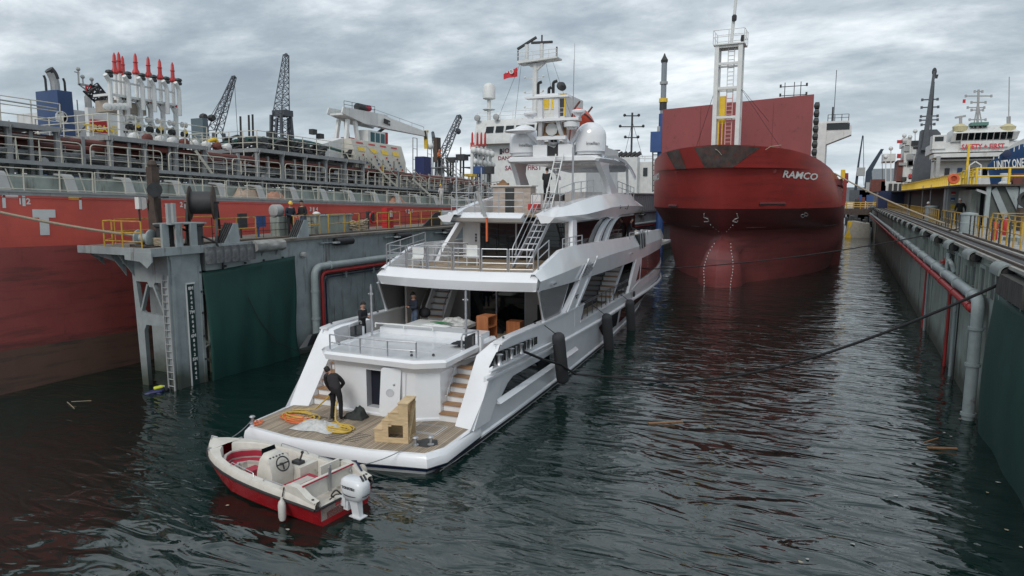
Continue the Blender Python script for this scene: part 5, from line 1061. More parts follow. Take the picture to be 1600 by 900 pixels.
    for x in (-.28, .28): MB().bar((x, 0, 0), (x, .5, .5), .04).build('leg', dark, t); MB().bar((x, .5, 0), (x, 0, .5), .04).build('leg', dark, t)
    place(sheet(.45, .6, .1, 17), 'jacket', clothb, 'black jacket hanging over the stern pole beside the gate', 'jacket', loc=(1.9, 5.35, 2.75)); 
    place(MB().lathe([(.1, 0), (.11, .02), (.02, .3), (.12, .34), (.12, .4)], (0, 0, 0), 12), 'white_post', wht, 'small white mushroom-shaped fitting beside the man in jeans', 'fitting', loc=(-2.1, 10.0, 2.0+.5))
    place(MB().box((-.04, -.04, 0), (.04, .04, 1.1)), 'orange_strap', orange, 'orange strap hanging from the sundeck edge in front of the upper doors', 'strap', loc=(-.5, 13.2, 5.8))
    t = thing('white_chair', 'white and red seat under a cover beside the sundeck stairs', 'seat', yw(.75, 16.2, 7.0), rz)
    MB().box((-.25, -.25, .2), (.25, .25, .5)).build('seat', red, t); MB().box((-.25, .2, .3), (.25, .28, .95)).build('backrest', wht, t)
    place(MB().box((-.3, -.15, 0), (.3, .15, .12)).prism([(-.2, -.1, .12), (.2, -.1, .12), (0, -.1, .3)], (0, .2, 0)), 'cardboard_scrap', mat('brown_cardboard', (.24, .135, .07), .8), 'torn brown cardboard on top of the sundeck bar counter', 'cardboard', loc=(-1.6, 17.8, 8.45))
    # outdoor furniture on the upper deck
    for (x, y, l) in ((-2.7, 10.6, 'white metal-framed deck chair nearest the port rail of the upper deck'), (-.9, 12.4, 'white metal-framed deck chair beside the stairwell on the upper deck')):
        t = thing('deck_chair', l, 'chair', yw(x, y, 4.75), rz+R(25))
        MB().box((-.25, -.25, .4), (.25, .25, .45)).build('seat', wht, t); MB().box((-.25, .22, .45), (.25, .26, .9)).build('backrest', wht, t)
        for a in (-.23, .23):
            for c in (-.23, .23): MB().cyl((a, c, 0), (a, c, .4), .018, 6).build('leg', wht, t)
    # hoses on the platform
    def coil(cx, cy, rx, ry, turns, r, name, m, l, lead=None, seed=1, z=.62, c='hose'):
        r_ = random.Random(seed); pts = []; n = int(turns*16)
        for i in range(n+1):
            a = i/16*2*PI; k = 1+.18*math.sin(a*.37+seed)+.05*r_.random(); pts.append(yw(cx+rx*k*math.cos(a)+.12*math.sin(a*.21), cy+ry*k*math.sin(a)+.1*math.cos(a*.31), z+.02+.012*turns*(i/n)*(1+math.sin(a*.9))))
        if lead: pts += [yw(*q) for q in lead]
        P = round_path(pts, .1, 2) if False else pts
        return tag(MB().tube(P, r, 6).build(name, m, None), l, c)
    yh = mat('yellow_hose', (.52, .35, .06), .5, var=.15, sc=4); oh = mat('orange_line', (.72, .16, .05), .5)
    coil(-.42, 1.35, .42, .26, 4.2, .028, 'yellow_hose', yh, 'yellow air hose coiled in front of the open transom hatch', [(-.75, 1.7, .75), (-.95, 2.0, 1.1), (-.98, 2.2, 1.35)], 2)
    coil(-2.35, 1.9, .6, .32, 3.4, .028, 'yellow_hose', yh, 'yellow hose coiled at the port side of the swim platform', [(-2.1, 2.4, .75), (-1.7, 2.6, 1.15), (-1.35, 2.5, 1.45)], 5)
    coil(-2.2, 1.55, .5, .22, 4.2, .016, 'orange_line', oh, 'orange line tangled on the port side of the swim platform', None, 8, c='line')
    coil(-1.7, 1.95, .45, .2, 2.0, .022, 'grey_hose', mat('grey_hose', (.22, .19, .16), .6), 'grey-brown hose looping behind the orange line on the platform', [(-1.3, 2.3, 1.0), (-1.2, 2.4, 1.4)], 11)
    coil(-3.2, .85, .12, .1, 3.0, .014, 'orange_line', oh, 'small orange line around the steel post at the port platform corner', None, 14, c='line')
    place(sheet(.75, .5, .45, 21), 'black_sack', mat('dark_green_cloth', (.03, .035, .033), .9, var=.3), 'dark sack and gear behind the worker against the transom', 'sack', loc=(-.55, 2.55, .61))
yacht_gear()
# ------------------------------------------------------------------ the red cargo ship at the end of the dock
def hull_red(name, col, seed=0, worn=.5):
    m = bpy.data.materials.new(name); m.use_nodes = True; N = m.node_tree.nodes; L = m.node_tree.links; p = N['Principled BSDF']; p.inputs['Roughness'].default_value = .42
    tc = N.new('ShaderNodeTexCoord')
    def nz(sc, stretch, det=8, rough=.65):
        mp = N.new('ShaderNodeMapping'); mp.inputs['Scale'].default_value = stretch; mp.inputs['Location'].default_value = (seed, seed*.7, 0); L.new(tc.outputs['Object'], mp.inputs[0])
        n = N.new('ShaderNodeTexNoise'); n.inputs['Scale'].default_value = sc; n.inputs['Detail'].default_value = det; n.inputs['Roughness'].default_value = rough; L.new(mp.outputs[0], n.inputs[0]); return n.outputs[0]
    def ramp(f, a, b, ca, cb):
        r = N.new('ShaderNodeValToRGB'); L.new(f, r.inputs[0]); r.color_ramp.elements[0].position = a; r.color_ramp.elements[1].position = b
        r.color_ramp.elements[0].color = (*ca, 1); r.color_ramp.elements[1].color = (*cb, 1); return r.outputs[0]
    base = ramp(nz(.35, (1, 1, 1)), .3, .7, [c*.82 for c in col], [c*1.16 for c in col])
    strk = ramp(nz(1.0, (.22, .22, 2.4)), .50, .66, (0, 0, 0), (worn, worn, worn))       # long horizontal scuffs
    mx = N.new('ShaderNodeMixRGB'); L.new(strk, mx.inputs[0]); L.new(base, mx.inputs[1]); mx.inputs[2].default_value = (col[0]*.28, col[1]*.5+.008, col[2]*.5+.008, 1)
    pale = ramp(nz(1.0, (1.6, 1.6, .12)), .58, .8, (0, 0, 0), (.22, .22, .22))          # vertical runs
    m2 = N.new('ShaderNodeMixRGB'); L.new(pale, m2.inputs[0]); L.new(mx.outputs[0], m2.inputs[1]); m2.inputs[2].default_value = (col[0]*1.15+.04, col[1]*1.5+.04, col[2]*1.5+.04, 1)
    rn = ramp(nz(2.2, (1.2, 1.2, .25), 10, .75), .60, .72, (0, 0, 0), (.55*worn+.15, .55*worn+.15, .55*worn+.15))     # rust runs and scrapes
    m3 = N.new('ShaderNodeMixRGB'); L.new(rn, m3.inputs[0]); L.new(m2.outputs[0], m3.inputs[1]); m3.inputs[2].default_value = (.10, .045, .032, 1)
    L.new(m3.outputs[0], p.inputs['Base Color'])
    # plate seams as fine relief
    b = N.new('ShaderNodeBump'); b.inputs['Strength'].default_value = .25; b.inputs['Distance'].default_value = .06; L.new(nz(.9, (.3, .3, 1), 3), b.inputs['Height']); L.new(b.outputs[0], p.inputs['Normal'])
    return m
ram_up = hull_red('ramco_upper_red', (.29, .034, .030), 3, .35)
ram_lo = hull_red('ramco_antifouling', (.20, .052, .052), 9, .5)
ram_dk = hull_red('ramco_flare_shade_red', (.17, .035, .036), 5, .5)  # darker red carries the shade under the flare in its colour; trim shares it
hatch_m = mat('faded_hatch_red', (.25, .058, .060), .6, var=.14, sc=.35, rust=.18, rustcol=(.12, .035, .035), stretch=(1, 1, .5))
XR = -9.9
def ram_level(z):
    """waterline of the bow at height z: list of (half breadth, y) from stem to midships"""
    stem = lerp_tab([(-1.5, 60.4), (0, 60.6), (1.5, 60.5), (3, 61.1), (3.9, 62.3), (4.6, 62.8), (5.6, 61.6), (6.8, 60.4), (12.2, 58.2)], z)
    prof = []
    for i in range(25):
        s = i/24
        bulb = 1.9*math.sqrt(max(0, 1-((z+.2)/4.3)**2)) if -4 < z < 4.1 else 0
        if z <= 5.2:
            y = stem+31*s**1.35; t = max(0, (y-63.2))/28; h = 9.45*(1-(1-min(1, t))**2.6)
            if z < 4.4:
                by = max(0, (y-stem)); hbulb = bulb*math.sqrt(min(1, by/1.9)) if by > 0 else 0
                h = max(h*(.86+.14*min(1, (z+1.5)/4.5)), hbulb) if by < 26 else h*(.97+.03*s)
            full = 0
        if z > 4.4:
            y2 = stem+31*s**1.7; t2 = min(1, (y2-stem)/26); e = lerp_tab([(4.4, 2.6), (6.8, 3.4), (12.2, 4.0)], z); hu = 9.4*(1-(1-t2)**e)**lerp_tab([(4.4, 1), (6.8, .72), (12.2, .60)], z)
            if z <= 5.2:
                k = (z-4.4)/.8; y, h = y*(1-k)+y2*k, h*(1-k)+hu*k
            else: y, h = y2, hu
            if z > 6.8: h *= 1-.13*min(1, (z-6.8)/5.2)*max(0, 1-(y-58)/62)
        prof.append((h, y))
    return prof
def ram_deck(y): return lerp_tab([(58, 12.05), (62, 11.75), (66, 11.25), (70, 10.7), (76, 10.2), (90, 9.9)], y)
def ram_pt(x, z):
    """point on the bow shell at signed offset x from the centreline and height z"""
    pr = ram_level(z); a = abs(x)
    for (h0, y0), (h1, y1) in zip(pr, pr[1:]):
        if a <= h1: return Vector((XR+x, y0+(y1-y0)*(a-h0)/max(1e-4, h1-h0), z))
    return Vector((XR+x, pr[-1][1], z))
def ramco():
    t = thing('cargo_ship', 'red cargo ship with a bulbous bow, seen bow-on at the far end of the dock', 'ship', (XR, 75, 0), world=True)
    def ring(z, zf=None):
        pr = ram_level(z); L_ = [(XR-h, y, zf(y) if zf else z) for h, y in pr[::-1]]+[(XR+h, y, zf(y) if zf else z) for h, y in pr[1:]]
        return [(XR-9.45, 150, zf(150) if zf else z)]+L_+[(XR+9.45, 150, zf(150) if zf else z)]
    MB().loft([ring(z) for z in (-1.5, -.6, 0, .7, 1.4, 2.1, 2.8, 3.3, 3.8, 4.2, 4.6, 4.8)], closed=False, cap=False).build('lower_hull', ram_lo, t, angle=50)
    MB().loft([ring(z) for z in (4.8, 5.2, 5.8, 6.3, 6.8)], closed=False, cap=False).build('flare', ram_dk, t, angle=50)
    def top(f): return lambda y: 6.8+(ram_deck(y)-6.8)*f
    def ringt(f):
        zn = 6.8+5.2*f; pr = ram_level(zn); L_ = [(XR-h, y, top(f)(y)) for h, y in pr[::-1]]+[(XR+h, y, top(f)(y)) for h, y in pr[1:]]
        return [(XR-9.45, 150, top(f)(150))]+L_+[(XR+9.45, 150, top(f)(150))]
    MB().loft([ringt(f) for f in (0, .15, .3, .5, .7, .85, 1.0)], closed=False, cap=False).build('upper_hull', ram_up, t, angle=50)
    r1 = ringt(1.0); MB().loft([[(x, y, z+.0) for x, y, z in r1], [(x*.965+XR*.035, y+.4*(y < 140), z+.03) for x, y, z in r1], [(x*.955+XR*.045, y+.5*(y < 140), z-.4) for x, y, z in r1]], closed=False, cap=False).build('bulwark_rim', ram_dk, t)
    MB().poly([(x, y+.3, 10.2) for x, y, z in r1 if y < 90]).box((XR-9.3, 78, 9.0), (XR+9.3, 150, 9.6)).build('forecastle_deck', ram_dk, t)
    # weld strakes on the side
    b = MB()
    for k in range(9):
        y = 80+k*4.5
        for s in (1, -1): b.box((XR+s*9.44-.05, y, 6.9), (XR+s*9.44+.16*s+.05, y+.2, 9.9))
    b.build('side_frame', ram_up, t)
    b = MB()
    for s in (1, -1):
        for k in range(7): b.box((XR+s*9.5-.3, 80+k*7, 9.9), (XR+s*9.5+.3, 81.2+k*7, 10.25))
    b.build('deck_bracket', ram_up, t)
    # name on both bows, wrapped on the shell
    me0 = text_mesh('RAMCO', .82, 0, shear=.25, bold=.022)
    for s, xc in ((1, 6.05), (-1, 6.75)):
        me = me0.copy(); me.materials.clear(); me.materials.append(wht)
        for v in me.vertices:
            x, z = v.co.x, 9.62+v.co.y-.06*v.co.x*s
            if s > 0: xx = xc+x*.86
            else: xx = -xc+x*.42
            P = ram_pt(xx, z); zz = z
            tt = (z-6.8)/(ram_deck(P.y)-6.8)*5.2+6.8; P = ram_pt(xx, tt); v.co = (P.x-XR+s*.02, P.y-.05-75, zz)
        o = inst(me, 'ship_name', t, (XR, 75, 0))
    me0 = None
    # draught dashes on the bulb, marks, anchors pockets
    b = MB()
    for s in (-1, 1):
        for i in range(19):
            u = i/18; z = 4.7-4.7*u; x = s*(.3+.92*math.sin(min(1, u*1.2)*PI*.6)**1.2-.25*max(0, u-.75))+.05
            if i < 4: x = s*(.95-.2*i); z = 5.35-.2*i
            P = ram_pt(x, z); b.box((P.x-.03, P.y-.06, P.z-.045), (P.x+.03, P.y-.01, P.z+.045))
    b.build('bulb_outline_dashes', wht, t)
    for s in (-1, 1):
        pts = [ram_pt(s*1.2+dx, 6.0+dz)+Vector((0, -.05, 0)) for dx, dz in (((-.15, .35), (-.25, 0), (.1, -.1), (.15, -.35), (-.35, -.4)) if s < 0 else ((.2, .4), (.25, 0), (.0, -.1), (-.2, -.3), (.1, -.4), (.2, -.25)))]
        MB().tube(pts, .04, 4).build('bulb_symbol', wht, t)
    pts = [ram_pt(6.3+.14*math.cos(a), 6.1+.14*math.sin(a))+Vector((0, -.05, 0)) for a in fr(0, 2*PI, 12)]; q = [p+Vector((.26, .0, .1)) for p in pts]
    MB().tube(pts, .035, 4).build('thruster_symbol', wht, t); MB().tube([ram_pt(6.56+.14*math.cos(a), 6.22+.14*math.sin(a))+Vector((0, -.05, 0)) for a in fr(0, 2*PI, 12)], .035, 4).build('thruster_symbol', wht, t)
    for x, z, w in ((4.1, 7.3, .95), (-4.6, 7.05, .5)):
        P0, P1 = ram_pt(x-w, z), ram_pt(x+w, z); MB().bar(P0+Vector((0, -.1, 0)), P1+Vector((0, -.1, 0)), .1, .16).build('anchor_ledge', ram_dk, t)
        MB().bar(P0+Vector((0, -.02, -.12)), P1+Vector((0, -.02, -.12)), .06, .12).build('ledge_painted_shadow', dark, t)  # dark bar laid under each ledge as its shadow
    for x, z in ((4.2, 9.95), (-3.8, 10.0)): P = ram_pt(x, z); MB().lathe([(.1, 0), (.18, .05), (.2, .12), (.1, .14)], P+Vector((0, .05, 0)), 10, (0, -1, 0)).build('hawse_lip', ram_up, t)
    for x0, x1, z in ((1.9, 3.4, 5.1), (-3.2, -2.3, 5.1), (7.9, 9.0, 4.9)): MB().tube([ram_pt(x0+(x1-x0)*i/4, z)+Vector((0, -.03, 0)) for i in range(5)], .025, 4).build('chalk_line', wht, t)
    # dark scorched shell door patches at the stem (open roller fairlead recess)
    b = MB(); a0 = [(-1.6, 1.0), (3.1, 1.0), (1.9, .62), (.9, .5), (-1.3, .5)]
    def up(x, f): P = ram_pt(x, 6.8+5.2*f); return Vector((P.x, P.y-.04, 6.8+(ram_deck(P.y)-6.8)*f))
    def patch(cs, nm, m_):
        b = MB(); rows = []
        for i in range(13):
            u = i/12; rows.append([up(cs[0][0]*(1-u)+cs[1][0]*u, cs[0][1]*(1-u)+cs[1][1]*u).lerp(up(cs[3][0]*(1-u)+cs[2][0]*u, cs[3][1]*(1-u)+cs[2][1]*u), j/4) for j in range(5)])
        rows = [[up((cs[0][0]*(1-i/12)+cs[1][0]*i/12)*(1-j/4)+(cs[3][0]*(1-i/12)+cs[2][0]*i/12)*j/4, ((cs[0][1]*(1-i/12)+cs[1][1]*i/12)*(1-j/4)+(cs[3][1]*(1-i/12)+cs[2][1]*i/12)*j/4)) for j in range(5)] for i in range(13)]
        b.loft(rows, closed=False, cap=False).build(nm, m_, t)
    sc_m = mat('bare_scorched_steel', (.075, .062, .058), .7, var=.5, sc=1.5, rust=.4, rustcol=(.14, .05, .04))
    patch([(-1.9, .985), (3.3, .985), (1.2, .66), (-1.0, .66)], 'scorched_plate', sc_m)
    patch([(-4.9, .99), (-3.4, .99), (-2.7, .64), (-3.9, .68)], 'scorched_plate', sc_m)
    # hatch cover wall raised behind the mast
    b = MB().box((-17.75, 72, 10.0), (-3.45, 72.5, 16.75)); h = b.build('raised_hatch_cover', hatch_m, t)
    for v in h.data.vertices:
        if v.co.z > 15: v.co.z += .045*(v.co.x+XR+17.75)
    MB().box((-17.8, 71.95, 16.7), (-17.7, 72.55, 16.75)).build('hatch_edge', ram_dk, t)
    for x in (-13.9, -10.4, -7.0): MB().box((x, 71.97, 10), (x+.04, 72, 16.85)).build('hatch_seam', ram_dk, t)
    for k in range(8): MB().lathe([(.1, 0), (.35, .1), (.35, .45), (.1, .5)], (-3.4, 72.3, 11.3+k*.72), 8, (1, 0, 0)).build('hatch_wheel', dark, t)
    for k in range(7): MB().box((XR+9.1, 77+k*6, 9.6), (XR+9.5, 78+k*6, 10.5)).build('deck_fitting', yel if k < 3 else ram_up, t)
    MB().box((-4.6, 70.2, 10.6), (-4.0, 70.6, 11.6)).build('yellow_box', yel, t)
    # bridge behind
    MB().box((-9, 118, 9.6), (-3.6, 126, 19.0)).build('bridge_block', whtrust, t)
    MB().box((-9, 118.5, 17.2), (-.1, 122, 18.6)).prism([(-3.6, 118.5, 17.2), (-.1, 118.5, 17.2), (-3.6, 118.5, 15.8)], (0, 3, 0)).build('bridge_wing', whtrust, t)
    MB().box((-9, 118.35, 19.0), (-.5, 122.5, 19.3)).build('bridge_roof', whtrust, t); MB().box((-9, 118.4, 18.0), (-.4, 118.6, 18.9)).build('bridge_window', darkglass, t)
    railing([(-3.5, 118.6, 19.3), (-.6, 118.6, 19.3)], t, dark, (1.0, .5), .04, 1.0, 'railing', pr=.05)
    MB().cyl((-2.7, 119, 19.3), (-2.7, 119, 27), .05, 5).cyl((-2.9, 119, 19.3), (-2.9, 119, 21.5), .12, 6).build('whip_antenna', dark, t)
    b = MB()
    for x in (-9.4, -8.1, -7.2): b.cyl((x, 112, 17), (x, 112, 24.6), .06, 5)
    for z in (19.8, 21.2, 22.7, 24.0): b.cyl((-10.0, 112, z), (-6.4, 112, z), .06, 5)
    for z in (21.2, 22.7, 24.0):
        for x in (-10.0, -6.4): b.cyl((x, 112, z-.1), (x, 112, z+.35), .14, 6)
    b.build('signal_mast', dark, t)
    # white foremast portal
    b = MB(); mx0, mx1, y0, y1 = -10.62, -8.72, 61.2, 62.6
    for x in (mx0, mx1):
        b.bar((x, y0, 10), (x, y0, 20.4), .34, .34)
    b.build('mast_leg', wht, t)
    b = MB()
    for x in (mx0, mx1): b.bar((x, y1, 10), (x, y1, 20.4), .22, .22)
    b.build('rear_leg', wht, t)
    for z in (14.5, 16.9, 18.9, 20.3): MB().bar((mx0-.1, y0-.02, z), (mx1+.1, y0-.02, z), .16, .2).bar((mx0-.1, y1, z), (mx1+.1, y1, z), .14, .16).bar((mx0, y0, z), (mx0, y1, z), .14).bar((mx1, y0, z), (mx1, y1, z), .14).build('cross_frame', wht, t)
    MB().box((mx0-.3, y0-.3, 20.4), (mx1+.3, y1+.3, 20.5)).build('top_platform', wht, t)
    railing([(mx0-.3, y0-.3, 20.5), (mx1+.3, y0-.3, 20.5), (mx1+.3, y1+.3, 20.5), (mx0-.3, y1+.3, 20.5)], t, wht, (1.1, .55), .03, 1.1, 'platform_railing', pr=.035, closed=True)
    for (z0, z1, m_) in ((10.6, 16.4, mat('pale_pink_paint', (.62, .36, .33), .6)), (16.4, 20.3, wht)):
        b = MB()
        for x in (-9.75, -9.25): b.bar((x, 61.5, z0), (x, 61.5, z1), .07)
        o = b.build('mast_ladder', m_, t); rg = MB().cyl((-9.75, 61.5, 0), (-9.25, 61.5, 0), .035, 5).mesh('rung', m_)
        for k in range(int((z1-z0)/.33)): inst(rg, 'rung', o, (0, 0, z0+.2+k*.33), off=OFF[t.name])
    MB().box((-10.35, 61.6, 14.0), (-9.85, 61.9, 16.3)).build('yellow_panel', yel, t)
    MB().bar((-10.0, 61.4, 10.5), (-10.0, 61.4, 14.2), .08).bar((-10.3, 61.4, 10.5), (-10.3, 61.4, 14.2), .1).build('yellow_pipe', yel, t)
    MB().cyl((-9.6, 61.9, 20.5), (-9.3, 61.9, 25.5), .12, 8).cyl((-9.65, 61.9, 20.5), (-9.55, 61.9, 22.5), .1, 6).cyl((-9.3, 61.9, 25.5), (-9.2, 61.9, 28.5), .06, 6).build('top_mast', wht, t)
    for z in (22.4, 24.4): MB().lathe([(.17, 0), (.2, .1), (.2, .4), (.12, .5)], (-9.42, 61.7, z), 8).build('navigation_lamp', dark, t)
    MB().lathe([(.15, 0), (.2, .1), (.15, .5)], (-8.6, 61.3, 20.6), 8).build('bell', dark, t)
    b = MB()
    for a, c in (((mx0, y0, 17), (-13.6, 66, 10.5)), ((mx1, y0, 17), (-4.6, 66, 10.6)), ((mx1, y1, 17.0), (-7.3, 71.8, 15)), ((mx0, y1, 17), (-12.3, 72, 14.6))): b.tube([a, c], .02, 4)
    b.build('stay_wire', dark, t)
    b = MB(); b.tube([ram_pt(-.2+.12*i, 11.6-.02*i*i)+Vector((0, -.15, .1)) for i in range(1, 6)], .03, 4)
    P = up(3.6, .95); b.tube([P+Vector((0, -.1, 0)), P+Vector((.4, -.1, .25)), P+Vector((1.2, .0, .35))], .03, 4); b.build('bow_line', rope_tan, t)
    return t
ramco()
# ropes from this ship
tag(MB().tube(sag((-1.2, 68.5, 9.9), (6.2, 38.5+14, ZD+.1), .25, 16), .06, 6).build('mooring_rope', rope_tan, None), 'tan mooring rope from the red cargo ship bow down to the right dock', 'rope')
tag(MB().tube(sag((-23.9, 46, 2.7), (6.0, 47, ZD+.2), 1.2, 22), .035, 5).build('mooring_rope', rope_blk, None), 'thin black rope slung across the water in front of the red bulbous bow', 'rope')
def yacht_rope():
    a = yw(3.9, 6.4, 2.42); m1 = yw(4.3, 9.5, 1.25); m2 = yw(4.5, 11.0, .5); w1 = Vector((-8.3, 28.0, .02)); w2 = Vector((-5.4, 28.6, .0)); e = Vector((4.7, 25.2, 5.45)); e2 = Vector((6.2, 24, ZD+.1))
    P = [a, m1, m2]+[m2.lerp(w1, t)-Vector((0, 0, .25*math.sin(PI*t))) for t in (.35, .7)]
    q0 = Vector((-6.8, 28.3, .05))
    P = [a, a.lerp(m1, .5)-Vector((0, 0, .05)), m1, m2, q0]
    for i in range(1, 15):
        t = i/14; P.append(q0.lerp(e, t)-Vector((0, 0, 4*.95*t*(1-t)*(1-.3*t))))
    P = [Vector((p.x, p.y, max(p.z, .02))) for p in P]+[e2]
    tag(MB().tube(P, .05, 7).build('mooring_rope', rope_blk, None), 'heavy black mooring rope from the yacht stern to the right dock', 'rope')
yacht_rope()
# ------------------------------------------------------------------ long red tanker lying outside the left dock wall
tk_up = hull_red('tanker_red', (.60, .10, .075), 21, .10)
tk_lo = hull_red('tanker_antifouling', (.31, .072, .066), 33, .75)
tk_bt = hull_red('tanker_fouled_bottom', (.15, .085, .065), 41, .9)
TT = thing('tanker', 'long red tanker with white deck railings and loading columns, outside the left dock wall', 'ship', (-30, 15, 0), rot=(-.03, 0, 0))
TM = Matrix.Translation((-30, 15, 0)) @ Matrix.Rotation(-.03, 4, 'X'); TMI = TM.inverted()
def tl(p): return TMI @ Vector(p)
def tw(p): return TM @ Vector(p)
def ta(u, v, x): return tl(at(u, v, x=x))
def tanker():
    t = TT; Z = 8.1
    def side(z0, z1, nm, m_, n=3):
        b = MB(); b.loft([[(0, -40+i*4, z0+(z1-z0)*j/n) for j in range(n+1)] for i in range(33)], closed=False, cap=False)
        b.loft([[(-17.5, -40+i*4, z0+(z1-z0)*j/n) for j in range(n+1)] for i in range(33)], closed=False, cap=False); return b.build(nm, m_, t)
    side(5.88, Z, 'upper_hull', tk_up, 5); side(1.75, 5.88, 'lower_hull', tk_lo, 5); side(-3, 1.75, 'hull_bottom', tk_bt, 3)
    MB().box((-17.5, -40, Z-.15), (0.02, 88, Z)).box((-.02, -40, Z-.02), (.06, 88, Z+.06)).build('main_deck', lgsteel, t)
    MB().box((.0, -40, 7.86), (.03, 88, 7.89)).build('sheer_weld', tk_up, t)
    # marks on the side
    def mark(u0, v0, u1, v1, m_=wht, nm='hull_mark'):
        a = ta(u0, v1, -29.99); c = ta(u1, v0, -29.99); return MB().box((.012, a.y, a.z), (.022, c.y, c.z)).build(nm, m_, t)
    for q in ((4, 305, 28, 309), (4, 305, 8, 325), (35, 306, 39, 322), (51, 327.5, 86, 340), (63, 340, 76, 367.5), (124, 309, 127, 327), (288, 314, 291, 326), (316, 314, 319, 326), (489, 324, 491, 333), (638, 327, 640, 334), (690, 327, 692, 333)): mark(*q)
    mark(107, 308, 127, 312, yel)
    for u, v, s in ((31, 315, '1'), (44, 315, '2'), (283, 320, '2'), (323, 320, '3'), (485, 327, '3'), (495, 327, '4'), (634, 330, '4'), (644, 330, '5')):
        p = ta(u, v, -29.99); text(s, .34, wht, t, (.025, p.y, p.z), (R(90), 0, R(90)), 'hull_number', .004, bold=.01)
    # ship side railing
    def rl(x, y0, y1, z, h, m_, nm, r=.02, sp=1.5, pr=.024): return railing([(x, y0, z), (x, y1, z)], t, m_, h, r, sp, nm, pr=pr)
    for k in range(12): rl(-.1, -3+k*7.2, 4.1+k*7.2, Z, (.95, .62, .12), cream, 'side_railing', .022, 1.45, .03)
    sm = MB().bar((0, 0, 0), (-.0, .28, .9), .035).bar((0, 0, 0), (0, -.0, .0), .03).mesh('rail_stay', cream)
    for k in range(28): inst(sm, 'rail_stay', t, (-.12, -2+k*2.9, Z), scale=(1, -1, 1))
    # coaming boxes with rounded webs
    wm = MB(); pr_ = [(0, 0)]+[(-.42-.0+.25*math.cos(a), .72+.25*math.sin(a)) for a in fr(0, PI/2, 5)]+[(-1.0, .97), (-1.0, .85), (-.45, .82), (-.3, .6), (-.02+.1, 0)]
    wm.prism([(x+.25, 0, z) for x, z in [(0, 0), (-.28, .62), (-.36, .78), (-.5, .86), (-1.1, .9), (-1.1, .82), (-.52, .76), (-.42, .7), (-.38, .6), (-.14, 0)]], (0, .42, 0)); me = wm.mesh('web_plate', mat('pale_web_paint', (.33, .34, .335), .55, var=.1))
    for k in range(26): inst(me, 'web_plate', t, (-1.05, -2+k*2.75, Z))
    MB().box((-2.6, -8, Z), (-1.75, 60, Z+.78)).build('coaming', dgreen, t)
    # catwalk
    MB().box((-3.6, -8, 9.42), (-2.5, 44, 9.5)).box((-2.56, -8, 9.36), (-2.48, 44, 9.54)).build('catwalk', gsteel, t)
    for k in range(12):
        y0 = -7+k*4.2; b = MB().tube(round_path([(-2.5, y0, 9.5), (-2.5, y0, 10.5), (-2.5, y0+3.8, 10.5), (-2.5, y0+3.8, 9.5)], .25), .026, 6)
        b.tube([(-2.5, y0, 10.15), (-2.5, y0+3.8, 10.15)], .016, 4).tube([(-2.5, y0, 9.8), (-2.5, y0+3.8, 9.8)], .016, 4)
        o = b.build('catwalk_railing', cream, t)
        for dy in (.95, 1.9, 2.85): MB().bar((-2.5, y0+dy, 9.5), (-2.5, y0+dy, 10.5), .035).bar((-2.5, y0+dy, 10.45), (-2.75, y0+dy+.22, 9.5), .03).build('post', cream, o)
    pm = MB().bar((0, 0, Z), (0, 0, 9.4), .14, .14).mesh('catwalk_post', gsteel)
    for k in range(20): inst(pm, 'catwalk_post', t, (-2.7, -7+k*2.6, 0)); inst(pm, 'catwalk_post', t, (-3.5, -7+k*2.6, 0))
    # pipe bundles running along the deck
    r_ = random.Random(4)
    for k in range(11):
        x = -4.0-k*.75; z = 8.9+.55*(k % 4)
        MB().tube([(x, -20, z), (x, 60, z)], .10+.05*(k % 3), 8).build('deck_pipe', [brownpipe, gsteel, lgsteel][k % 3], t)
    for x, z, r, m_ in ((-3.4, 10.65, .16, brownpipe), (-4.1, 10.35, .2, brownpipe), (-4.9, 10.75, .14, brownpipe), (-3.7, 9.95, .14, gsteel), (-4.5, 9.8, .17, gsteel), (-5.5, 10.2, .16, brownpipe)):
        MB().tube([(x, -20, z), (x, 44, z)], r, 8).build('high_pipe', m_, t)
    rk = MB().bar((0, 0, 8.1), (0, 0, 10.9), .16).bar((-5.4, 0, 8.1), (-5.4, 0, 10.9), .16).bar((0, 0, 9.7), (-5.4, 0, 9.7), .12).bar((0, 0, 10.2), (-5.4, 0, 10.2), .12).mesh('pipe_rack', gsteel)
    for k in range(22): inst(rk, 'pipe_rack', t, (-3.3, -6+k*2.35, 0))
    # valves and clutter below the platforms, joined: too many to pick apart
    b = MB()
    for k in range(420):
        x = -3-r_.random()*5; y = -4+r_.random()*52; z = 8.2+r_.random()*2.2; q = r_.random()
        if q < .35: b.cyl((x, y, z), (x, y, z+.3+r_.random()*.7), .04+.06*r_.random(), 6)
        elif q < .6: b.lathe([(.02, 0), (.18, .0), (.18, .05), (.02, .05)], (x, y, z), 8, (r_.random(), r_.random()-.5, .3))
        elif q < .8: b.tube(round_path([(x, y, z), (x, y, z+.5), (x-.8, y, z+.5), (x-.8, y, z)], .2, 3), .07, 6)
        else: b.box((x, y, z), (x+.25, y+.3, z+.25))
    b.build('valve_clutter', gsteel, t, kind='stuff')
    b = MB()
    for k in range(300):
        x = -3-r_.random()*4; y = -4+r_.random()*52; z = 8.2+r_.random()*2; b.bar((x, y, z), (x, y+(r_.random()*1.6-.6)*(k % 3 == 0), z+.6+r_.random()*.9), .045)
    b.build('small_supports', cream, t, kind='stuff')
    b = MB()
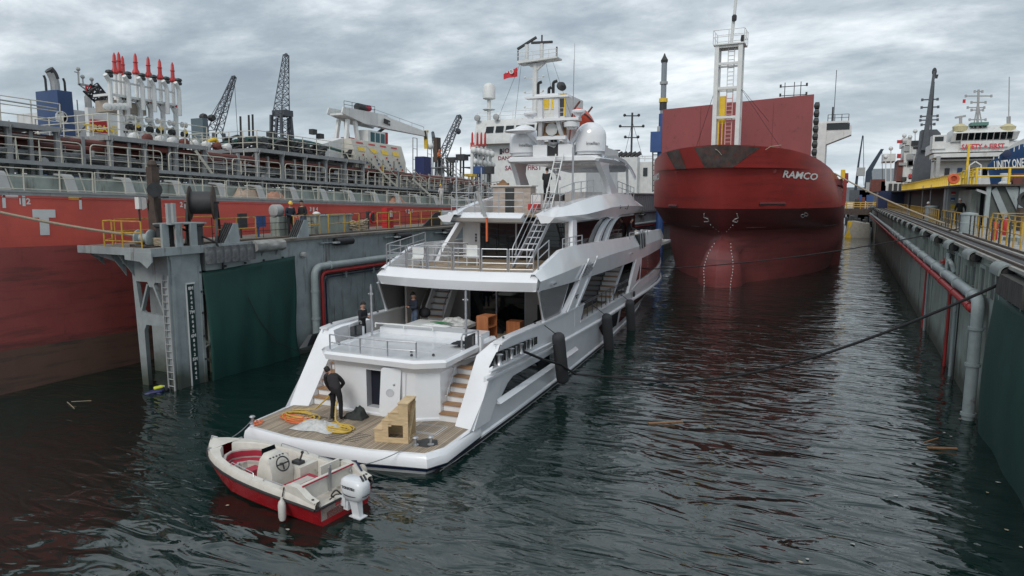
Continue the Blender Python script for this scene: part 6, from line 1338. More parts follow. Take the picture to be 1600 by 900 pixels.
    for k in range(260):      # pale scaffold tubes and pipe runs seen between the platforms
        x = -3.1-r_.random()*3; y = -4+r_.random()*50; z = 9.5+r_.random()*1.4
        if k % 3: b.cyl((x, y, z), (x, y+1+r_.random()*3, z), .03, 4)
        else: b.cyl((x, y, 8.2), (x, y, z+.6), .035, 4)
        if k % 9 == 0: b.bar((x, y, 9.5), (x, y+1.2, 11), .04)
    b.build('scaffold_tubes', lgsteel, t, kind='stuff')
    # upper platforms
    def platform(y0, y1, z, x0=-3.0, x1=-9.0, nm='upper_platform'):
        o = MB().box((x1, y0, z-.06), (x0, y1, z)).box((x0-.02, y0, z-.2), (x0+.06, y1, z+.03)).box((x1, y0-.05, z-.2), (x0, y0+.03, z+.03)).build(nm, gsteel, t)
        bmx = MB()
        for k in range(int((y1-y0)/1.6)): bmx.bar((x1, y0+.8+k*1.6, z-.14), (x0, y0+.8+k*1.6, z-.14), .1, .14)
        bmx.build('deck_beam', gsteel, o)
        pm = MB().bar((0, 0, 8.1), (0, 0, z-.1), .2, .2).prism([(-.35, -.03, z-.1), (.35, -.03, z-.1), (0.08, -.03, z-.5), (-.08, -.03, z-.5)], (0, .06, 0)).mesh('platform_post', gsteel)
        n = max(1, round((y1-y0)/2.1))
        for k in range(n+1):
            for x in (x0-.15, x0-2.2, x0-4.2): inst(pm, 'platform_post', o, (x, y0+.12+(y1-y0-.24)*k/n, 0), off=(0, 0, 0))
        railing([(x0, y1, z), (x0, y0, z), (x1, y0, z)], t, cream, (1.1, .75, .38), .024, 1.3, 'platform_railing', pr=.03)
        railing([(x1, y1, z), (x1, y0, z)], t, cream, (1.1, .75, .38), .024, 1.5, 'platform_railing', pr=.03)
        return o
    platform(-8, 4.6, 11.15, nm='forward_platform'); platform(6.9, 12.7, 11.05); platform(16.4, 27.0, 11.3)
    for z in (11.2,):
        b = MB().tube([(-2.9, -8, 12.25), (-2.9, 4.4, 12.0)], .035, 6); b.build('handrail', lgsteel, t)
    # hoses and drums on the second platform
    b = MB()
    for k in range(120):
        y = 16.6+r_.random()*10; x = -3.6-r_.random()*4; z = 11.3+r_.random()*.75; a = r_.random()*6
        if k % 2: b.lathe([(.02, 0), (.3, 0), (.3, .12), (.02, .12)], (x, y, z), 9, (math.cos(a), math.sin(a), .3))
        else: b.tube(round_path([(x, y, z), (x+.3, y+.6, z+.3), (x-.3, y+1.1, z)], .3, 3), .09, 6)
    b.build('hose_clutter', dark, t, kind='stuff')
    for k in range(3): MB().tube(round_path([(-4.5-k, 17, 12.0-.1*k), (-4.5-k, 22, 12.4), (-4.5-k, 27, 11.9)], 1.5), .14, 8).build('stowed_hose', mat('hose_green', (.03, .09, .08), .5), t)
    for k, (u, v) in enumerate(((377, 182), (390, 180), (396, 179))): p = ta(u, 232, -37); MB().cyl((p.x, p.y, 8.1), (p.x, p.y, ta(u, v, -37).z), .07, 6).build('vent_post', dark, t)
    for u, v in ((423, 203), (500, 207), (489, 200)): p = ta(u, v, -38); MB().box((p.x-.2, p.y-.25, p.z-.5), (p.x+.2, p.y+.25, p.z-.1)).build('winch_box', dark, t)
    # --- loading column frame
    L0 = 11.05
    cu = [188, 200, 220, 236, 255, 275]; cols = [ta(u, 190, -35.6) for u in cu]
    for i, c in enumerate(cols):
        o = MB().bar((c.x, c.y, L0), (c.x, c.y, 13.35), .17, .2).build('column', wht, t)
        MB().lathe([(.11, 0), (.13, .1), (.09, .15)], (c.x, c.y, 13.4), 8).build('flange', red if i % 2 else wht, o)
        for k in range(3): MB().lathe([(.02, 0), (.17, 0), (.17, .06), (.1, .1), (.1, .22), (.17, .26), (.17, .3), (.02, .3)], (c.x+.1, c.y+.3, 11.35+k*.55), 8, (0, 1, 0)).build('valve_body', [wht, dark, wht][k], o)
        MB().lathe([(.02, 0), (.14, .0), (.14, .04), (.02, .04)], (c.x+.3, c.y+.35, 12.05), 10, (1, 0, 0)).build('handwheel', yel if i % 2 else dark, o)
    b = MB()
    for a, c in zip(cols[:-1], cols[1:]):
        for z, s in ((13.45, 1), (12.1, -1), (11.7, 1)):
            m_ = (a+c)/2; w = (c-a).length*.28
            P = [Vector((a.x, a.y, z-.35*s)), Vector((a.x, m_.y-w, z)), Vector((a.x, m_.y+w, z)), Vector((a.x, c.y, z-.35*s))]
            for p, q in zip(P, P[1:]): b.bar(p, q, .16, .24 if s > 0 else .14)
    b.build('arch_frame', wht, t)
    MB().box((cols[0].x-1.6, cols[0].y-.3, 12.7), (cols[0].x-.1, cols[1].y+1.2, 13.3)).build('shade_plate', mat('tan_plate', (.33, .28, .23), .6), t)
    # risers with red pointed heads
    for i, (u, v) in enumerate(((178, 83), (185, 82), (191, 88), (211, 84), (231, 89), (249, 93), (269, 98))):
        x = -35.8 if i > 2 else -36.8-.4*i; p = ta(u, v, x); z0 = 13.2; zt_ = p.z
        MB().cyl((p.x, p.y, z0), (p.x, p.y, zt_-1.05), .1, 8).build('riser', wht, t)
        MB().lathe([(.16, 0), (.2, .08), (.17, .2), (.11, .3), (.1, .62), (.14, .65), (.1, .7), (.08, 1.0), (.02, 1.15)], (p.x, p.y, zt_-1.12), 8).build('red_head', red, t)
    for i, u in enumerate((171, 200, 222, 240, 260, 279)):
        v = 118+i*2.5; p = ta(u, v, -35.2)
        MB().tube(round_path([(p.x, p.y, 12.9), (p.x, p.y, p.z-.3), (p.x+.1, p.y-.3, p.z)], .2), .12, 8).build('riser_elbow', wht, t)
        MB().lathe([(.05, 0), (.17, .02), (.19, .12), (.14, .2), (.2, .26), (.17, .36), (.05, .4)], (p.x, p.y, p.z-.1), 9).build('dark_head', dark, t)
    b = MB(); a, c = ta(172, 118, -35.4), ta(272, 128, -35.4); b.bar((a.x, a.y, 14.25), (c.x, c.y, 14.2), .09).bar((a.x, a.y, 13.5), (c.x, c.y, 13.5), .12).bar((a.x-1.4, a.y, 13.5), (a.x, a.y, 13.5), .12); b.build('tie_beam', wht, t)
    for k in range(9):
        y = cols[0].y-.5+k*.75; MB().lathe([(.05, 0), (.2, .0), (.22, .1), (.22, .35), (.1, .42)], (-4.0, y, 11.25), 10, (1, 0, 0)).build('manifold_flange', [wht, brownpipe, wht][k % 3], t)
    for k in range(5): c = ta(166+k*7, 167, -35.2); MB().lathe([(.02, 0), (.17, .02), (.19, .1), (.19, .25), (.02, .3)], c, 10, (1, -.4, 0)).build('end_flange', whtrust, t)
    # yellow small jib between the platforms
    a, c, d = ta(322, 222, -34), ta(338, 217, -34), ta(341, 230, -34); MB().tube(round_path([a, c, d], .2), .11, 8).build('yellow_jib', yel, t)
    # inclined stairs
    def stair(u0, v0, u1, v1, x, w=.55, m_=cream):
        a, c = ta(u0, v0, x), ta(u1, v1, x); o = MB().bar(a, c, .05, .16).bar(a+Vector((-w, 0, 0)), c+Vector((-w, 0, 0)), .05, .16).build('stair_string', m_, t)
        MB().bar(a+Vector((0, 0, .8)), c+Vector((0, 0, .8)), .045).bar(a+Vector((-w, 0, .8)), c+Vector((-w, 0, .8)), .045).build('stair_handrail', m_, o)
        n = 8; tm = MB().box((-w, -.1, 0), (0, .1, .03)).mesh('tread', gsteel)
        for k in range(n): inst(tm, 'stair_tread', o, a.lerp(c, (k+.5)/n), off=(0, 0, 0))
    stair(305, 235, 335, 276, -33); stair(288, 236, 316, 276, -34); stair(572, 245, 620, 292, -33); stair(645, 280, 672, 305, -32, m_=cream); stair(692, 258, 725, 285, -36)
    # --- deck crane
    P0 = ta(538, 222, -37.5); cx, cy = P0.x, P0.y
    MB().lathe([(1.1, 8.1-11.4), (1.0, -.1), (1.15, 0), (1.15, .25), (.9, .3)], (cx, cy+.6, 11.9), 20).build('crane_pedestal', whtrust, t)
    for dx, dy in ((.55, -.4), (.55, .9), (-.6, -.4), (-.6, .9)): MB().bar((cx+dx, cy+dy*1.5, 12.0), (cx+dx*.8, cy+dy*.7+.2, ta(552, 190, -37.5).z), .24, .3).build('crane_leg', wht, t)
    MB().box((cx-.35, cy+.0, 12.2), (cx+.35, cy+.9, 13.6)).build('crane_winch', red, t)
    H0 = ta(552, 186, -37.5); H1 = ta(665, 210, -35.5); H2 = ta(604, 184, -36.7)
    b = MB()
    for s in (-1, 1): b.prism([(cx+s*.75-.05, H0.y-2.4, H0.z+.15), (cx+s*.75-.05, H0.y-2.2, H0.z+.65), (cx+s*.75-.05, H0.y+3.4, H0.z+.75), (cx+s*.75-.05, H0.y+4.4, H0.z+.4), (cx+s*.75-.05, H0.y+3.6, H0.z-.35), (cx+s*.75-.05, H0.y+.5, H0.z-.35)], (.12, 0, 0))
    b.box((cx-.7, H0.y-2.1, H0.z+.05), (cx+.7, H0.y+3.5, H0.z+.2)); b.build('crane_head', whtrust, t)
    o = MB(); rr = [];  A_, B__ = Vector((cx+.2, H0.y+1.2, H0.z+.3)), H1
    for q, w, h in ((0, .7, .95), (.3, .62, 1.0), (1, .35, .4)):
        p = A_.lerp(B__, q); rr.append([(p.x-w/2, p.y, p.z-h/2), (p.x+w/2, p.y, p.z-h/2), (p.x+w/2, p.y, p.z+h/2), (p.x-w/2, p.y, p.z+h/2)])
    jib = o.loft(rr).build('crane_jib', wht, t)
    q = A_.lerp(B__, .33); MB().obox((q.x+.34, q.y+.3, q.z-.02), (.02, 2.1, .42), Matrix.Rotation(math.atan2(B__.z-A_.z, B__.y-A_.y), 3, 'X')).build('name_plate', dark, jib)
    text('HEILA', .3, wht, jib, (q.x+.36, q.y+.3, q.z-.02), (R(90)+0, 0, R(90)), 'lettering', .004)
    railing([A_.lerp(B__, .12)+Vector((.2, 0, .5)), A_.lerp(B__, .95)+Vector((.1, 0, .25))], jib, lgsteel, (.35,), .02, 1.6, 'jib_handrail')
    railing([(cx+.7, H0.y-2.0, H0.z+.6), (cx+.7, H0.y+2, H0.z+.7)], t, dark, (.55, .28), .02, 1.0, 'head_railing')
    MB().tube([(cx, cy+1.0, 12.4), (cx+.1, H0.y+4.2, H0.z-.2)], .14, 8).build('luffing_ram', dark, t)
    p = ta(562, 168, -37); MB().lathe([(.3, 0), (.34, .1), (.34, .9), (.3, 1.0)], (p.x, p.y-.4, p.z), 12, (0, 1, 0)).build('hoist_drum', dark, t); MB().lathe([(.2, 0), (.26, .1), (.26, .6), (.12, .7)], (p.x, p.y+.7, p.z+.05), 10, (0, 1, .1)).build('hoist_motor', mat('crimson_paint', (.35, .03, .06), .5), t)
    MB().bar((H1.x, H1.y, H1.z+.35), (H1.x, H1.y+.1, H1.z-1.3), .3, .22).bar((H1.x, H1.y-.35, H1.z+.2), (H1.x, H1.y+.35, H1.z+.3), .2).build('hook_block', yel, t); MB().bar((H1.x+.1, H1.y-.3, H1.z+.3), (H1.x+.1, H1.y-.1, H1.z-.4), .16).build('hook_sheave', dark, t)
    # cabin and machinery module
    p = ta(566, 222, -37); b = MB().box((p.x-.6, p.y, p.z-.2), (p.x+.6, p.y+2.4, p.z+1.0)).build('crane_cabin', whtrust, t)
    for k in range(3): MB().box((p.x+.6, p.y+.35+k*.7, p.z+.0), (p.x+.62, p.y+.9+k*.7, p.z+.85)).build('cabin_window', mat('teal_glass', (.02, .10, .12), .1, var=0), b)
    p = ta(600, 221, -37); MB().cyl((p.x, p.y, p.z-.2), (p.x, p.y, p.z+.75), .35, 12).build('red_tank', red, t)
    a, c = ta(556, 262, -33.3), ta(634, 262, -33.3)
    zb, zm, zt_ = ta(600, 266, -33.3).z, ta(600, 250, -33.3).z, ta(600, 226, -34.2).z
    M0 = MB().prism([(-3.3, a.y, zb), (-3.3, a.y, zm), (-3.75, a.y, zt_), (-7, a.y, zt_), (-7, a.y, zb)], (0, c.y-a.y, 0)).bar((-3.6, a.y+.3, 8.2), (-3.6, a.y+.3, zb), .2).bar((-3.6, c.y-.3, 8.2), (-3.6, c.y-.3, zb), .2).build('machinery_module', mat('cream_panel', (.52, .50, .44), .55, var=.1, rust=.15, rustcol=(.3, .26, .2)), t)
    MB().loft([[(x, y, z) for x, z in ((-4.4, 10.2), (-6.8, 10.2), (-6.8, zt_+k), (-4.4, zt_+k))] for y, k in ((a.y-2.6, -.7), (a.y-.02, .05))]).build('sloped_housing', whtrust, t)
    for k in range(4):
        y = a.y+.5+k*(c.y-a.y-.6)/4; w = (c.y-a.y)/4*.5; f = lambda q: Vector((-3.3-.45*q+.03, 0, zm+(zt_-zm)*q))
        for q0, q1, m_, nm in ((.32, .58, yel, 'yellow_label'), (.78, .86, red, 'red_strip')):
            p0, p1 = f(q0), f(q1); MB().add([(p0.x, y, p0.z), (p0.x, y+w, p0.z), (p1.x, y+w, p1.z), (p1.x, y, p1.z)], [(0, 1, 2, 3)]).build(nm, m_, M0)
        for j in range(5): MB().box((-3.3, y+.1+j*.22, zb+.1+.27*((j*3) % 4)), (-3.24, y+.22+j*.22, zb+.24+.27*((j*3) % 4))).build('small_valve', [bluep, red, dark, bluep, red][j], M0)
        MB().bar((-3.27, y-.12, zb), (-3.27, y-.12, zm), .04).build('door_seam', dark, M0)
    MB().cyl((-3.2, (a.y+c.y)/2, 9.2), (-3.2, (a.y+c.y)/2, 11.2), .05, 6).build('yellow_pipe', yel, t)
    # bank of valves abaft the module
    vm = MB().lathe([(.02, 0), (.2, 0), (.2, .05), (.11, .1), (.11, .4), (.2, .45), (.2, .5), (.02, .5)], (0, 0, 0), 8, (1, 0, .4)).mesh('manifold_valve', lgsteel)
    for r in range(3):
        for k in range(17): inst(vm, 'manifold_valve', t, (-3.6-.7*r, c.y+1.0+k*1.05+.2*r, 9.15+.5*r), rot=(0, 0, .2*(k % 3)))
    wm2 = MB().lathe([(.15, 0), (.19, .02), (.15, .04), (.13, .02), (.15, 0)], (0, 0, 0), 10).bar((-.15, 0, .02), (.15, 0, .02), .03).mesh('red_handwheel', brownpipe)
    for r in range(2):
        for k in range(18): inst(wm2, 'red_handwheel', t, (-3.7-.8*r, c.y+.6+k*1.05, 10.35+.25*r), rot=(.3, .6, 0))
    for k in range(4): MB().tube(round_path([(-2.2, c.y+2+k*4.2, 8.7), (-2.2, c.y+5+k*4.2, 8.7)], .2), .14, 8).build('yellow_hose_end', [yel, mat('orange_pipe', (.5, .25, .06), .5)][k % 2], t)
    for k in range(5): MB().bar((-2.0, c.y+5+k*2.2, 8.1), (-2.0, c.y+5+k*2.2, 10.2), .22, .2).build('dark_bitt', dark, t)
    p = ta(660, 268, -36); MB().box((p.x-.5, p.y-.5, 8.2), (p.x+.5, p.y+.7, p.z+1.35)).build('blue_container', mat('deep_blue', (.02, .03, .12), .5, var=.1), t)
    for (u, v) in ((645, 215), (668, 225), (684, 250)):
        p = ta(u, v, -37); b = MB()
        for k in range(2): b.cyl((p.x, p.y+k*.7, 8.2), (p.x, p.y+k*.7, p.z), .05, 5)
        for z in fr(9.5, p.z, 5): b.bar((p.x, p.y, z), (p.x, p.y+.7, z), .04)
        b.build('vertical_ladder', lgsteel, t)
    p = ta(672, 228, -37); MB().sph((p.x, p.y, p.z), .35, 12, 7).build('white_sphere', wht, t)
    p = ta(596, 250, -36)
    # small second set of columns near the accommodation
    for i, u in enumerate((738, 746, 752, 758)):
        p = ta(u, 212, -38); MB().cyl((p.x, p.y, 9.2), (p.x, p.y, p.z-1.2), .16, 6).build('riser', wht, t); MB().lathe([(.2, 0), (.14, .4), (.12, 1.4), (.03, 1.6)], (p.x, p.y, p.z-1.2), 6).build('red_head', red, t)
    b = MB()
    for i in range(5):
        p = ta(738+i*7, 235+i*1.5, -38); b.bar((p.x, p.y, 8.3), (p.x, p.y, p.z+.6), .3)
        b.sph((p.x+.2, p.y, p.z), .4, 8, 5); b.sph((p.x+.2, p.y+.3, p.z-1.2), .35, 8, 5)
    b.build('column_bank', whtrust, t)
    a = ta(722, 275, -35); MB().box((-7, a.y, 9.2), (-3, a.y+14, 9.35)).build('aft_platform', gsteel, t); railing([(-3, a.y, 9.35), (-3, a.y+14, 9.35)], t, cream, (1.1, .6), .03, 1.6, 'platform_railing')
    for (u, v, w, h, m_) in ((706, 250, .7, .5, dark), (722, 246, .9, .6, dark), (748, 266, .7, .8, bluep), (764, 266, .7, .8, dark), (735, 274, 1.0, .25, yel)):
        p = ta(u, v, -36); MB().box((p.x-.5, p.y-w/2, p.z-h/2), (p.x+.5, p.y+w/2, p.z+h/2)).bar((p.x, p.y-w/3, 8.2), (p.x, p.y-w/3, p.z), .14).bar((p.x, p.y+w/3, 8.2), (p.x, p.y+w/3, p.z), .14).build('deck_unit', m_, t)
    # scaffold stair by the accommodation
    b = MB(); a = ta(720, 222, -40)
    for k in range(5):
        z = 8.5+k*1.4; b.box((a.x, a.y, z), (a.x+2, a.y+2.4, z+.07)); b.bar((a.x+2, a.y, z), (a.x+2, a.y+2.4, z+1.4), .1)
    for dx in (0, 2):
        for dy in (0, 2.4): b.bar((a.x+dx, a.y+dy, 8.3), (a.x+dx, a.y+dy, 15), .1)
    b.build('stair_tower', dark, t)
    # --- accommodation block
    Yf = 72.0
    AC = MB().box((-17.3, Yf, 8.1), (-1.6, Yf+14, 17.2)).build('accommodation', whtrust, t)
    MB().loft([[(-18.0, Yf-1.2, 17.2), (-4.6, Yf-1.2, 17.2), (-4.6, Yf+8, 17.2), (-18.0, Yf+8, 17.2)], [(-18.0, Yf-1.3, 18.5), (-4.6, Yf-1.3, 18.5), (-4.6, Yf+8, 18.5), (-18.0, Yf+8, 18.5)], [(-18.0, Yf-.6, 20.6), (-4.6, Yf-.6, 20.6), (-4.6, Yf+8, 20.6), (-18.0, Yf+8, 20.6)]]).build('bridge', whtrust, t)
    for k in range(7): MB().loft([[(-16.2+k*1.55, Yf-1.33, 18.75), (-15.0+k*1.55, Yf-1.33, 18.75)], [(-16.2+k*1.55, Yf-1.03, 19.65), (-15.0+k*1.55, Yf-1.03, 19.65)]], closed=False, cap=False).build('bridge_window', darkglass, t)
    MB().box((-17.6, Yf-1.28, 17.1), (-4.7, Yf-1.18, 17.25)).build('drip_edge', rust_m, t)
    for s, z, sz in (('NO  SMOKING', 16.3, .95), ('DANGEROUS  CARGO', 15.3, .78), ('SAFETY  FIRST', 13.9, .9)):
        o = text(s, sz, mat('maroon_letters', (.20, .03, .06), .6), AC, (-11.4 if sz > .9 else -10.9, Yf-.02, z), (R(90), 0, 0), 'painted_words', .01, bold=.02); 
    for x, z in ((-14.6, 16.3), (-12.0, 12.3), (-7.5, 12.3), (-4, 15), (-14.2, 10.2)): MB().box((x, Yf-.03, z-.45), (x+.45, Yf-.01, z+.3)).build('window', darkglass, AC)
    MB().box((-19.6, Yf+.4, 16.8), (-17.4, Yf+.5, 17.7)).build('red_name_board', orange, t)
    MB().box((-19.8, Yf+2, 8.1), (-17.3, Yf+10, 16)).build('side_casing', whtrust, t)
    railing([(-18, Yf-.5, 20.6), (-4.8, Yf-.5, 20.6)], t, wht, (1.1, .55), .035, 1.8, 'monkey_island_railing')
    # satcom tower, searchlights
    MB().cyl((-16.9, Yf+1, 20.6), (-16.9, Yf+1, 23.6), .28, 8).cyl((-17.7, Yf+1, 22.2), (-16.1, Yf+1, 22.2), .05, 5).lathe([(.9, 0), (.9, .06)], (-16.9, Yf+1, 22.3), 12).build('satcom_tower', whtrust, t)
    MB().lathe([(.5, 0), (.9, .15), (.9, 1.7), (.7, 2.1), (.3, 2.3), (.01, 2.32)], (-16.9, Yf+1, 23.7), 16).build('satcom_dome', wht, t)
    for x in (-17.6, -14.6): MB().lathe([(.05, 0), (.4, .1), (.45, .5), (.1, .6)], (x, Yf-.8, 20.9), 10, (0, -1, 0)).cyl((x, Yf-.6, 20.3), (x, Yf-.6, 20.9), .1, 6).build('searchlight', lgsteel, t)
    # main mast with radars
    mx = -10.6; b = MB().cyl((mx, Yf+3, 20.6), (mx, Yf+3, 28.6), .42, 8)
    for z in (22.5, 24.6, 26.6): b.bar((mx-1.6, Yf+3, z), (mx+1.2, Yf+3, z), .09).sph((mx-1.6, Yf+3, z+.2), .18, 6, 4).sph((mx+1.2, Yf+3, z+.2), .18, 6, 4)
    b.build('main_mast', whtrust, t)
    MB().prism([(mx-2.4, Yf+2, 28.6), (mx+3.6, Yf+2, 28.9), (mx+3.6, Yf+2, 29.1), (mx-2.4, Yf+2, 29.0), ], (0, 2, 0)).prism([(mx-1.4, Yf+2.8, 28.6), (mx+1.8, Yf+2.8, 28.7), (mx+.3, Yf+2.8, 27.6)], (0, .3, 0)).build('radar_platform', whtrust, t)
    railing([(mx-2.4, Yf+2, 29.05), (mx+3.6, Yf+2, 29.1)], t, whtrust, (1.0, .5), .04, 1.2, 'radar_railing')
    for x, z, a in ((mx-1.4, 31.3, 25), (mx+.9, 31.2, -3)):
        MB().cyl((x, Yf+3, 29), (x, Yf+3, z), .3, 8).build('radar_post', whtrust, t); MB().obox((x, Yf+3, z+.2), (3.2, .3, .3), Matrix.Rotation(R(-a), 3, 'Y')).build('radar_scanner', dark, t)
    MB().cyl((mx+.9, Yf+3, 31.4), (mx+.9, Yf+3, 32.4), .12, 6).cyl((mx-2.4, Yf+2.2, 29), (mx-2.4, Yf+2.2, 30.4), .1, 5).cyl((mx+3.5, Yf+2.2, 29), (mx+3.5, Yf+2.2, 30.4), .12, 5).build('mast_lamp', dark, t)
    b = MB()
    for x0, z0, x1 in ((mx-2.2, 28.6, -15.8), (mx-2.0, 28.6, -13), (mx+2.8, 28.6, -4.5), (mx+1.8, 28.4, -6.5)): b.tube([(x0, Yf+2.5, z0), (x1, Yf+1.5, 20.8)], .025, 3)
    b.build('halyard', dark, t)
    fl = MB(); fl.loft([[(mx-2.5-i*.28, Yf+2.3+.12*math.sin(i*.9), 28.2-.1*i), (mx-2.5-i*.28, Yf+2.3+.15*math.sin(i*.9+.5), 26.9-.03*i)] for i in range(9)], closed=False, cap=False); f = fl.build('flag', mat('flag_red', (.55, .03, .04), .7), t)
    MB().lathe([(.34, 0), (.34, .02), (.24, .02), (.24, 0), (.34, 0)], (mx-3.3, Yf+2.05, 27.6), 14, (0, -1, 0)).lathe([(.01, 0), (.14, 0), (.01, .02)], (mx-4.0, Yf+2.05, 27.55), 5, (0, -1, 0)).build('crescent_and_star', wht, f)
    # funnel casing and pipes to the right of the mast
    MB().box((-10.6, Yf+5, 20.6), (-6.7, Yf+12, 24.6)).build('funnel_casing', whtrust, t)
    for x in (-10.3, -8.9): MB().box((x, Yf+4.9, 22.5), (x+1.0, Yf+5, 24.2)).build('yellow_frame', yel, t)
    MB().box((-7.7, Yf+4.8, 21), (-6.7, Yf+5, 24.6)).build('yellow_frame', yel, t); MB().box((-7.6, Yf+4.7, 21.2), (-6.9, Yf+4.85, 24.4)).build('louvre_panel', dark, t)
    for x, h in ((-.5, 7), (3, 9), (-1.8, 10)): MB().cyl((-5.2-.4*x, Yf+4+x, 20.6), (-5.2-.4*x, Yf+4+x, 20.6+h), .03, 4).build('whip_antenna', lgsteel, t)
    # lifeboat and davit on the starboard side
    lb = MB(); rr = []
    for i in range(11):
        u = i/10; y = -3.2+6.4*u; k = math.sin(PI*min(.97, max(.03, u)))**.5; rr.append([(1.25*k*math.cos(a), y, 1.25*k*math.sin(a)*(1.15 if math.sin(a) > 0 else 1)) for a in fr(0, 2*PI, 14)[:-1]])
    lb.loft(rr); o = lb.build('lifeboat', mat('lifeboat_orange', (.62, .09, .05), .45, var=.1), t); o.location = (-2.9, Yf+2.5, 19.9); o.rotation_euler = (R(-24), 0, 0)
    s_ = MB().loft([[(1.35*(math.sin(PI*u)**.5), -3.2+6.4*u, .08), (1.35*(math.sin(PI*u)**.5), -3.2+6.4*u, -.1)] for u in fr(.02, .98, 12)], closed=False, cap=False).loft([[(-1.35*(math.sin(PI*u)**.5), -3.2+6.4*u, .08), (-1.35*(math.sin(PI*u)**.5), -3.2+6.4*u, -.1)] for u in fr(.02, .98, 12)], closed=False, cap=False).build('lifeboat_fender', dark, o)
    for y in (4.5, 9.5): MB().tube(round_path([(-4.4, Yf+y-4, 17), (-3.9, Yf+y-4, 21.4), (-2.9, Yf+y-4, 22.6)], .8), .14, 6).build('davit', brownpipe, t)
    MB().box((-4.3, Yf-.05, 15.6), (-3.4, Yf, 16.8)).build('dark_door', dark, AC); MB().box((-4.6, Yf+2, 17.2), (-1.6, Yf+9, 17.5)).build('boat_deck', whtrust, t)
    return t
tanker()
def tanker_cover(u, v, s, m_, l, x=-31.6):
    from mathutils import noise as MN
    p = tw((x+30, ta(u, v, x).y, 8.12)); b = MB()
    b.loft([[((i/14-.5)*1.2*s, (j/14-.5)*2.2*s, .85*s*max(0, 1-(2*i/14-1)**2)**.6*max(0, 1-(2*j/14-1)**2)**.6*(.8+.5*MN.noise(Vector((i*.4, j*.4, u))))) for j in range(15)] for i in range(15)], closed=False, cap=False)
    o = b.build('tarpaulin', m_, None); o.location = p; tag(o, l, 'tarpaulin')
tanker_cover(385, 305, .9, mat('beige_canvas', (.34, .26, .20), .8, var=.2), 'beige canvas heap on the tanker deck above the two men')
tanker_cover(428, 306, .7, mat('orange_canvas', (.38, .20, .14), .8, var=.2), 'dull orange canvas on the tanker deck, right of the two men')
tanker_cover(620, 315, .8, mat('orange_canvas', (.38, .20, .14), .8), 'dull orange canvas on the tanker deck near the yacht flybridge')
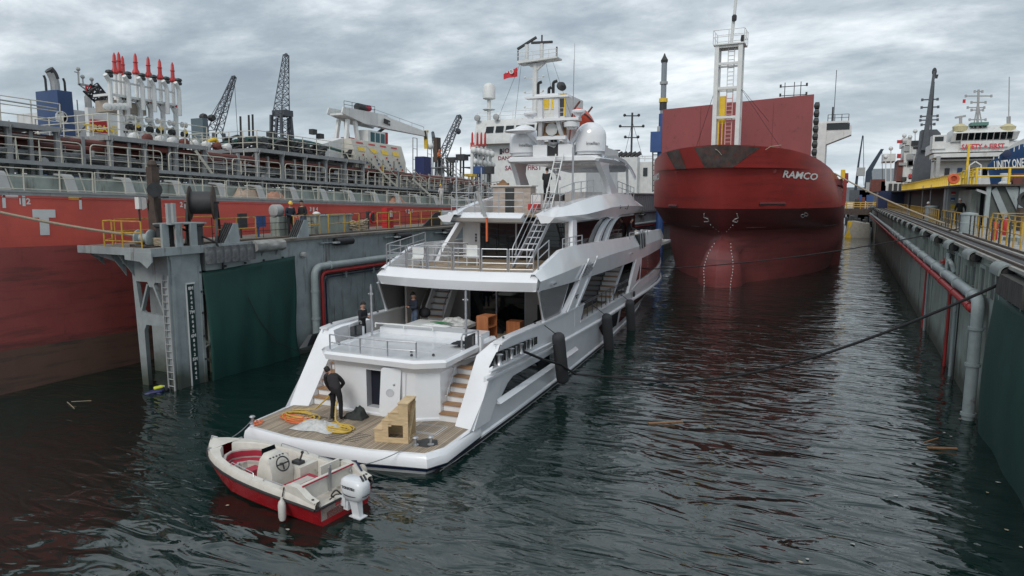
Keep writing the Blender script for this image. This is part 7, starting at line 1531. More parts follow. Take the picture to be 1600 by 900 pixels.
# ------------------------------------------------------------------ small red and white motorboat at the yacht's stern
def tender():
    gc = mat('cream_gelcoat', (.60, .575, .52), .38, var=.12, sc=2.5, rust=.12, rustcol=(.30, .27, .22))
    rd = mat('red_gelcoat', (.36, .012, .018), .25, var=.15, sc=2)
    ru = mat('red_upholstery', (.36, .025, .05), .55, var=.12, sc=6)
    gu = mat('pale_upholstery', (.47, .44, .41), .6, var=.08, sc=6)
    bs = Vector((-10.83, 12.72, 0)); hd = math.atan2(.55, -5.35)-PI/2
    t = thing('motorboat', 'small open motorboat with red hull, cream deck and red seats at the yacht stern', 'boat', bs, hd)
    L_ = 5.35
    GB = [(0, .98), (.8, 1.04), (2, 1.08), (3, 1.04), (3.8, .92), (4.5, .68), (5.0, .38), (5.25, .16), (5.35, .02)]
    def gb(y): return lerp_tab(GB, y)
    def gz(y): return lerp_tab([(0, .62), (.5, .66), (2, .72), (4, .82), (5.35, .92)], y)
    ys = [0, .25, .6, 1.1, 1.7, 2.3, 2.9, 3.5, 4.0, 4.4, 4.75, 5.0, 5.2, 5.35]
    b = MB(); bt = MB()
    for s in (1, -1):
        b.loft([[(0, y if y < 4.6 else y-.5*(y-4.6), lerp_tab([(0, -.22), (3.5, -.16), (4.6, .1), (5.35, .6)], y)), (s*gb(y)*.78, y, lerp_tab([(0, .0), (3.5, .08), (5.35, .62)], y)), (s*gb(y)*.92, y, gz(y)-.3), (s*gb(y)*.985, y, gz(y)-.16)] for y in ys], closed=False, cap=False)
    b.poly([(-.96, 0, gz(0)-.16), (-.76, 0, .0), (0, 0, -.22), (.76, 0, .0), (.96, 0, gz(0)-.16)]); b.build('hull', rd, t)
    # rubber band
    b = MB()
    pth = [(gb(y)+.01, y, gz(y)-.13) for y in ys]+[(-gb(y)-.01, y, gz(y)-.13) for y in ys[::-1]]
    b.tube(pth, .035, 6); b.tube([(-.98, -.02, .49), (.98, -.02, .49)], .03, 6); b.build('rubber_band', black, t)
    # deck moulding: gunwale top and inner cockpit
    def ib(y): return max(.02, lerp_tab([(.0, .80), (.95, .80), (1.5, .82), (3, .80), (3.8, .68), (4.3, .46), (4.62, .14)], y))
    b = MB()
    for s in (1, -1):
        ysd = [0, .25, .6, .95, 1.3, 1.7, 2.3, 2.9, 3.5, 4.0, 4.4, 4.62]
        b.loft([[(s*gb(y), y, gz(y)-.14), (s*(gb(y)-.01), y, gz(y)-.02), (s*(gb(y)-.06), y, gz(y)+.05), (s*(ib(y)+.03), y, gz(y)+.06), (s*ib(y), y, gz(y)+.02), (s*(ib(y)-.02), y, .14)] for y in ysd], closed=False, cap=False)
        b.loft([[(s*gb(y), y, gz(y)-.14), (s*max(.0, gb(y)-.06), y, gz(y)+.05), (0, y, gz(y)+.08)] for y in (4.62, 4.75, 5.0, 5.2, 5.35)], closed=False, cap=False)
    b.build('deck_moulding', gc, t)
    MB().poly([(-.8, .5, .14), (.8, .5, .14), (.82, 3, .14), (.66, 3.8, .14), (.12, 4.6, .14), (-.12, 4.6, .14), (-.66, 3.8, .14), (-.82, 3, .14)]).build('cockpit_floor', gc, t)
    # stern well and aft thwart
    MB().box((-.8, .0, .14), (.8, .5, .36)).box((-.8, 0, .36), (-.34, .1, .5)).box((.34, 0, .36), (.8, .1, .5)).build('engine_well', gc, t)
    w = MB().loft([[(-.98+0, .55, .5), (.98, .55, .5), (.98, .8, .5), (-.98, .8, .5)], [(-.96, .6, .9), (.96, .6, .9), (.96, .72, .9), (-.96, .72, .9)]]).build('aft_thwart', gc, t)
    for s in (1, -1): MB().loft([[(s*.98, y, gz(y)), (s*.98, y, z), (s*.80, y, z), (s*.80, y, .3)] for y, z in ((0.02, .66), (.3, .74), (.6, .92), (.95, .92), (1.25, .78))], closed=False, cap=False).build('stern_quarter', gc, t)
    MB().box((-.85, .54, .895), (.85, .575, .925)).build('red_piping', ru, w)
    MB().box((-.04, .5, .5), (.04, .54, 1.12)).tube([(0, .5, 1.1), (0, .47, 1.2)], .02, 5).build('ladder_post', steel, t)
    # helm console
    c = MB(); c.loft([[(-.52+.0, 2.15, .14), (.18, 2.15, .14), (.18, 2.75, .14), (-.52, 2.75, .14)], [(-.50, 2.1, .7), (.2, 2.1, .7), (.2, 2.7, .7), (-.5, 2.7, .7)], [(-.46, 2.28, 1.05), (.16, 2.28, 1.05), (.16, 2.62, 1.05), (-.46, 2.62, 1.05)], [(-.34, 2.42, 1.18), (.04, 2.42, 1.18), (.04, 2.6, 1.18), (-.34, 2.6, 1.18)]]); co = c.build('helm_console', gc, t, angle=60)
    MB().loft([[(-.40, 2.60, 1.0), (.1, 2.6, 1.0)], [(-.36, 2.66, 1.28), (.06, 2.66, 1.28)]], closed=False, cap=False).build('windscreen', darkglass, co)
    for k in range(5): MB().lathe([(.045, 0), (.05, .015), (.01, .02)], (-.36+.1*k, 2.32, 1.06), 10, (0, -.8, .6)).build('gauge', dark, co)
    MB().tube([(-.15+.19*math.cos(a), 2.1+.08*math.sin(a), .93+.17*math.sin(a)) for a in fr(0, 2*PI, 20)[:-1]], .02, 6, closed=True).tube([(-.15, 2.1, .93), (-.15, 2.25, .88)], .03, 6).bar((-.32, 2.1, .93), (.02, 2.1, .93), .03).bar((-.15, 2.1, .93), (-.15, 2.05, .78), .03).build('steering_wheel', dark, co)
    MB().box((.3, 2.0, .74), (.5, 2.3, .82)).bar((.4, 2.1, .8), (.42, 2.0, 1.05), .035).sph((.42, 2.0, 1.07), .045, 8, 5).build('throttle_lever', dark, t)
    MB().box((.2, 1.85, .14), (.8, 2.4, .74)).build('side_box', gc, t)
    # seats
    s1 = MB().box((-.48, 1.35, .14), (.5, 1.85, .42)).build('helm_seat_base', gc, t); MB().box((-.46, 1.37, .42), (.48, 1.83, .50)).build('helm_seat', ru, s1); MB().box((-.3, 1.45, .5), (.32, 1.72, .515)).build('seat_panel', gu, s1)
    bb = MB().loft([[(.1, .95, .42), (.75, .95, .42), (.75, 1.1, .42), (.1, 1.1, .42)], [(.1, .95, 1.0), (.75, .95, 1.0), (.75, 1.02, 1.0), (.1, 1.02, 1.0)]]).build('seat_back', gc, t)
    def usofa(zi, zo, dx0, dx1, m_, nm, thick):
        b = MB(); pts = [(1, 3.0), (1, 3.7), (1, 4.1), (.6, 4.4), (0, 4.5), (-.6, 4.4), (-1, 4.1), (-1, 3.7), (-1, 3.0)]
        for s in (1,):
            rr = []
            for k, y in pts:
                w = ib(min(y, 4.3)) if abs(k) == 1 else ib(4.3); x = w*k
                xi = (w-dx1)*k; yi = y-(dx1 if y > 4.2 else .1*(y-3.6)); xo = (w-dx0)*k; yo = y-(dx0 if y > 4.2 else 0)
                rr.append([(xo, yo, zi), (xo, yo, zo), (xi, yi, zo), (xi, yi, zi)])
            b.loft(rr)
        return b.build(nm, m_, t, angle=50)
    usofa(.14, .40, .0, .34, gc, 'bow_bench', 0); usofa(.40, .47, .04, .35, gu, 'bow_cushion', 0); usofa(.47, .49, .09, .28, ru, 'red_cushion', 0); usofa(.49, .74, .01, .07, gu, 'bow_backrest', 0)
    usofa(.54, .70, .055, .085, ru, 'red_back_pad', 0)
    MB().box((-.18, 3.35, .14), (.12, 3.6, .42)).box((-.2, 3.32, .42), (.14, 3.63, .47)).build('small_red_seat', ru, t)
    # fittings
    for s in (1, -1):
        MB().tube(round_path([(s*.93, 1.1, gz(1)+.05), (s*.90, 1.15, gz(1)+.14), (s*.90, 1.9, gz(1)+.15), (s*.93, 1.95, gz(1)+.05)], .04), .012, 5).build('grab_rail', steel, t)
        MB().tube(round_path([(s*.91, 2.3, gz(2)+.05), (s*.88, 2.35, gz(2)+.16), (s*.82, 3.3, gz(3)+.17), (s*.82, 3.35, gz(3)+.05)], .04), .012, 5).build('grab_rail', steel, t)
        MB().box((s*.5-.05, 4.68, gz(4.6)+.03), (s*.5+.05, 4.74, gz(4.6)+.08)).build('cleat', steel, t)
        MB().lathe([(.035, 0), (.035, .03), (.01, .035)], (s*.9, .15, .68), 8).build('deck_socket', dark, t)
    MB().tube([(-.1, 5.2, .98), (0, 5.33, 1.02), (.1, 5.2, .98)], .02, 6).build('bow_rail', steel, t)
    MB().lathe([(.0, 0), (.06, .0), (.06, .015)], (.75, .55, .75), 10, (.3, -1, 0)).build('fuel_cap', steel, t)
    # outboard motor with tilted leg
    om = mat('outboard_white', (.66, .68, .70), .3, var=.05, coat=.3)
    e = MB(); rr = []
    for z, w, y0, y1 in ((.50, .15, -.58, -.10), (.56, .21, -.68, -.04), (.74, .24, -.74, .0), (.90, .235, -.74, .02), (1.0, .21, -.68, -.0), (1.04, .15, -.58, -.08)):
        q = lambda c: math.copysign(abs(c)**.62, c)
        rr.append([(w*q(math.cos(a)), (y0+y1)/2+(y1-y0)/2*q(math.sin(a)), z) for a in fr(0, 2*PI, 20)[:-1]])
    en = e.loft(rr).build('outboard_motor', om, t, angle=60)
    MB().tube([(.25*math.cos(a), -.36+.375*math.sin(a), .66) for a in fr(0, 2*PI, 16)[:-1]], .012, 5, closed=True).build('cowl_band', dark, en)
    MB().loft([[(-.10, -.48, .56), (.1, -.48, .56), (.1, -.2, .56), (-.1, -.2, .56)], [(-.07, -.52, .2), (.07, -.52, .2), (.07, -.28, .2), (-.07, -.28, .2)], [(-.05, -.56, -.3), (.05, -.56, -.3), (.05, -.34, -.3), (-.05, -.34, -.3)]]).box((-.13, -.62, .06), (.13, -.24, .08)).build('motor_leg', om, en)
    MB().box((-.16, -.15, .3), (.16, .05, .56)).box((-.12, -.2, .2), (.12, -.05, .42)).build('clamp_bracket', om, en)
    text('TOHATSU', .09, dark, en, (.255, -.36, .86), (R(90), 0, R(90)), 'lettering', .003, bold=.003); text('TOHATSU', .09, dark, en, (-.255, -.36, .86), (R(90), 0, R(-90)), 'lettering', .003, bold=.003)
    for k in range(2): MB().bar((-.02+.1*k, -.66, 1.02), (-.02+.1*k, -.56, 1.14), .05, .02).build('cowl_vent', dark, en)
    MB().tube(round_path([(-.1, .02, .55), (-.25, .05, .75), (-.3, .2, .55), (-.1, .3, .42)], .15), .022, 6).tube(round_path([(.0, .02, .5), (-.2, .1, .6), (-.25, .28, .42)], .1), .018, 6).build('control_cable', dark, en)
    o = t
    M = Matrix.Translation(bs) @ Matrix.Rotation(hd, 4, 'Z')
    def W_(x, y, z): return M @ Vector((x, y, z))
    # near side in the photo is -x or +x: the side facing the viewer
    near = 1 if (W_(1, 1, 0)-Vector((0, 0, 0))).length < (W_(-1, 1, 0)).length else -1
    f = MB().lathe([(.02, 0), (.07, .03), (.095, .12), (.1, .4), (.08, .5), (.03, .56), (.02, .62)], (0, 0, 0), 12).build('small_fender', mat('dirty_white_vinyl', (.55, .53, .50), .5, var=.15, sc=6), None)
    f.location = W_(near*1.12, 1.0, .03); tag(f, 'small dirty white fender hanging on the side of the red motorboat', 'fender')
    tag(MB().tube([W_(near*1.1, 1.0, .64), W_(near*1.0, 1.05, .82), W_(near*.9, 1.1, .86)], .015, 5).build('fender_line', rope_blk, None), 'short black line of the small white fender on the motorboat', 'line')
    g = MB().sph((0, 0, .14), (.14, .14, .2), 12, 8).build('small_fender', mat('cream_vinyl', (.55, .5, .42), .5), None); g.location = W_(-near*1.16, .55, .45); tag(g, 'round cream fender between the motorboat and the swim platform', 'fender')
    p = W_(-near*.95, .6, .8)
    tag(MB().tube(sag(p, yw(2.55, 1.05, .72), .12, 12), .014, 5).build('mooring_line', mat('grey_line', (.25, .25, .25), .8), None), 'thin grey line from the motorboat quarter to the steel post on the swim platform', 'line')
    tag(MB().tube([W_(-near*.9, .3, .75), W_(-near*.95, .55, .95), W_(-near*1.0, .9, .85)], .03, 6).build('dark_strap', navy, None), 'dark blue strap lying over the motorboat far quarter', 'strap')
    tag(MB().tube(sag(W_(-near*.35, 4.9, .95), yw(-3.3, .78, .75), .05, 8), .014, 5).build('mooring_line', mat('grey_line', (.25, .25, .25), .8), None), 'thin line from the motorboat bow up to the port corner post of the platform', 'line')
tender()
# ------------------------------------------------------------------ people
def person(label, loc, facing, top, legs, pose=None, hat=None, hair=True, hatm=None, h=1.76, bag=None, shoes=None, bareback=None):
    """facing: compass angle of the chest (radians, 0 = +y). Skeleton in a local frame: x right, y forward, z up, hips at the pose's height."""
    P = dict(hip=(0, 0, .93), chest=(0, .02, 1.32), neck=(0, .03, 1.48), head=(0, .06, 1.64), lk=(-.11, .04, .5), lf=(-.12, -.02, .08), rk=(.11, .05, .5), rf=(.12, .0, .08),
             le=(-.27, .0, 1.12), lw=(-.22, .22, 1.05), re=(.27, .0, 1.12), rw=(.22, .22, 1.05))
    if pose: P.update(pose)
    k = h/1.76; V = {a: Vector(b)*k for a, b in P.items()}
    up_ = (V['neck']-V['hip']).normalized(); side = Vector((1, 0, 0))
    sl = V['neck']-up_*.07-side*.185*k; sr = V['neck']-up_*.07+side*.185*k; hl = V['hip']-side*.095*k; hr = V['hip']+side*.095*k
    verts, edges, rad, tagm = [], [], [], []
    def v(p, r, m, prev=None):
        verts.append(p); rad.append(r if isinstance(r, tuple) else (r, r)); tagm.append(m)
        if prev is not None: edges.append((prev, len(verts)-1))
        return len(verts)-1
    T, B, K, F = 0, 1, 2, 3
    pel = v(V['hip'], (.155, .125), T); wst = v(V['hip'].lerp(V['chest'], .5), (.17, .13), T, pel); ch = v(V['chest'], (.195, .145), T, wst); nb = v(V['neck']-up_*.05, (.085, .08), T, ch); nk = v(V['neck']+up_*.03, .052, K, nb)
    for s_, e_, w_ in ((sl, V['le'], V['lw']), (sr, V['re'], V['rw'])):
        a = v(s_, .088, T, ch); e = v(e_, .068, T, a); f_ = v(e_.lerp(w_, .4), .06, T, e); w = v(w_, .045, T, f_)
        d = (w_-e_).normalized(); v(w_+d*.05, .036, K, w)
    for h_, kn, ft in ((hl, V['lk'], V['lf']), (hr, V['rk'], V['rf'])):
        a = v(h_, .105, B, pel); c = v(h_.lerp(kn, .5), .098, B, a); e = v(kn, .074, B, c); g = v(kn.lerp(ft, .45), .07, B, e); q = v(ft, .06, B, g); v(ft+Vector((0, .14, -.035))*k, .042, F, q)
    me = bpy.data.meshes.new('skeleton'); me.from_pydata([tuple(p) for p in verts], edges, []); ob = bpy.data.objects.new('skeleton', me); COL.objects.link(ob)
    mod = ob.modifiers.new('skin', 'SKIN'); mod.use_smooth_shade = True
    for i, d in enumerate(me.skin_vertices[0].data): d.radius = (rad[i][0]*k, rad[i][1]*k); d.use_root = (i == 0)
    sub = ob.modifiers.new('sub', 'SUBSURF'); sub.levels = 1; sub.render_levels = 1
    dg = bpy.context.evaluated_depsgraph_get(); bm_ = bpy.data.meshes.new_from_object(ob.evaluated_get(dg)); bpy.data.objects.remove(ob)
    # material by nearest bone vertex
    segs = []
    for a, c in edges: segs.append((verts[a], verts[c], tagm[c]))
    mats = [top, legs, skin, shoes or black]
    b = MB(); b.v = [tuple(x.co) for x in bm_.vertices]; b.f = [list(p.vertices) for p in bm_.polygons]
    for p in bm_.polygons:
        c = p.center; best = None
        for a, d, m in segs:
            ab = d-a; tt = max(0, min(1, (c-a).dot(ab)/max(1e-6, ab.length_squared))); q = (c-(a+ab*tt)).length
            if best is None or q < best[0]: best = (q, m)
        b.mi.append(best[1])
    # head with face, ears and nose; fingers
    hd = V['head']; fwd = Vector(P.get('look', (0, 1, -.25))).normalized(); upn = (hd-V['neck']).normalized(); upn = (upn-fwd*upn.dot(fwd)).normalized(); rgt = fwd.cross(upn)
    b.cur = 2
    def hp(x, y, z): return hd+(rgt*x+fwd*y+upn*z)*k
    rings = []
    for z, rx, ry, oy in ((-.13, .04, .045, .0), (-.105, .055, .065, .02), (-.06, .068, .083, .012), (0, .076, .095, 0), (.05, .077, .098, -.003), (.09, .062, .08, -.005), (.118, .03, .04, -.008)):
        rings.append([hp(rx*math.cos(a), oy+ry*math.sin(a), z) for a in fr(0, 2*PI, 14)[:-1]])
    b.loft(rings); b.add([hp(-.014, .088, -.035), hp(.014, .088, -.035), hp(0, .118, -.03), hp(0, .092, .015)], [(0, 1, 2), (0, 2, 3), (2, 1, 3)])
    for s in (-1, 1): b.add([hp(s*.075, .01, .02), hp(s*.09, -.01, .02), hp(s*.088, -.01, -.03), hp(s*.074, .008, -.035)], [(0, 1, 2, 3)])
    b.cur = 3
    for s in (-1, 1): b.add([hp(s*.028-.013, .0935, .012), hp(s*.028+.013, .0935, .012), hp(s*.028+.013, .096, .0), hp(s*.028-.013, .096, .0)], [(0, 1, 2, 3)])
    b.add([hp(-.022, .089, -.068), hp(.022, .089, -.068), hp(.018, .089, -.076), hp(-.018, .089, -.076)], [(0, 1, 2, 3)])
    b.cur = 2
    b.loft([[p+(V['neck']+upn*q-V['neck']) for p in [V['neck']+(rgt*.05*math.cos(a)+fwd*.05*math.sin(a))*k for a in fr(0, 2*PI, 10)[:-1]]] for q in (-.02, .09)], cap=False)
    for e_, w_, s in ((V['le'], V['lw'], -1), (V['re'], V['rw'], 1)):
        d = (w_-e_).normalized(); palm = w_+d*.07; x = d.cross(Vector((0, 0, 1))); x = x.normalized() if x.length > .1 else Vector((1, 0, 0)); n_ = x.cross(d)
        b.loft([[w_+d*q+x*wd*math.cos(a)+n_*.015*math.sin(a) for a in fr(0, 2*PI, 8)[:-1]] for q, wd in ((.02, .028), (.06, .042), (.1, .04))])
        for i, ln in enumerate((.055, .072, .078, .07)):
            o_ = palm+x*(-.033+.021*i)+d*.03; b.tube([o_, o_+d*ln*.5-n_*.01, o_+d*ln*.85-n_*.03], [.0095, .009, .007], 5)
        o_ = w_+d*.04-x*s*.03; b.tube([o_, o_-x*s*.035+d*.03-n_*.01, o_-x*s*.03+d*.06-n_*.02], [.011, .01, .008], 5)
    t = thing('person', label, 'person', loc, facing)
    body = b.build('body', mats, t, angle=60)
    if hair:
        hr_ = MB(); hr_.loft([[hp(rx*math.cos(a), oy+ry*math.sin(a), z+(.045 if math.sin(a) > .3 else 0)*(1 if z < .06 else 0)) for a in fr(0, 2*PI, 14)[:-1]] for z, rx, ry, oy in ((-.045, .07, .085, -.018), (.0, .084, .098, -.014), (.055, .086, .106, -.006), (.1, .07, .088, -.008), (.132, .035, .045, -.01))]); hr_.build('hair', hairb, t)
    if hat:
        hm = MB(); hm.loft([[hp(rx*math.cos(a), oy+ry*math.sin(a)+(.0), z) for a in fr(0, 2*PI, 16)[:-1]] for z, rx, ry, oy in ((.035, .112, .14, .012), (.045, .098, .12, .0), (.09, .095, .115, -.002), (.135, .07, .085, -.004), (.158, .025, .03, -.004))]); hm.build(hat, hatm, t)
    return t, V
def W2(v): return v
phone_pose = dict(le=(-.25, .06, 1.13), lw=(-.06, .30, 1.16), re=(.25, .06, 1.13), rw=(.07, .30, 1.18), look=(0, 1, -.75))
def dirang(dx, dy): return math.atan2(-dx, dy)
# man with phone in black coat at the port side of the yacht
person('man in a black hooded coat looking at his phone, at the yacht port bulwark', yw(-2.95, 6.55, 2.05), dirang(1, .15), clothb, clothb, phone_pose, h=1.74)
person('man in a navy jacket and jeans looking at his phone on the yacht aft deck', yw(-2.15, 9.3, 2.05), dirang(-.5, -1), clothn, denim, dict(phone_pose, look=(0, 1, -1.0)), h=1.80)
for (x, y, l, a) in ((-2.95+.36, 6.62, 'phone held by the man in the black hooded coat', 0), (-2.35, 8.98, 'phone held by the man in jeans', 0)):
    o = MB().obox((0, 0, 0), (.075, .15, .01), Matrix.Rotation(R(35), 3, 'X')).build('phone', dark, None); o.location = yw(x, y, 3.27); tag(o, l, 'phone')
# worker bending over the stair, on the platform, seen from behind
person('worker in dark pullover and trousers leaning over the hoses on the swim platform', yw(-1.0, 2.12, .6), dirang(-.35, 1), mat('charcoal_pullover', (.022, .019, .022), .9, var=.2, bump=.4, bsc=14), mat('black_trousers', (.012, .012, .014), .9),
       dict(hip=(0, -.05, .95), chest=(-.14, .16, 1.28), neck=(-.26, .26, 1.40), head=(-.40, .34, 1.47), lk=(-.12, .02, .5), lf=(-.14, -.06, .08), rk=(.12, .04, .5), rf=(.13, -.02, .08), le=(-.42, .3, 1.05), lw=(-.36, .46, .80), re=(.10, .38, 1.08), rw=(-.08, .55, .85), look=(-.8, .6, -.35)), h=1.88, hair=True)
# person on the sundeck, in black, seen from behind
person('person in a long black coat standing behind the ladder on the yacht sundeck', yw(-.1, 20.5, 7.6), dirang(.1, 1), clothb, clothb, dict(phone_pose, look=(0, 1, -.1)), h=1.85)
person('man in black leaning on the starboard rail beside the yacht wheelhouse', yw(3.05, 27.4, 4.75), dirang(1, .3), clothb, clothb, dict(le=(-.24, .15, 1.12), lw=(-.2, .42, 1.02), re=(.25, .18, 1.12), rw=(.2, .45, 1.02), chest=(0, .1, 1.3), neck=(0, .16, 1.46), head=(0, .2, 1.62)), h=1.78)
# two men on the left dock
person('man in a yellow hard hat and navy jacket at the left dock rail', (-25.75, 26.75, ZD), dirang(1, -.25), clothn, clothb, dict(lw=(-.12, .34, 1.0), rw=(.12, .36, 1.05), look=(.2, 1, -.4)), hat='hard_hat', hatm=mat('hat_yellow', (.75, .47, .04), .4), hair=False, h=1.76)
person('man in a black jacket and jeans, bareheaded, beside the one in the yellow hard hat', (-25.45, 27.35, ZD), dirang(-.1, -1), clothb, denim, dict(lw=(-.2, .3, 1.0), rw=(.15, .34, 1.02), look=(-.3, 1, -.4)), h=1.82)
# right dock
person('man in a white hard hat and black jacket walking away on the right dock', (6.95, 55.8, ZD), dirang(-.1, 1), clothb, clothb, dict(lk=(-.1, .12, .5), lf=(-.1, .06, .1), re=(.3, -.05, 1.12), rw=(.36, .12, .95)), hat='hard_hat', hatm=wht, hair=False, h=1.86)
person('seated man in a white hard hat and grey jacket by the grey round tank', (6.5, 70.2, ZD), dirang(-.7, -.7), mat('grey_jacket', (.16, .15, .16), .85, var=.2), clothb, dict(hip=(0, 0, .6), chest=(0, .1, 1.0), neck=(0, .16, 1.16), head=(0, .2, 1.32), lk=(-.13, .42, .58), lf=(-.13, .45, .1), rk=(.13, .42, .58), rf=(.13, .42, .1), le=(-.26, .16, .82), lw=(-.15, .38, .72), re=(.26, .16, .82), rw=(.15, .38, .72)), hat='hard_hat', hatm=wht, hair=False, h=1.85)
st = MB().box((6.2, 70.1, ZD), (6.8, 70.6, ZD+.5)).build('seat_box', dark, None); tag(st, 'dark box the man in the grey jacket sits on', 'box')
# on the tanker
wm_ = mat('white_overalls', (.52, .51, .50), .8, var=.15, bump=.3, bsc=14)
p = at(690, 322, x=-31.2); person('worker in white overalls and yellow hood on the tanker side deck', (-31.2, p.y, tw((0, p.y-15, 8.1)).z), dirang(-1, .3), wm_, wm_, dict(phone_pose), hat='hard_hat', hatm=yel, hair=False, h=1.8)
p = at(655, 248, x=-36.0)
orng = mat('orange_vest', (.60, .16, .04), .8, var=.1)
pp = at(686, 262, x=-36.5); q_ = tl((-36.5, pp.y, pp.z))
person('worker in an orange vest standing high by the tanker ladder, below the lattice crane', (-36.5, pp.y, pp.z), dirang(1, 0), orng, clothb, dict(phone_pose), hat='hard_hat', hatm=orange, hair=False, h=1.75)
o = MB().box((-37.4, pp.y-1, pp.z-.08), (-35.6, pp.y+1, pp.z)).bar((-36.5, pp.y, 6.5), (-36.5, pp.y, pp.z), .2).build('work_platform', gsteel, None); tag(o, 'small grey stand under the worker in the orange vest', 'platform')
# diver
def diver():
    t = thing('diver', 'diver in blue with yellow air tanks, half submerged by the left dock leg', 'person', (-24.75, 17.85, -.02), R(60)); t.scale = (.68, .68, .68)
    b = MB(); blue = mat('diver_blue', (.02, .025, .09), .5, var=.2)
    b.loft([[(x, w*math.cos(a), z+hh*math.sin(a)) for a in fr(0, 2*PI, 10)[:-1]] for x, w, z, hh in ((-.75, .06, -.05, .05), (-.6, .12, .0, .1), (-.35, .18, .05, .14), (-.05, .22, .08, .17), (.2, .24, .1, .17), (.36, .16, .1, .13), (.42, .07, .1, .07))])
    for s in (-1, 1): b.tube([(.2, s*.22, .08), (.0, s*.42, .05), (.25, s*.55, -.02)], [.08, .06, .045], 8)
    b.build('body', blue, t)
    MB().sph((.55, 0, .12), (.14, .12, .13), 12, 8).build('hood', clothb, t)
    for s in (-.07, .07): MB().lathe([(.02, 0), (.08, .03), (.09, .1), (.09, .42), (.06, .5), (.03, .55)], (-.15, s, .28), 12, (1, 0, .12)).build('air_tank', mat('tank_yellow', (.55, .60, .06), .4), t)
    MB().tube([(.3, 0, .36), (.45, .15, .35), (.6, .12, .2)], .02, 6).build('air_hose', dark, t); MB().sph((.42, 0, .33), .05, 8, 5).build('valve', wht, t)
diver()
# ------------------------------------------------------------------ ships, cranes and sheds beyond
def lattice_crane(label, base, tip, w0, w1, n, r=.14, legs=None, house=None, name='lattice_crane', m_=crane_dark, extra=None):
    t = thing(name, label, 'crane', (base[0], base[1], 0), world=True)
    lattice(MB(), base, tip, w0, w1, n, r).build('jib', m_, t)
    MB().lathe([(w1*.4, -w1*.3), (w1*.55, 0), (w1*.4, w1*.3)], tip, 8, (0, 1, 0)).build('head_sheave', m_, t)
    z0 = base[2]
    if house: MB().box((base[0]-w0*.9, base[1]-w0*.7, z0-w0*1.3), (base[0]+w0*.9, base[1]+w0*.7, z0)).build('machinery_house', m_, t); z0 -= w0*1.3
    tw_ = MB()
    for i in (-1, 1):
        for j in (-1, 1): tw_.bar((base[0]+i*w0*1.0, base[1]+j*w0*1.0, 0), (base[0]+i*w0*.6, base[1]+j*w0*.6, z0), .35)
    tw_.build('portal', m_, t)
    return t
V_ = lambda u, v, x: tuple(at(u, v, x=x))
def cranes():
    t = lattice_crane('dark lattice crane jib leaning right, beside the loading columns of the tanker', V_(335, 208, -75), V_(366, 120, -75), 1.3, .4, 10, .09)
    p0 = Vector(V_(333, 208, -75)); b = MB().tube([Vector(V_(366, 121, -75)), Vector(V_(373, 240, -75))], .04, 4).tube([Vector(V_(366, 121, -75)), Vector(V_(318, 200, -75))], .04, 4).build('hoist_wire', dark, t)
    t = lattice_crane('tall upright lattice crane in the middle of the left skyline', V_(439, 180, -80), V_(447, 86, -80), 1.7, .6, 11, .1)
    for uu in (433, 451):
        a = Vector(V_(uu, 184, -80)); c = Vector(V_(uu-3 if uu < 440 else uu, 222, -80)); MB().bar(a, c, .35).build('tower_leg', crane_dark, t)
    lattice(MB(), V_(440, 225, -80), V_(441, 180, -80), 1.9, 1.9, 5, .12).build('tower', crane_dark, t)
    MB().box(tuple(at(434, 179, x=-80)-Vector((1.2, 0, .2))), tuple(at(449, 176, x=-80)+Vector((1.2, 0, .2)))).build('cab_platform', crane_dark, t)
    MB().tube([Vector(V_(450, 88, -80)), Vector(V_(455, 235, -80))], .04, 4).build('hoist_wire', dark, t)
    t = lattice_crane('heavy dark lattice crane jib rising right, left of the tanker bridge', V_(690, 248, -72), V_(718, 182, -72), 1.3, .8, 8, .13)
    p = Vector(V_(712, 205, -72)); MB().sph(p+Vector((.3, .5, 0)), .6, 8, 5).build('hook_block', crane_dark, t)
    p = Vector(V_(683, 225, -72)); MB().box(tuple(p-Vector((.4, .7, 3.5))), tuple(p+Vector((.4, .7, 1.2)))).build('mast_head', rust_m, t)
    lattice_crane('thin pale lattice crane far behind the hook of the deck crane', V_(682, 245, -150), V_(676, 206, -150), 1.6, .6, 7, .2, m_=mat('hazy_steel', (.14, .17, .19), .7))
    # dark boom beside the far mast on the left
    t = thing('lattice_boom', 'dark lattice boom slanting down to the right beside the small red flag', 'crane', tuple(at(150, 230, x=-56)*1.0), world=True)
    lattice(MB(), V_(141, 136, -56), V_(168, 165, -56), .9, .7, 8, .09).build('boom', dark, t); MB().bar(V_(168, 165, -56), V_(175, 152, -56), .25).build('boom_tip', dark, t)
    MB().tube([V_(168, 165, -56), V_(120, 210, -56)], .06, 4).build('stay', dark, t)
    # grey-green tower near the leaning crane
    t = thing('crane_tower', 'grey blocky tower with dark winches on top, at the foot of the leaning lattice crane', 'crane tower', tuple(at(316, 235, x=-70)), world=True)
    a = at(309, 235, x=-70); c = at(326, 187, x=-70); MB().loft([[(a.x-1, a.y, 2), (a.x+1, a.y, 2), (a.x+1, c.y, 2), (a.x-1, c.y, 2)], [(a.x-1, a.y+.1, c.z), (a.x+1, a.y+.1, c.z), (a.x+1, c.y-1, c.z), (a.x-1, c.y-1, c.z)]]).build('tower', mat('slate_paint', (.10, .14, .16), .6), t)
    for k in range(2): MB().lathe([(.35, 0), (.45, .3), (.35, .7)], (a.x, a.y+.8+k*1.2, c.z+.2), 8, (1, 0, 0)).build('winch', dark, t)
cranes()
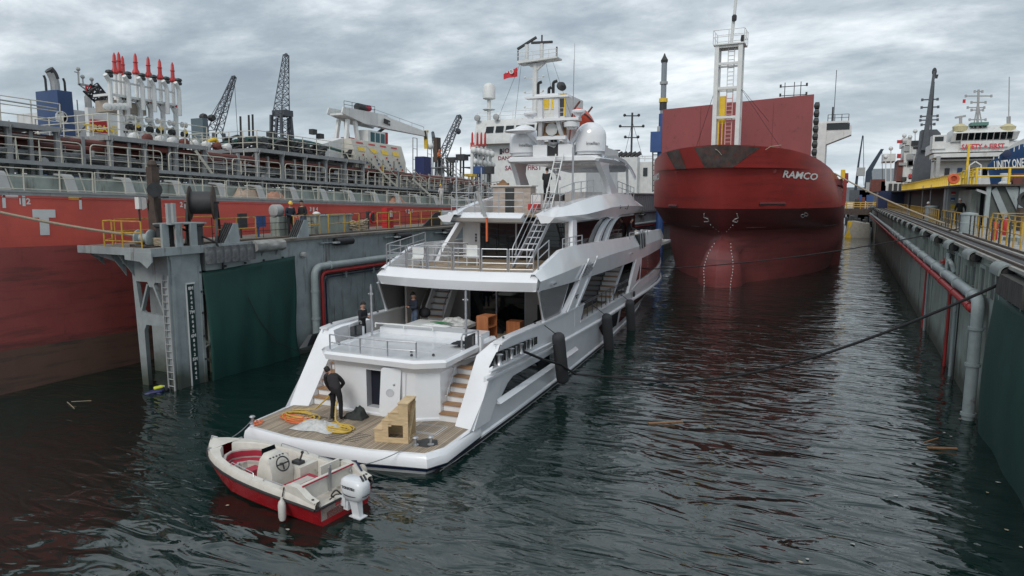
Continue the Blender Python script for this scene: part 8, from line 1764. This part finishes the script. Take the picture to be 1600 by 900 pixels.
def far_left_ship():
    t = thing('ship', 'ship with a dark blue funnel bearing a white emblem, far left behind the tanker', 'ship', (-60, 40, 0), world=True)
    X_ = -60; a = at(73, 215, x=X_); c = at(107, 146, x=X_)
    blue = mat('funnel_blue', (.035, .07, .17), .5, var=.08)
    MB().loft([[(X_+dx, a.y+(c.y-a.y)*.5+dy*(c.y-a.y)*.36*f, z) for dx, dy in ((1.2, -.8), (1.2, .8), (.6, 1), (-1.5, 1), (-2, .6), (-2, -.6), (-1.5, -1), (.6, -1))] for z, f in ((6, 1.12), (c.z, 1.0))]).build('funnel', blue, t)
    yc = (a.y+c.y)/2
    MB().tube(round_path([(X_, yc, c.z), (X_, yc, c.z+.9), (X_, yc-.35, c.z+1.7)], .4), .35, 10).build('exhaust_pipe', lgsteel, t); MB().tube(round_path([(X_, yc, c.z+1.0), (X_, yc-.1, c.z+1.4), (X_, yc-.4, c.z+1.75)], .2), .37, 10).build('exhaust_tip', dark, t)
    for d in (-.75, .8): MB().tube([(X_, yc+d, c.z), (X_, yc+d, c.z+.9), (X_, yc+d-.1, c.z+1.2)], .09, 6).build('thin_pipe', dark, t)
    e = at(97, 183, x=X_+1.3); q = MB().lathe([(.5, 0), (.5, .03), (.42, .03), (.42, 0), (.5, 0)], (X_+1.22, e.y, e.z), 20, (1, 0, 0)).build('emblem_ring', wht, t)
    MB().prism([(X_+1.25, e.y-.5, e.z-.35), (X_+1.25, e.y-.1, e.z-.45), (X_+1.25, e.y+.25, e.z+.1), (X_+1.25, e.y+.1, e.z+.5), (X_+1.25, e.y-.1, e.z+.2), (X_+1.25, e.y-.4, e.z+.3)], (.03, 0, 0)).build('emblem_figure', wht, t)
    a = at(115, 218, x=X_); c = at(200, 181, x=X_); MB().box((X_-8, a.y, 5), (X_, c.y, c.z)).build('deckhouse', whtrust, t)
    for k in range(10): MB().cyl((X_-.2, a.y+k*.7, c.z), (X_-.2, a.y+k*.7, c.z+.5+.4*((k*7) % 3)), .05, 5).build('roof_vent', lgsteel, t)
    m0 = at(139, 182, x=X_); m1 = at(135, 137, x=X_); MB().cone((X_, m0.y, m0.z-1), (X_, m1.y+.1, m1.z), .35, .22, 8).build('mast', lgsteel, t)
    a = at(122, 131, x=X_); c = at(150, 136, x=X_); b = MB().bar(a, c, .1, .18).bar(a, at(134, 140, x=X_), .1).bar(c, at(138, 140, x=X_), .1)
    for u0, v0, v1, r in ((123, 131, 108, .07), (130, 132, 120, .06), (144, 134, 124, .08)): b.cyl(at(u0, v0, x=X_), at(u0-1, v1, x=X_), r, 6); b.sph(tuple(at(u0-1, v1, x=X_)), .18, 6, 4)
    b.bar(at(116, 112, x=X_), at(124, 114, x=X_), .08); b.build('mast_platform', lgsteel, t)
    a = at(133, 133, x=X_+.5); c = at(144, 143, x=X_+.5); f = MB().box((X_+.48, a.y, c.z), (X_+.52, c.y, a.z)).build('flag', mat('flag_red', (.55, .03, .04), .7), t); e = at(138.5, 138, x=X_+.56); MB().lathe([(.14, 0), (.14, .01), (.09, .01)], e, 10, (1, 0, 0)).build('flag_crescent', wht, f)
    X2 = -50
    t = thing('banner', 'red and yellow banner on a white house behind the tanker loading columns', 'banner', tuple(at(155, 215, x=X2)), world=True)
    a = at(142, 186, x=X2); c = at(168, 205, x=X2); MB().box((X2-.1, a.y, c.z-.2), (X2, c.y, a.z)).build('red_sheet', mat('banner_red', (.40, .02, .02), .6), t); MB().box((X2-.5, a.y-.1, 6), (X2-.12, c.y+3, c.z+1.6)).build('panel_behind', whtrust, t)
    e = at(158, 201, x=X2+.05); text('TERSANE', .62, mat('banner_yellow', (.75, .5, .03), .6), t, (X2+.02, e.y, e.z), (R(90), 0, R(90)), 'lettering', .01, bold=.02)
far_left_ship()
def far_ships():
    # mast and light ship behind the yacht's bow
    t = thing('ship', 'white ship with a thin cross-barred mast behind the yacht, left of the red cargo ship', 'ship', (-60, 150, 0), world=True)
    Y_ = 150
    def w(u, v): return at(u, v, y=Y_)
    a, c = w(945, 300), w(1045, 252); MB().box((a.x, Y_, 0), (c.x, Y_+25, c.z)).build('hull_house', whtrust, t)
    a, c = w(955, 262), w(1000, 246); MB().box((a.x, Y_-2, 0), (c.x, Y_, c.z)).build('lower_house', whtrust, t)
    for u0, u1, v0, v1 in ((1005, 1012, 262, 275), (968, 975, 262, 270), (1024, 1030, 258, 266)): a, c = w(u0, v1), w(u1, v0); MB().box((a.x, Y_-.2, a.z), (c.x, Y_-.05, c.z)).build('window', darkglass, t)
    b = MB()
    b.bar(w(986, 260), w(988, 176), .35)
    for u0, u1, v in ((976, 998, 181), (969, 1005, 198), (977, 997, 215)): b.bar(w(u0, v), w(u1, v), .22); b.sph(tuple(w(u0, v-1)), .35, 6, 4); b.sph(tuple(w(u1, v-1)), .35, 6, 4)
    b.bar(w(963, 248), w(963, 235), .3).bar(w(957, 235), w(969, 235), .3); b.build('mast', dark, t)
    for k in range(5): a = w(966+k*7, 249); MB().tube(round_path([a-Vector((0, 0, 1)), a+Vector((0, 0, .9)), a+Vector((1, 0, 1.4))], .5), .45, 6).build('exhaust_pipe', dark, t)
    railing([w(945, 252), w(1040, 252)], t, whtrust, (1.1, .6), .08, 4, 'roof_railing')
    b = MB()
    for u0, v0, u1, v1 in ((988, 190, 975, 246), (988, 190, 1004, 246), (1030, 225, 1030, 250), (1036, 232, 1036, 250)): b.tube([w(u0, v0), w(u1, v1)], .05, 3)
    b.build('rigging', dark, t)
    # grey sheds on the quay behind the yacht bow
    t = thing('shed', 'long grey corrugated shed on the quay behind the yacht bow', 'shed', (-24.3, 62, ZD), world=True)
    MB().box((-34, 80, ZD-.2), (-24.2, 104, 8.1)).build('wall', mat('grey_cladding', (.22, .23, .24), .6, var=.1), t)
    cm = MB().box((-.03, 0, 0), (.0, .5, 2.0)).mesh('cladding_panel', mat('pale_cladding', (.30, .31, .32), .6, var=.1))
    for k in range(24): inst(cm, 'cladding_panel', t, (-24.17, 80.2+k, ZD+.1))
    em = MB().box((-.5, 0, 0), (0, .03, 2.0)).mesh('cladding_panel', MATS['pale_cladding'])
    for k in range(9): inst(em, 'cladding_panel', t, (-24.6-k, 79.95, ZD+.1))
    MB().box((-34.2, 79.8, 8.1), (-24.0, 104.2, 8.25)).build('roof', lgsteel, t)
    # blue crane tower left of the hatch
    t = thing('tower_crane', 'blue and grey slender crane tower standing left of the raised red hatch cover', 'crane', (-23, 95, 0), world=True)
    def z(u, v): return at(u, v, y=95)
    a = z(1034, 240); MB().cyl((a.x, 95, 0), (a.x, 95, z(1034, 178).z), .55, 10).build('lower_mast', bluep, t); MB().cyl((a.x+.0, 95, z(1034, 178).z), (a.x, 95, z(1034, 98).z), .38, 10).build('upper_mast', mat('crane_grey', (.22, .25, .28), .5), t)
    MB().lathe([(.45, 0), (.5, .3), (.2, .8), (.05, 1.2)], (a.x, 95, z(1034, 98).z), 8).build('mast_cap', dark, t)
    MB().lathe([(.55, 0), (.55, .35)], (a.x, 95, z(1034, 132).z), 10).build('collar', lgsteel, t); MB().lathe([(.6, 0), (.6, .5)], (a.x, 95, z(1034, 160).z), 10).build('yellow_collar', yel, t); MB().cyl((a.x, 95, z(1034, 172).z), (a.x, 95, z(1034, 160).z), .5, 10).build('dark_section', dark, t)
    c = z(1018, 238); d = z(1033, 206); MB().box((c.x, 94.2, c.z), (d.x+.3, 95.8, d.z)).build('counterweight_box', bluep, t)
    MB().box((z(1028, 206).x, 94.5, d.z), (z(1033, 206).x, 95.5, z(1030, 198).z)).build('small_cab', lgsteel, t)
    b = MB()
    for q in (1020, 1028): b.bar(z(q, 300), z(q, 238), .15)
    for v in range(242, 300, 8): b.bar(z(1020, v), z(1028, v), .12)
    b.build('access_ladder', dark, t)
far_ships()
def right_ships():
    Y_ = 72.0
    def w(u, v, y=Y_): return at(u, v, y=y)
    navyh = hull_red('unity_blue', (.022, .065, .17), 50, .3)
    t = thing('ship', 'blue-hulled ship bow with white letters, at the right edge above the dock house', 'ship', (14, Y_, 0), world=True)
    b = MB(); rows = []
    pts = [((1543, 258), (1556, 318)), ((1552, 250), (1562, 316)), ((1565, 240), (1572, 314)), ((1580, 232), (1583, 312)), ((1600, 224), (1600, 310)), ((1650, 216), (1650, 310)), ((1800, 205), (1800, 310))]
    for i, (a, c) in enumerate(pts):
        p, q = w(*a), w(*c); dy = .35*i*i*.5; rows.append([Vector((p.x, Y_+dy*.4, p.z)), p.lerp(q, .33)+Vector((0, dy*.4+.3, 0)), p.lerp(q, .66)+Vector((0, dy*.5+.8, 0)), q+Vector((0, dy*.6+1.6, 0)), Vector((q.x+.5, Y_+6, 0))])
    b.loft(rows, closed=False, cap=False); b.poly([r[0] for r in rows]+[rows[-1][0]+Vector((0, 14, 0)), rows[0][0]+Vector((2, 14, 0))]); b.build('bow', navyh, t)
    g = MB(); g.loft([[r[0], r[0]+Vector((.3, .3, .35+.1*i))] for i, r in enumerate(rows[2:])], closed=False, cap=False); g.build('bulwark_top', lgsteel, t)
    p = w(1574, 257); text('UNITY ONE', 1.02, wht, t, (p.x+.1, Y_-.02, p.z), (R(90), R(-6), R(0)), 'ship_name', .01, bold=.02, fit=2.1)
    p = w(1574, 240); MB().lathe([(.2, 0), (.34, .04), (.34, .08), (.2, .1)], (p.x, Y_+.1, p.z), 12, (0, -1, 0)).build('hawse_pipe', navy, t)
    for i in range(7): p = w(1553+i*8, 251-i*3.6); MB().bar(p+Vector((0, .2, 0)), p+Vector((0, .2, .35)), .06).build('rail_stanchion', wht, t)
    # white wheelhouse ship
    Yw = 98.0
    def q(u, v): return at(u, v, y=Yw)
    t = thing('ship', 'white ship wheelhouse with a long dark window band and red SAFETY FIRST lettering', 'ship', (13, Yw, 0), world=True)
    a, c, d, e = q(1457, 236), q(1640, 236), q(1620, 196), q(1480, 198)
    MB().box((a.x, Yw, a.z-.2), (c.x, Yw+9, q(1500, 222).z)).build('bridge_wing', whtrust, t)
    b = MB(); f0, f1, f2 = q(1485, 222), q(1488, 209), q(1494, 199); g0, g1, g2 = q(1588, 219), q(1587, 206), q(1576, 194)
    b.loft([[(f0.x, Yw-.3, f0.z), (g0.x, Yw-.3, g0.z+.1), (g0.x, Yw+8, g0.z), (f0.x, Yw+8, f0.z)], [(f1.x, Yw-.8, f1.z), (g1.x+.3, Yw-.8, g1.z), (g1.x, Yw+8, g1.z), (f1.x, Yw+8, f1.z)], [(f2.x, Yw+.5, f2.z), (g2.x, Yw+.5, g2.z), (g2.x, Yw+8, g2.z), (f2.x, Yw+8, f2.z)]]); b.build('wheelhouse', whtrust, t)
    for k in range(9):
        x0 = f1.x+.35+(g1.x-f1.x-.6)*k/9; x1 = f1.x+.25+(g1.x-f1.x-.6)*(k+1)/9; MB().loft([[(x0, Yw-.42, f0.z+.15), (x1, Yw-.42, f0.z+.15)], [(x0, Yw-.86, f1.z-.05), (x1, Yw-.86, f1.z-.05)]], closed=False, cap=False).build('wheelhouse_window', darkglass, t)
    a2, c2 = q(1457, 222), q(1470, 211); MB().box((a2.x, Yw-.2, q(1457, 233).z), (c2.x+.6, Yw+3, c2.z)).build('wing_cab', whtrust, t); MB().box((a2.x+.2, Yw-.25, q(1457, 221).z), (c2.x+.3, Yw-.19, q(1457, 214).z)).build('window', darkglass, t)
    p = q(1535, 226); text('SAFETY + FIRST', .82, mat('safety_red', (.55, .04, .06), .6), t, (p.x, Yw-.35, p.z-.25), (R(90), 0, 0), 'painted_words', .01, bold=.02, fit=4.2); MB().box((q(1500, 230).x, Yw-.32, q(1500, 231).z), (q(1575, 230).x, Yw-.0, q(1500, 221).z)).build('name_board', whtrust, t)
    MB().box((q(1458, 240).x, Yw-1.2, q(1458, 247).z), (q(1600, 240).x, Yw+4, q(1458, 241).z)).box((q(1462, 240).x, Yw-.6, q(1458, 252).z), (q(1600, 240).x, Yw+4, q(1458, 250).z)).box((q(1462, 240).x, Yw+1, 6), (q(1600, 240).x, Yw+4, q(1458, 241).z)).build('deck_edge', whtrust, t)
    MB().box((q(1462, 240).x, Yw-1.5, 5), (q(1468, 240).x, Yw-.9, q(1458, 245).z)).build('support_column', lgsteel, t)
    for k in range(5): MB().box((q(1478+k*20, 260).x, Yw+.9, q(1500, 275).z), (q(1486+k*20, 260).x, Yw+1, q(1500, 262).z)).build('window', [darkglass, bluep, brownpipe][k % 3], t)
    b = MB(); mm = q(1527, 196)
    b.bar(q(1527, 205), q(1529, 140), .22).bar(q(1520, 205), q(1527, 165), .12).bar(q(1536, 205), q(1529, 165), .12)
    for u0, u1, v in ((1523, 1535, 143), (1509, 1549, 150), (1518, 1540, 160), (1512, 1538, 168), (1518, 1536, 172), (1515, 1540, 187)): b.bar(q(u0, v), q(u1, v), .13); b.bar(q(u0, v+2), q(u0, v-2), .2); b.bar(q(u1, v+2), q(u1, v-2), .2)
    b.build('mast', lgsteel, t)
    MB().box(tuple(q(1516, 197)-Vector((0, .5, 0))), tuple(q(1544, 191)+Vector((0, 1.5, 0)))).build('mast_base', mat('mast_green', (.10, .22, .18), .6), t)
    MB().bar(q(1501, 200), q(1501, 184), .3).bar(q(1492, 184), q(1509, 181), .22).build('radar', lgsteel, t); MB().bar(q(1576, 198), q(1577, 120), .09).bar(q(1576, 196), q(1576, 182), .35).build('whip_antenna', lgsteel, t)
    for u in (1500, 1575): MB().lathe([(.7, -.5), (.8, .1), (.3, .4)], q(u, 199), 10).build('yellow_base', mat('stained_yellow', (.55, .5, .3), .6), t)
    f = MB().box(tuple(q(1504, 161)), tuple(q(1509, 155)+Vector((0, .05, 0)))).build('flag', mat('flag_red', (.55, .03, .04), .7), t)
    # dark crane on the right
    Yc = 112.0
    def c_(u, v): return at(u, v, y=Yc)
    t = thing('crane', 'tall black slewing crane with a steep boom, right of the far cranes', 'crane', tuple(c_(1438, 320)*1.0)[:2]+(0,), world=True)
    MB().loft([[tuple(c_(u, v)+Vector((0, dy, 0))) for u, dy in ((u0, -.6), (u1, -.6), (u1, .6), (u0, .6))] for (u0, u1, v) in ((1439, 1449, 235), (1448, 1454, 180), (1458, 1461, 112))]).build('boom', crane_dark, t)
    MB().sph(tuple(c_(1460, 112)), (.3, .3, .55), 8, 6).bar(c_(1461, 118), c_(1466, 118), .25).bar(c_(1461, 121), c_(1465, 121), .25).build('boom_head', dark, t)
    MB().tube([c_(1459, 128), c_(1456, 180)], .12, 5).build('hoist_wire', dark, t)
    MB().prism([tuple(c_(u, v)) for u, v in ((1424, 300), (1430, 255), (1436, 232), (1452, 232), (1454, 255), (1456, 300))], (0, 3, 0)).build('lower_body', crane_dark, t); MB().prism([tuple(c_(u, v)) for u, v in ((1437, 232), (1440, 203), (1464, 202), (1470, 208), (1470, 232))], (0, 3, 0)).build('machinery_house', crane_dark, t)
    MB().box(tuple(c_(1420, 320)), tuple(c_(1458, 300)+Vector((0, 3, 0)))).box(tuple(c_(1425, 345)), tuple(c_(1455, 320)+Vector((0, 3, 0)))).build('pedestal', crane_dark, t)
    # mast with many crossbars behind it
    t = thing('signal_mast', 'grey mast with many crossbars standing behind the black crane boom', 'mast', tuple(at(1452, 300, y=125))[:2]+(0,), world=True)
    m1 = lambda u, v: at(u, v, y=125); b = MB().bar(m1(1453, 290), m1(1456, 152), .25)
    for u0, u1, v in ((1441, 1465, 156), (1440, 1466, 168), (1439, 1465, 182), (1438, 1465, 188), (1440, 1460, 195)): b.bar(m1(u0, v), m1(u1, v-1), .18); b.bar(m1(u0, v+2), m1(u0, v-2), .3); b.bar(m1(u1, v+1), m1(u1, v-3), .3)
    b.bar(m1(1453, 290), m1(1453, 340), .6); b.build('mast', crane_dark, t)
    # white and red ship between
    Ys = 130.0; s_ = lambda u, v: at(u, v, y=Ys)
    t = thing('ship', 'cluttered white ship with red doors and a blue hull, left of the black crane', 'ship', (12, Ys, 0), world=True)
    for (u0, v0, u1, v1, m_, nm) in ((1408, 226, 1440, 300, whtrust, 'superstructure'), (1410, 228, 1425, 215, whtrust, 'upper_house'), (1376, 300, 1424, 283, whtrust, 'deck_band'), (1372, 312, 1420, 298, navy, 'hull'), (1400, 250, 1412, 285, brownpipe, 'red_house'), (1380, 252, 1400, 240, whtrust, 'boom_arm'), (1360, 300, 1385, 280, brownpipe, 'red_deck')):
        a, c = s_(u0, max(v0, v1)), s_(u1, min(v0, v1)); MB().box((a.x, Ys-(0.2 if nm == 'hull' else 0), a.z if nm != 'hull' else 0), (c.x, Ys+8, c.z)).build(nm, m_, t)
    r_ = random.Random(2)
    for k in range(26):
        u, v = 1400+r_.random()*38, 222+r_.random()*70; p = s_(u, v); MB().box((p.x, Ys-.3, p.z), (p.x+.4+.8*r_.random(), Ys, p.z+.3+.6*r_.random())).build('deck_detail', [dark, red, wht, lgsteel][k % 4], t)
    for u, v in ((1388, 284), (1396, 284), (1404, 284), (1412, 284)): a = s_(u, 298); MB().box((a.x, Ys-.25, a.z), (a.x+.5, Ys-.05, s_(u, 287).z)).build('door', dark, t)
    b = MB()
    for u, v in ((1413, 212), (1422, 214), (1430, 205), (1384, 245), (1392, 232)): b.bar(s_(u, 290), s_(u, v), .15); b.sph(tuple(s_(u, v)), .35, 6, 4)
    for k in range(3): b.bar(s_(1405+k*3, 295), s_(1432+k*2, 255), .25)
    b.build('posts_and_stairs', whtrust, t)
    # two far cranes
    Yf = 176.0; g_ = lambda u, v: at(u, v, y=Yf)
    for (l, pts, cab) in (('black crane with a thin upright boom, just right of the red ship stern', ((1334, 1339, 300), (1340, 1343, 255), (1347, 1349, 212)), (1338, 275, 1352, 262)), ('dark knuckle-boom crane leaning right, between the thin boom and the white ship', ((1350, 1364, 300), (1353, 1362, 268), (1376, 1381, 233)), (1352, 300, 1372, 285))):
        t = thing('crane', l, 'crane', tuple(g_(pts[0][0], 300))[:2]+(0,), world=True)
        MB().loft([[tuple(g_(u, v)+Vector((0, dy, 0))) for u, dy in ((u0, -.6), (u1, -.6), (u1, .6), (u0, .6))] for (u0, u1, v) in pts]).build('boom', mat('blue_black_crane', (.02, .035, .06), .5), t)
        a, c = g_(cab[0], cab[1]), g_(cab[2], cab[3]); MB().box((a.x, Yf-1.5, a.z), (c.x, Yf+1.5, c.z)).build('cab', lgsteel, t); MB().box((a.x-1.2, Yf-1, 0), (c.x+1.2, Yf+2, g_(1340, 297).z)).build('pedestal', crane_dark, t)
        MB().tube([g_(pts[-1][0]+2, pts[-1][2]), g_(pts[-1][0]+3, 290)], .06, 4).build('hoist_wire', dark, t)
    # pale sheds far right of centre
    a, c = at(1360, 300, y=220), at(1405, 263, y=220); o = MB().box((a.x, 220, 0), (c.x, 240, c.z)).build('building', mat('pale_shed', (.25, .28, .31), .7), None, origin=(a.x, 220, 0)); tag(o, 'pale grey flat-roofed building far behind the knuckle-boom crane', 'building')
    # end of the dock: gate of yellow rails, clutter and a yellow-nosed float
    t = thing('work_bridge', 'low dark work bridge with crowded yellow rails across the far end of the dock', 'bridge', (3, 160, 0), world=True)
    MB().box((-8, 160, 4.0), (9, 166, 5.2)).build('deck', rust_m, t)
    for k in range(5): MB().bar((-7+k*3.6, 161, 0), (-7+k*3.6, 161, 4), .5).build('pile', dark, t)
    for y in (160.1, 162, 164): railing([(-8, y, 5.2), (9, y, 5.2)], t, rail_y, (1.3, .85, .4), .07, 1.3, 'railing', pr=.08)
    r_ = random.Random(9)
    cl = [wht, red, dark, lgsteel, bluep, brownpipe, yel]
    for k in range(40): x, z = -7+r_.random()*15, 5.2+r_.random()*2.6; MB().box((x, 165+r_.random()*3, 5.2), (x+.3+r_.random()*1.6, 169, z+.4)).build('deck_cargo', cl[k % 7], t)
    t = thing('pontoon', 'small grey pontoon with a bright yellow end at the far end of the dock water', 'pontoon', (2.2, 150, 0), world=True)
    MB().prism([(-.2, 146, 0), (4.2, 146, 0), (4.0, 146, 2.6), (1.0, 146, 3.1), (0.2, 146, 2.9)], (0, 10, 0)).build('hull', mat('pale_float', (.38, .37, .33), .6, var=.2), t); MB().prism([(-.22, 145.9, 0), (1.0, 145.9, 0), (.6, 145.9, 1.4), (1.1, 145.9, 3.1), (.2, 145.9, 3.0), (.5, 145.9, 1.6)], (0, .1, 0)).build('yellow_end', yel, t)
    b = MB()
    for k in range(30): x, z = -1.5+r_.random()*6.5, 2.4+r_.random()*2; b.box((x, 150+r_.random()*4, z-.8), (x+.5, 156, z))
    b.build('deck_clutter', [dark], t, kind='stuff')
    MB().box((-2.2, 149, 0), (-.3, 155, 2.2)).build('dark_side', gsteel, t)
right_ships()
def shore():
    b = MB(); r_ = random.Random(6); x = -900
    pts = []
    while x < 900:
        w = 15+r_.random()*60; h = 6+r_.random()*10; b.box((x, 700+r_.random()*80, 0), (x+w, 800, h)); x += w*.8
    b.build('far_shore', mat('far_shore_grey', (.16, .18, .20), .8, var=.2, sc=.02), None, kind='structure')
shore()
def debris():
    wd = mat('wet_board', (.24, .13, .07), .7, var=.3, sc=4)
    for (u, v, L_, w, a, l) in ((1040, 660, 1.25, .12, 8, 'orange-brown board floating in the middle of the water'), (1472, 700, .9, .1, -5, 'brown stick floating near the grey vertical pipe on the right'), (1455, 688, .8, .03, 30, 'thin dark stick floating just above the brown one near the right wall')):
        p = at(u, v, z=.01); o = MB().obox((0, 0, .0), (L_, w, .04), R(26+a)).build('floating_board', wd, None); o.location = p; tag(o, l, 'board')
    r_ = random.Random(12)
    for i, (u, v) in enumerate(((1185, 510), (1172, 522), (1325, 645), (1332, 850), (1250, 878), (1262, 874), (1595, 855), (1543, 770), (1486, 682), (1475, 676), (1572, 828), (1400, 775), (1560, 754), (355, 790), (1165, 576), (1480, 600), (1500, 655), (450, 828))):
        p = at(u, v, z=.01); o = MB().poly([(.055*math.cos(a)*(.5+r_.random()), .035*math.sin(a)*(.6+r_.random()), .012) for a in fr(0, 2*PI, 6)[:-1]]).build('floating_scrap', [mat('dull_scrap', (.33, .33, .31), .8), mat('foam_beige', (.36, .30, .2), .8), MATS['dull_scrap']][i % 3], None); o.location = p
        tag(o, 'small pale scrap of litter floating on the water', 'litter', 'scraps of litter floating on the water')
    p = at(105, 628, z=.01); o = MB().bar((0, 0, 0), (1.1, -.4, .01), .018).bar((.1, .1, 0), (.7, .5, .01), .014).build('floating_stick', rope_tan, None); o.location = p; tag(o, 'thin pale forked stick floating before the tanker hull', 'stick')
    p = at(1597, 655, z=.0); o = MB().bar((0, 0, -.3), (.15, .1, .8), .06).build('orange_pole', orange, None); o.location = p; tag(o, 'short orange pole at the right edge at the foot of the green tarpaulin', 'pole')
debris()
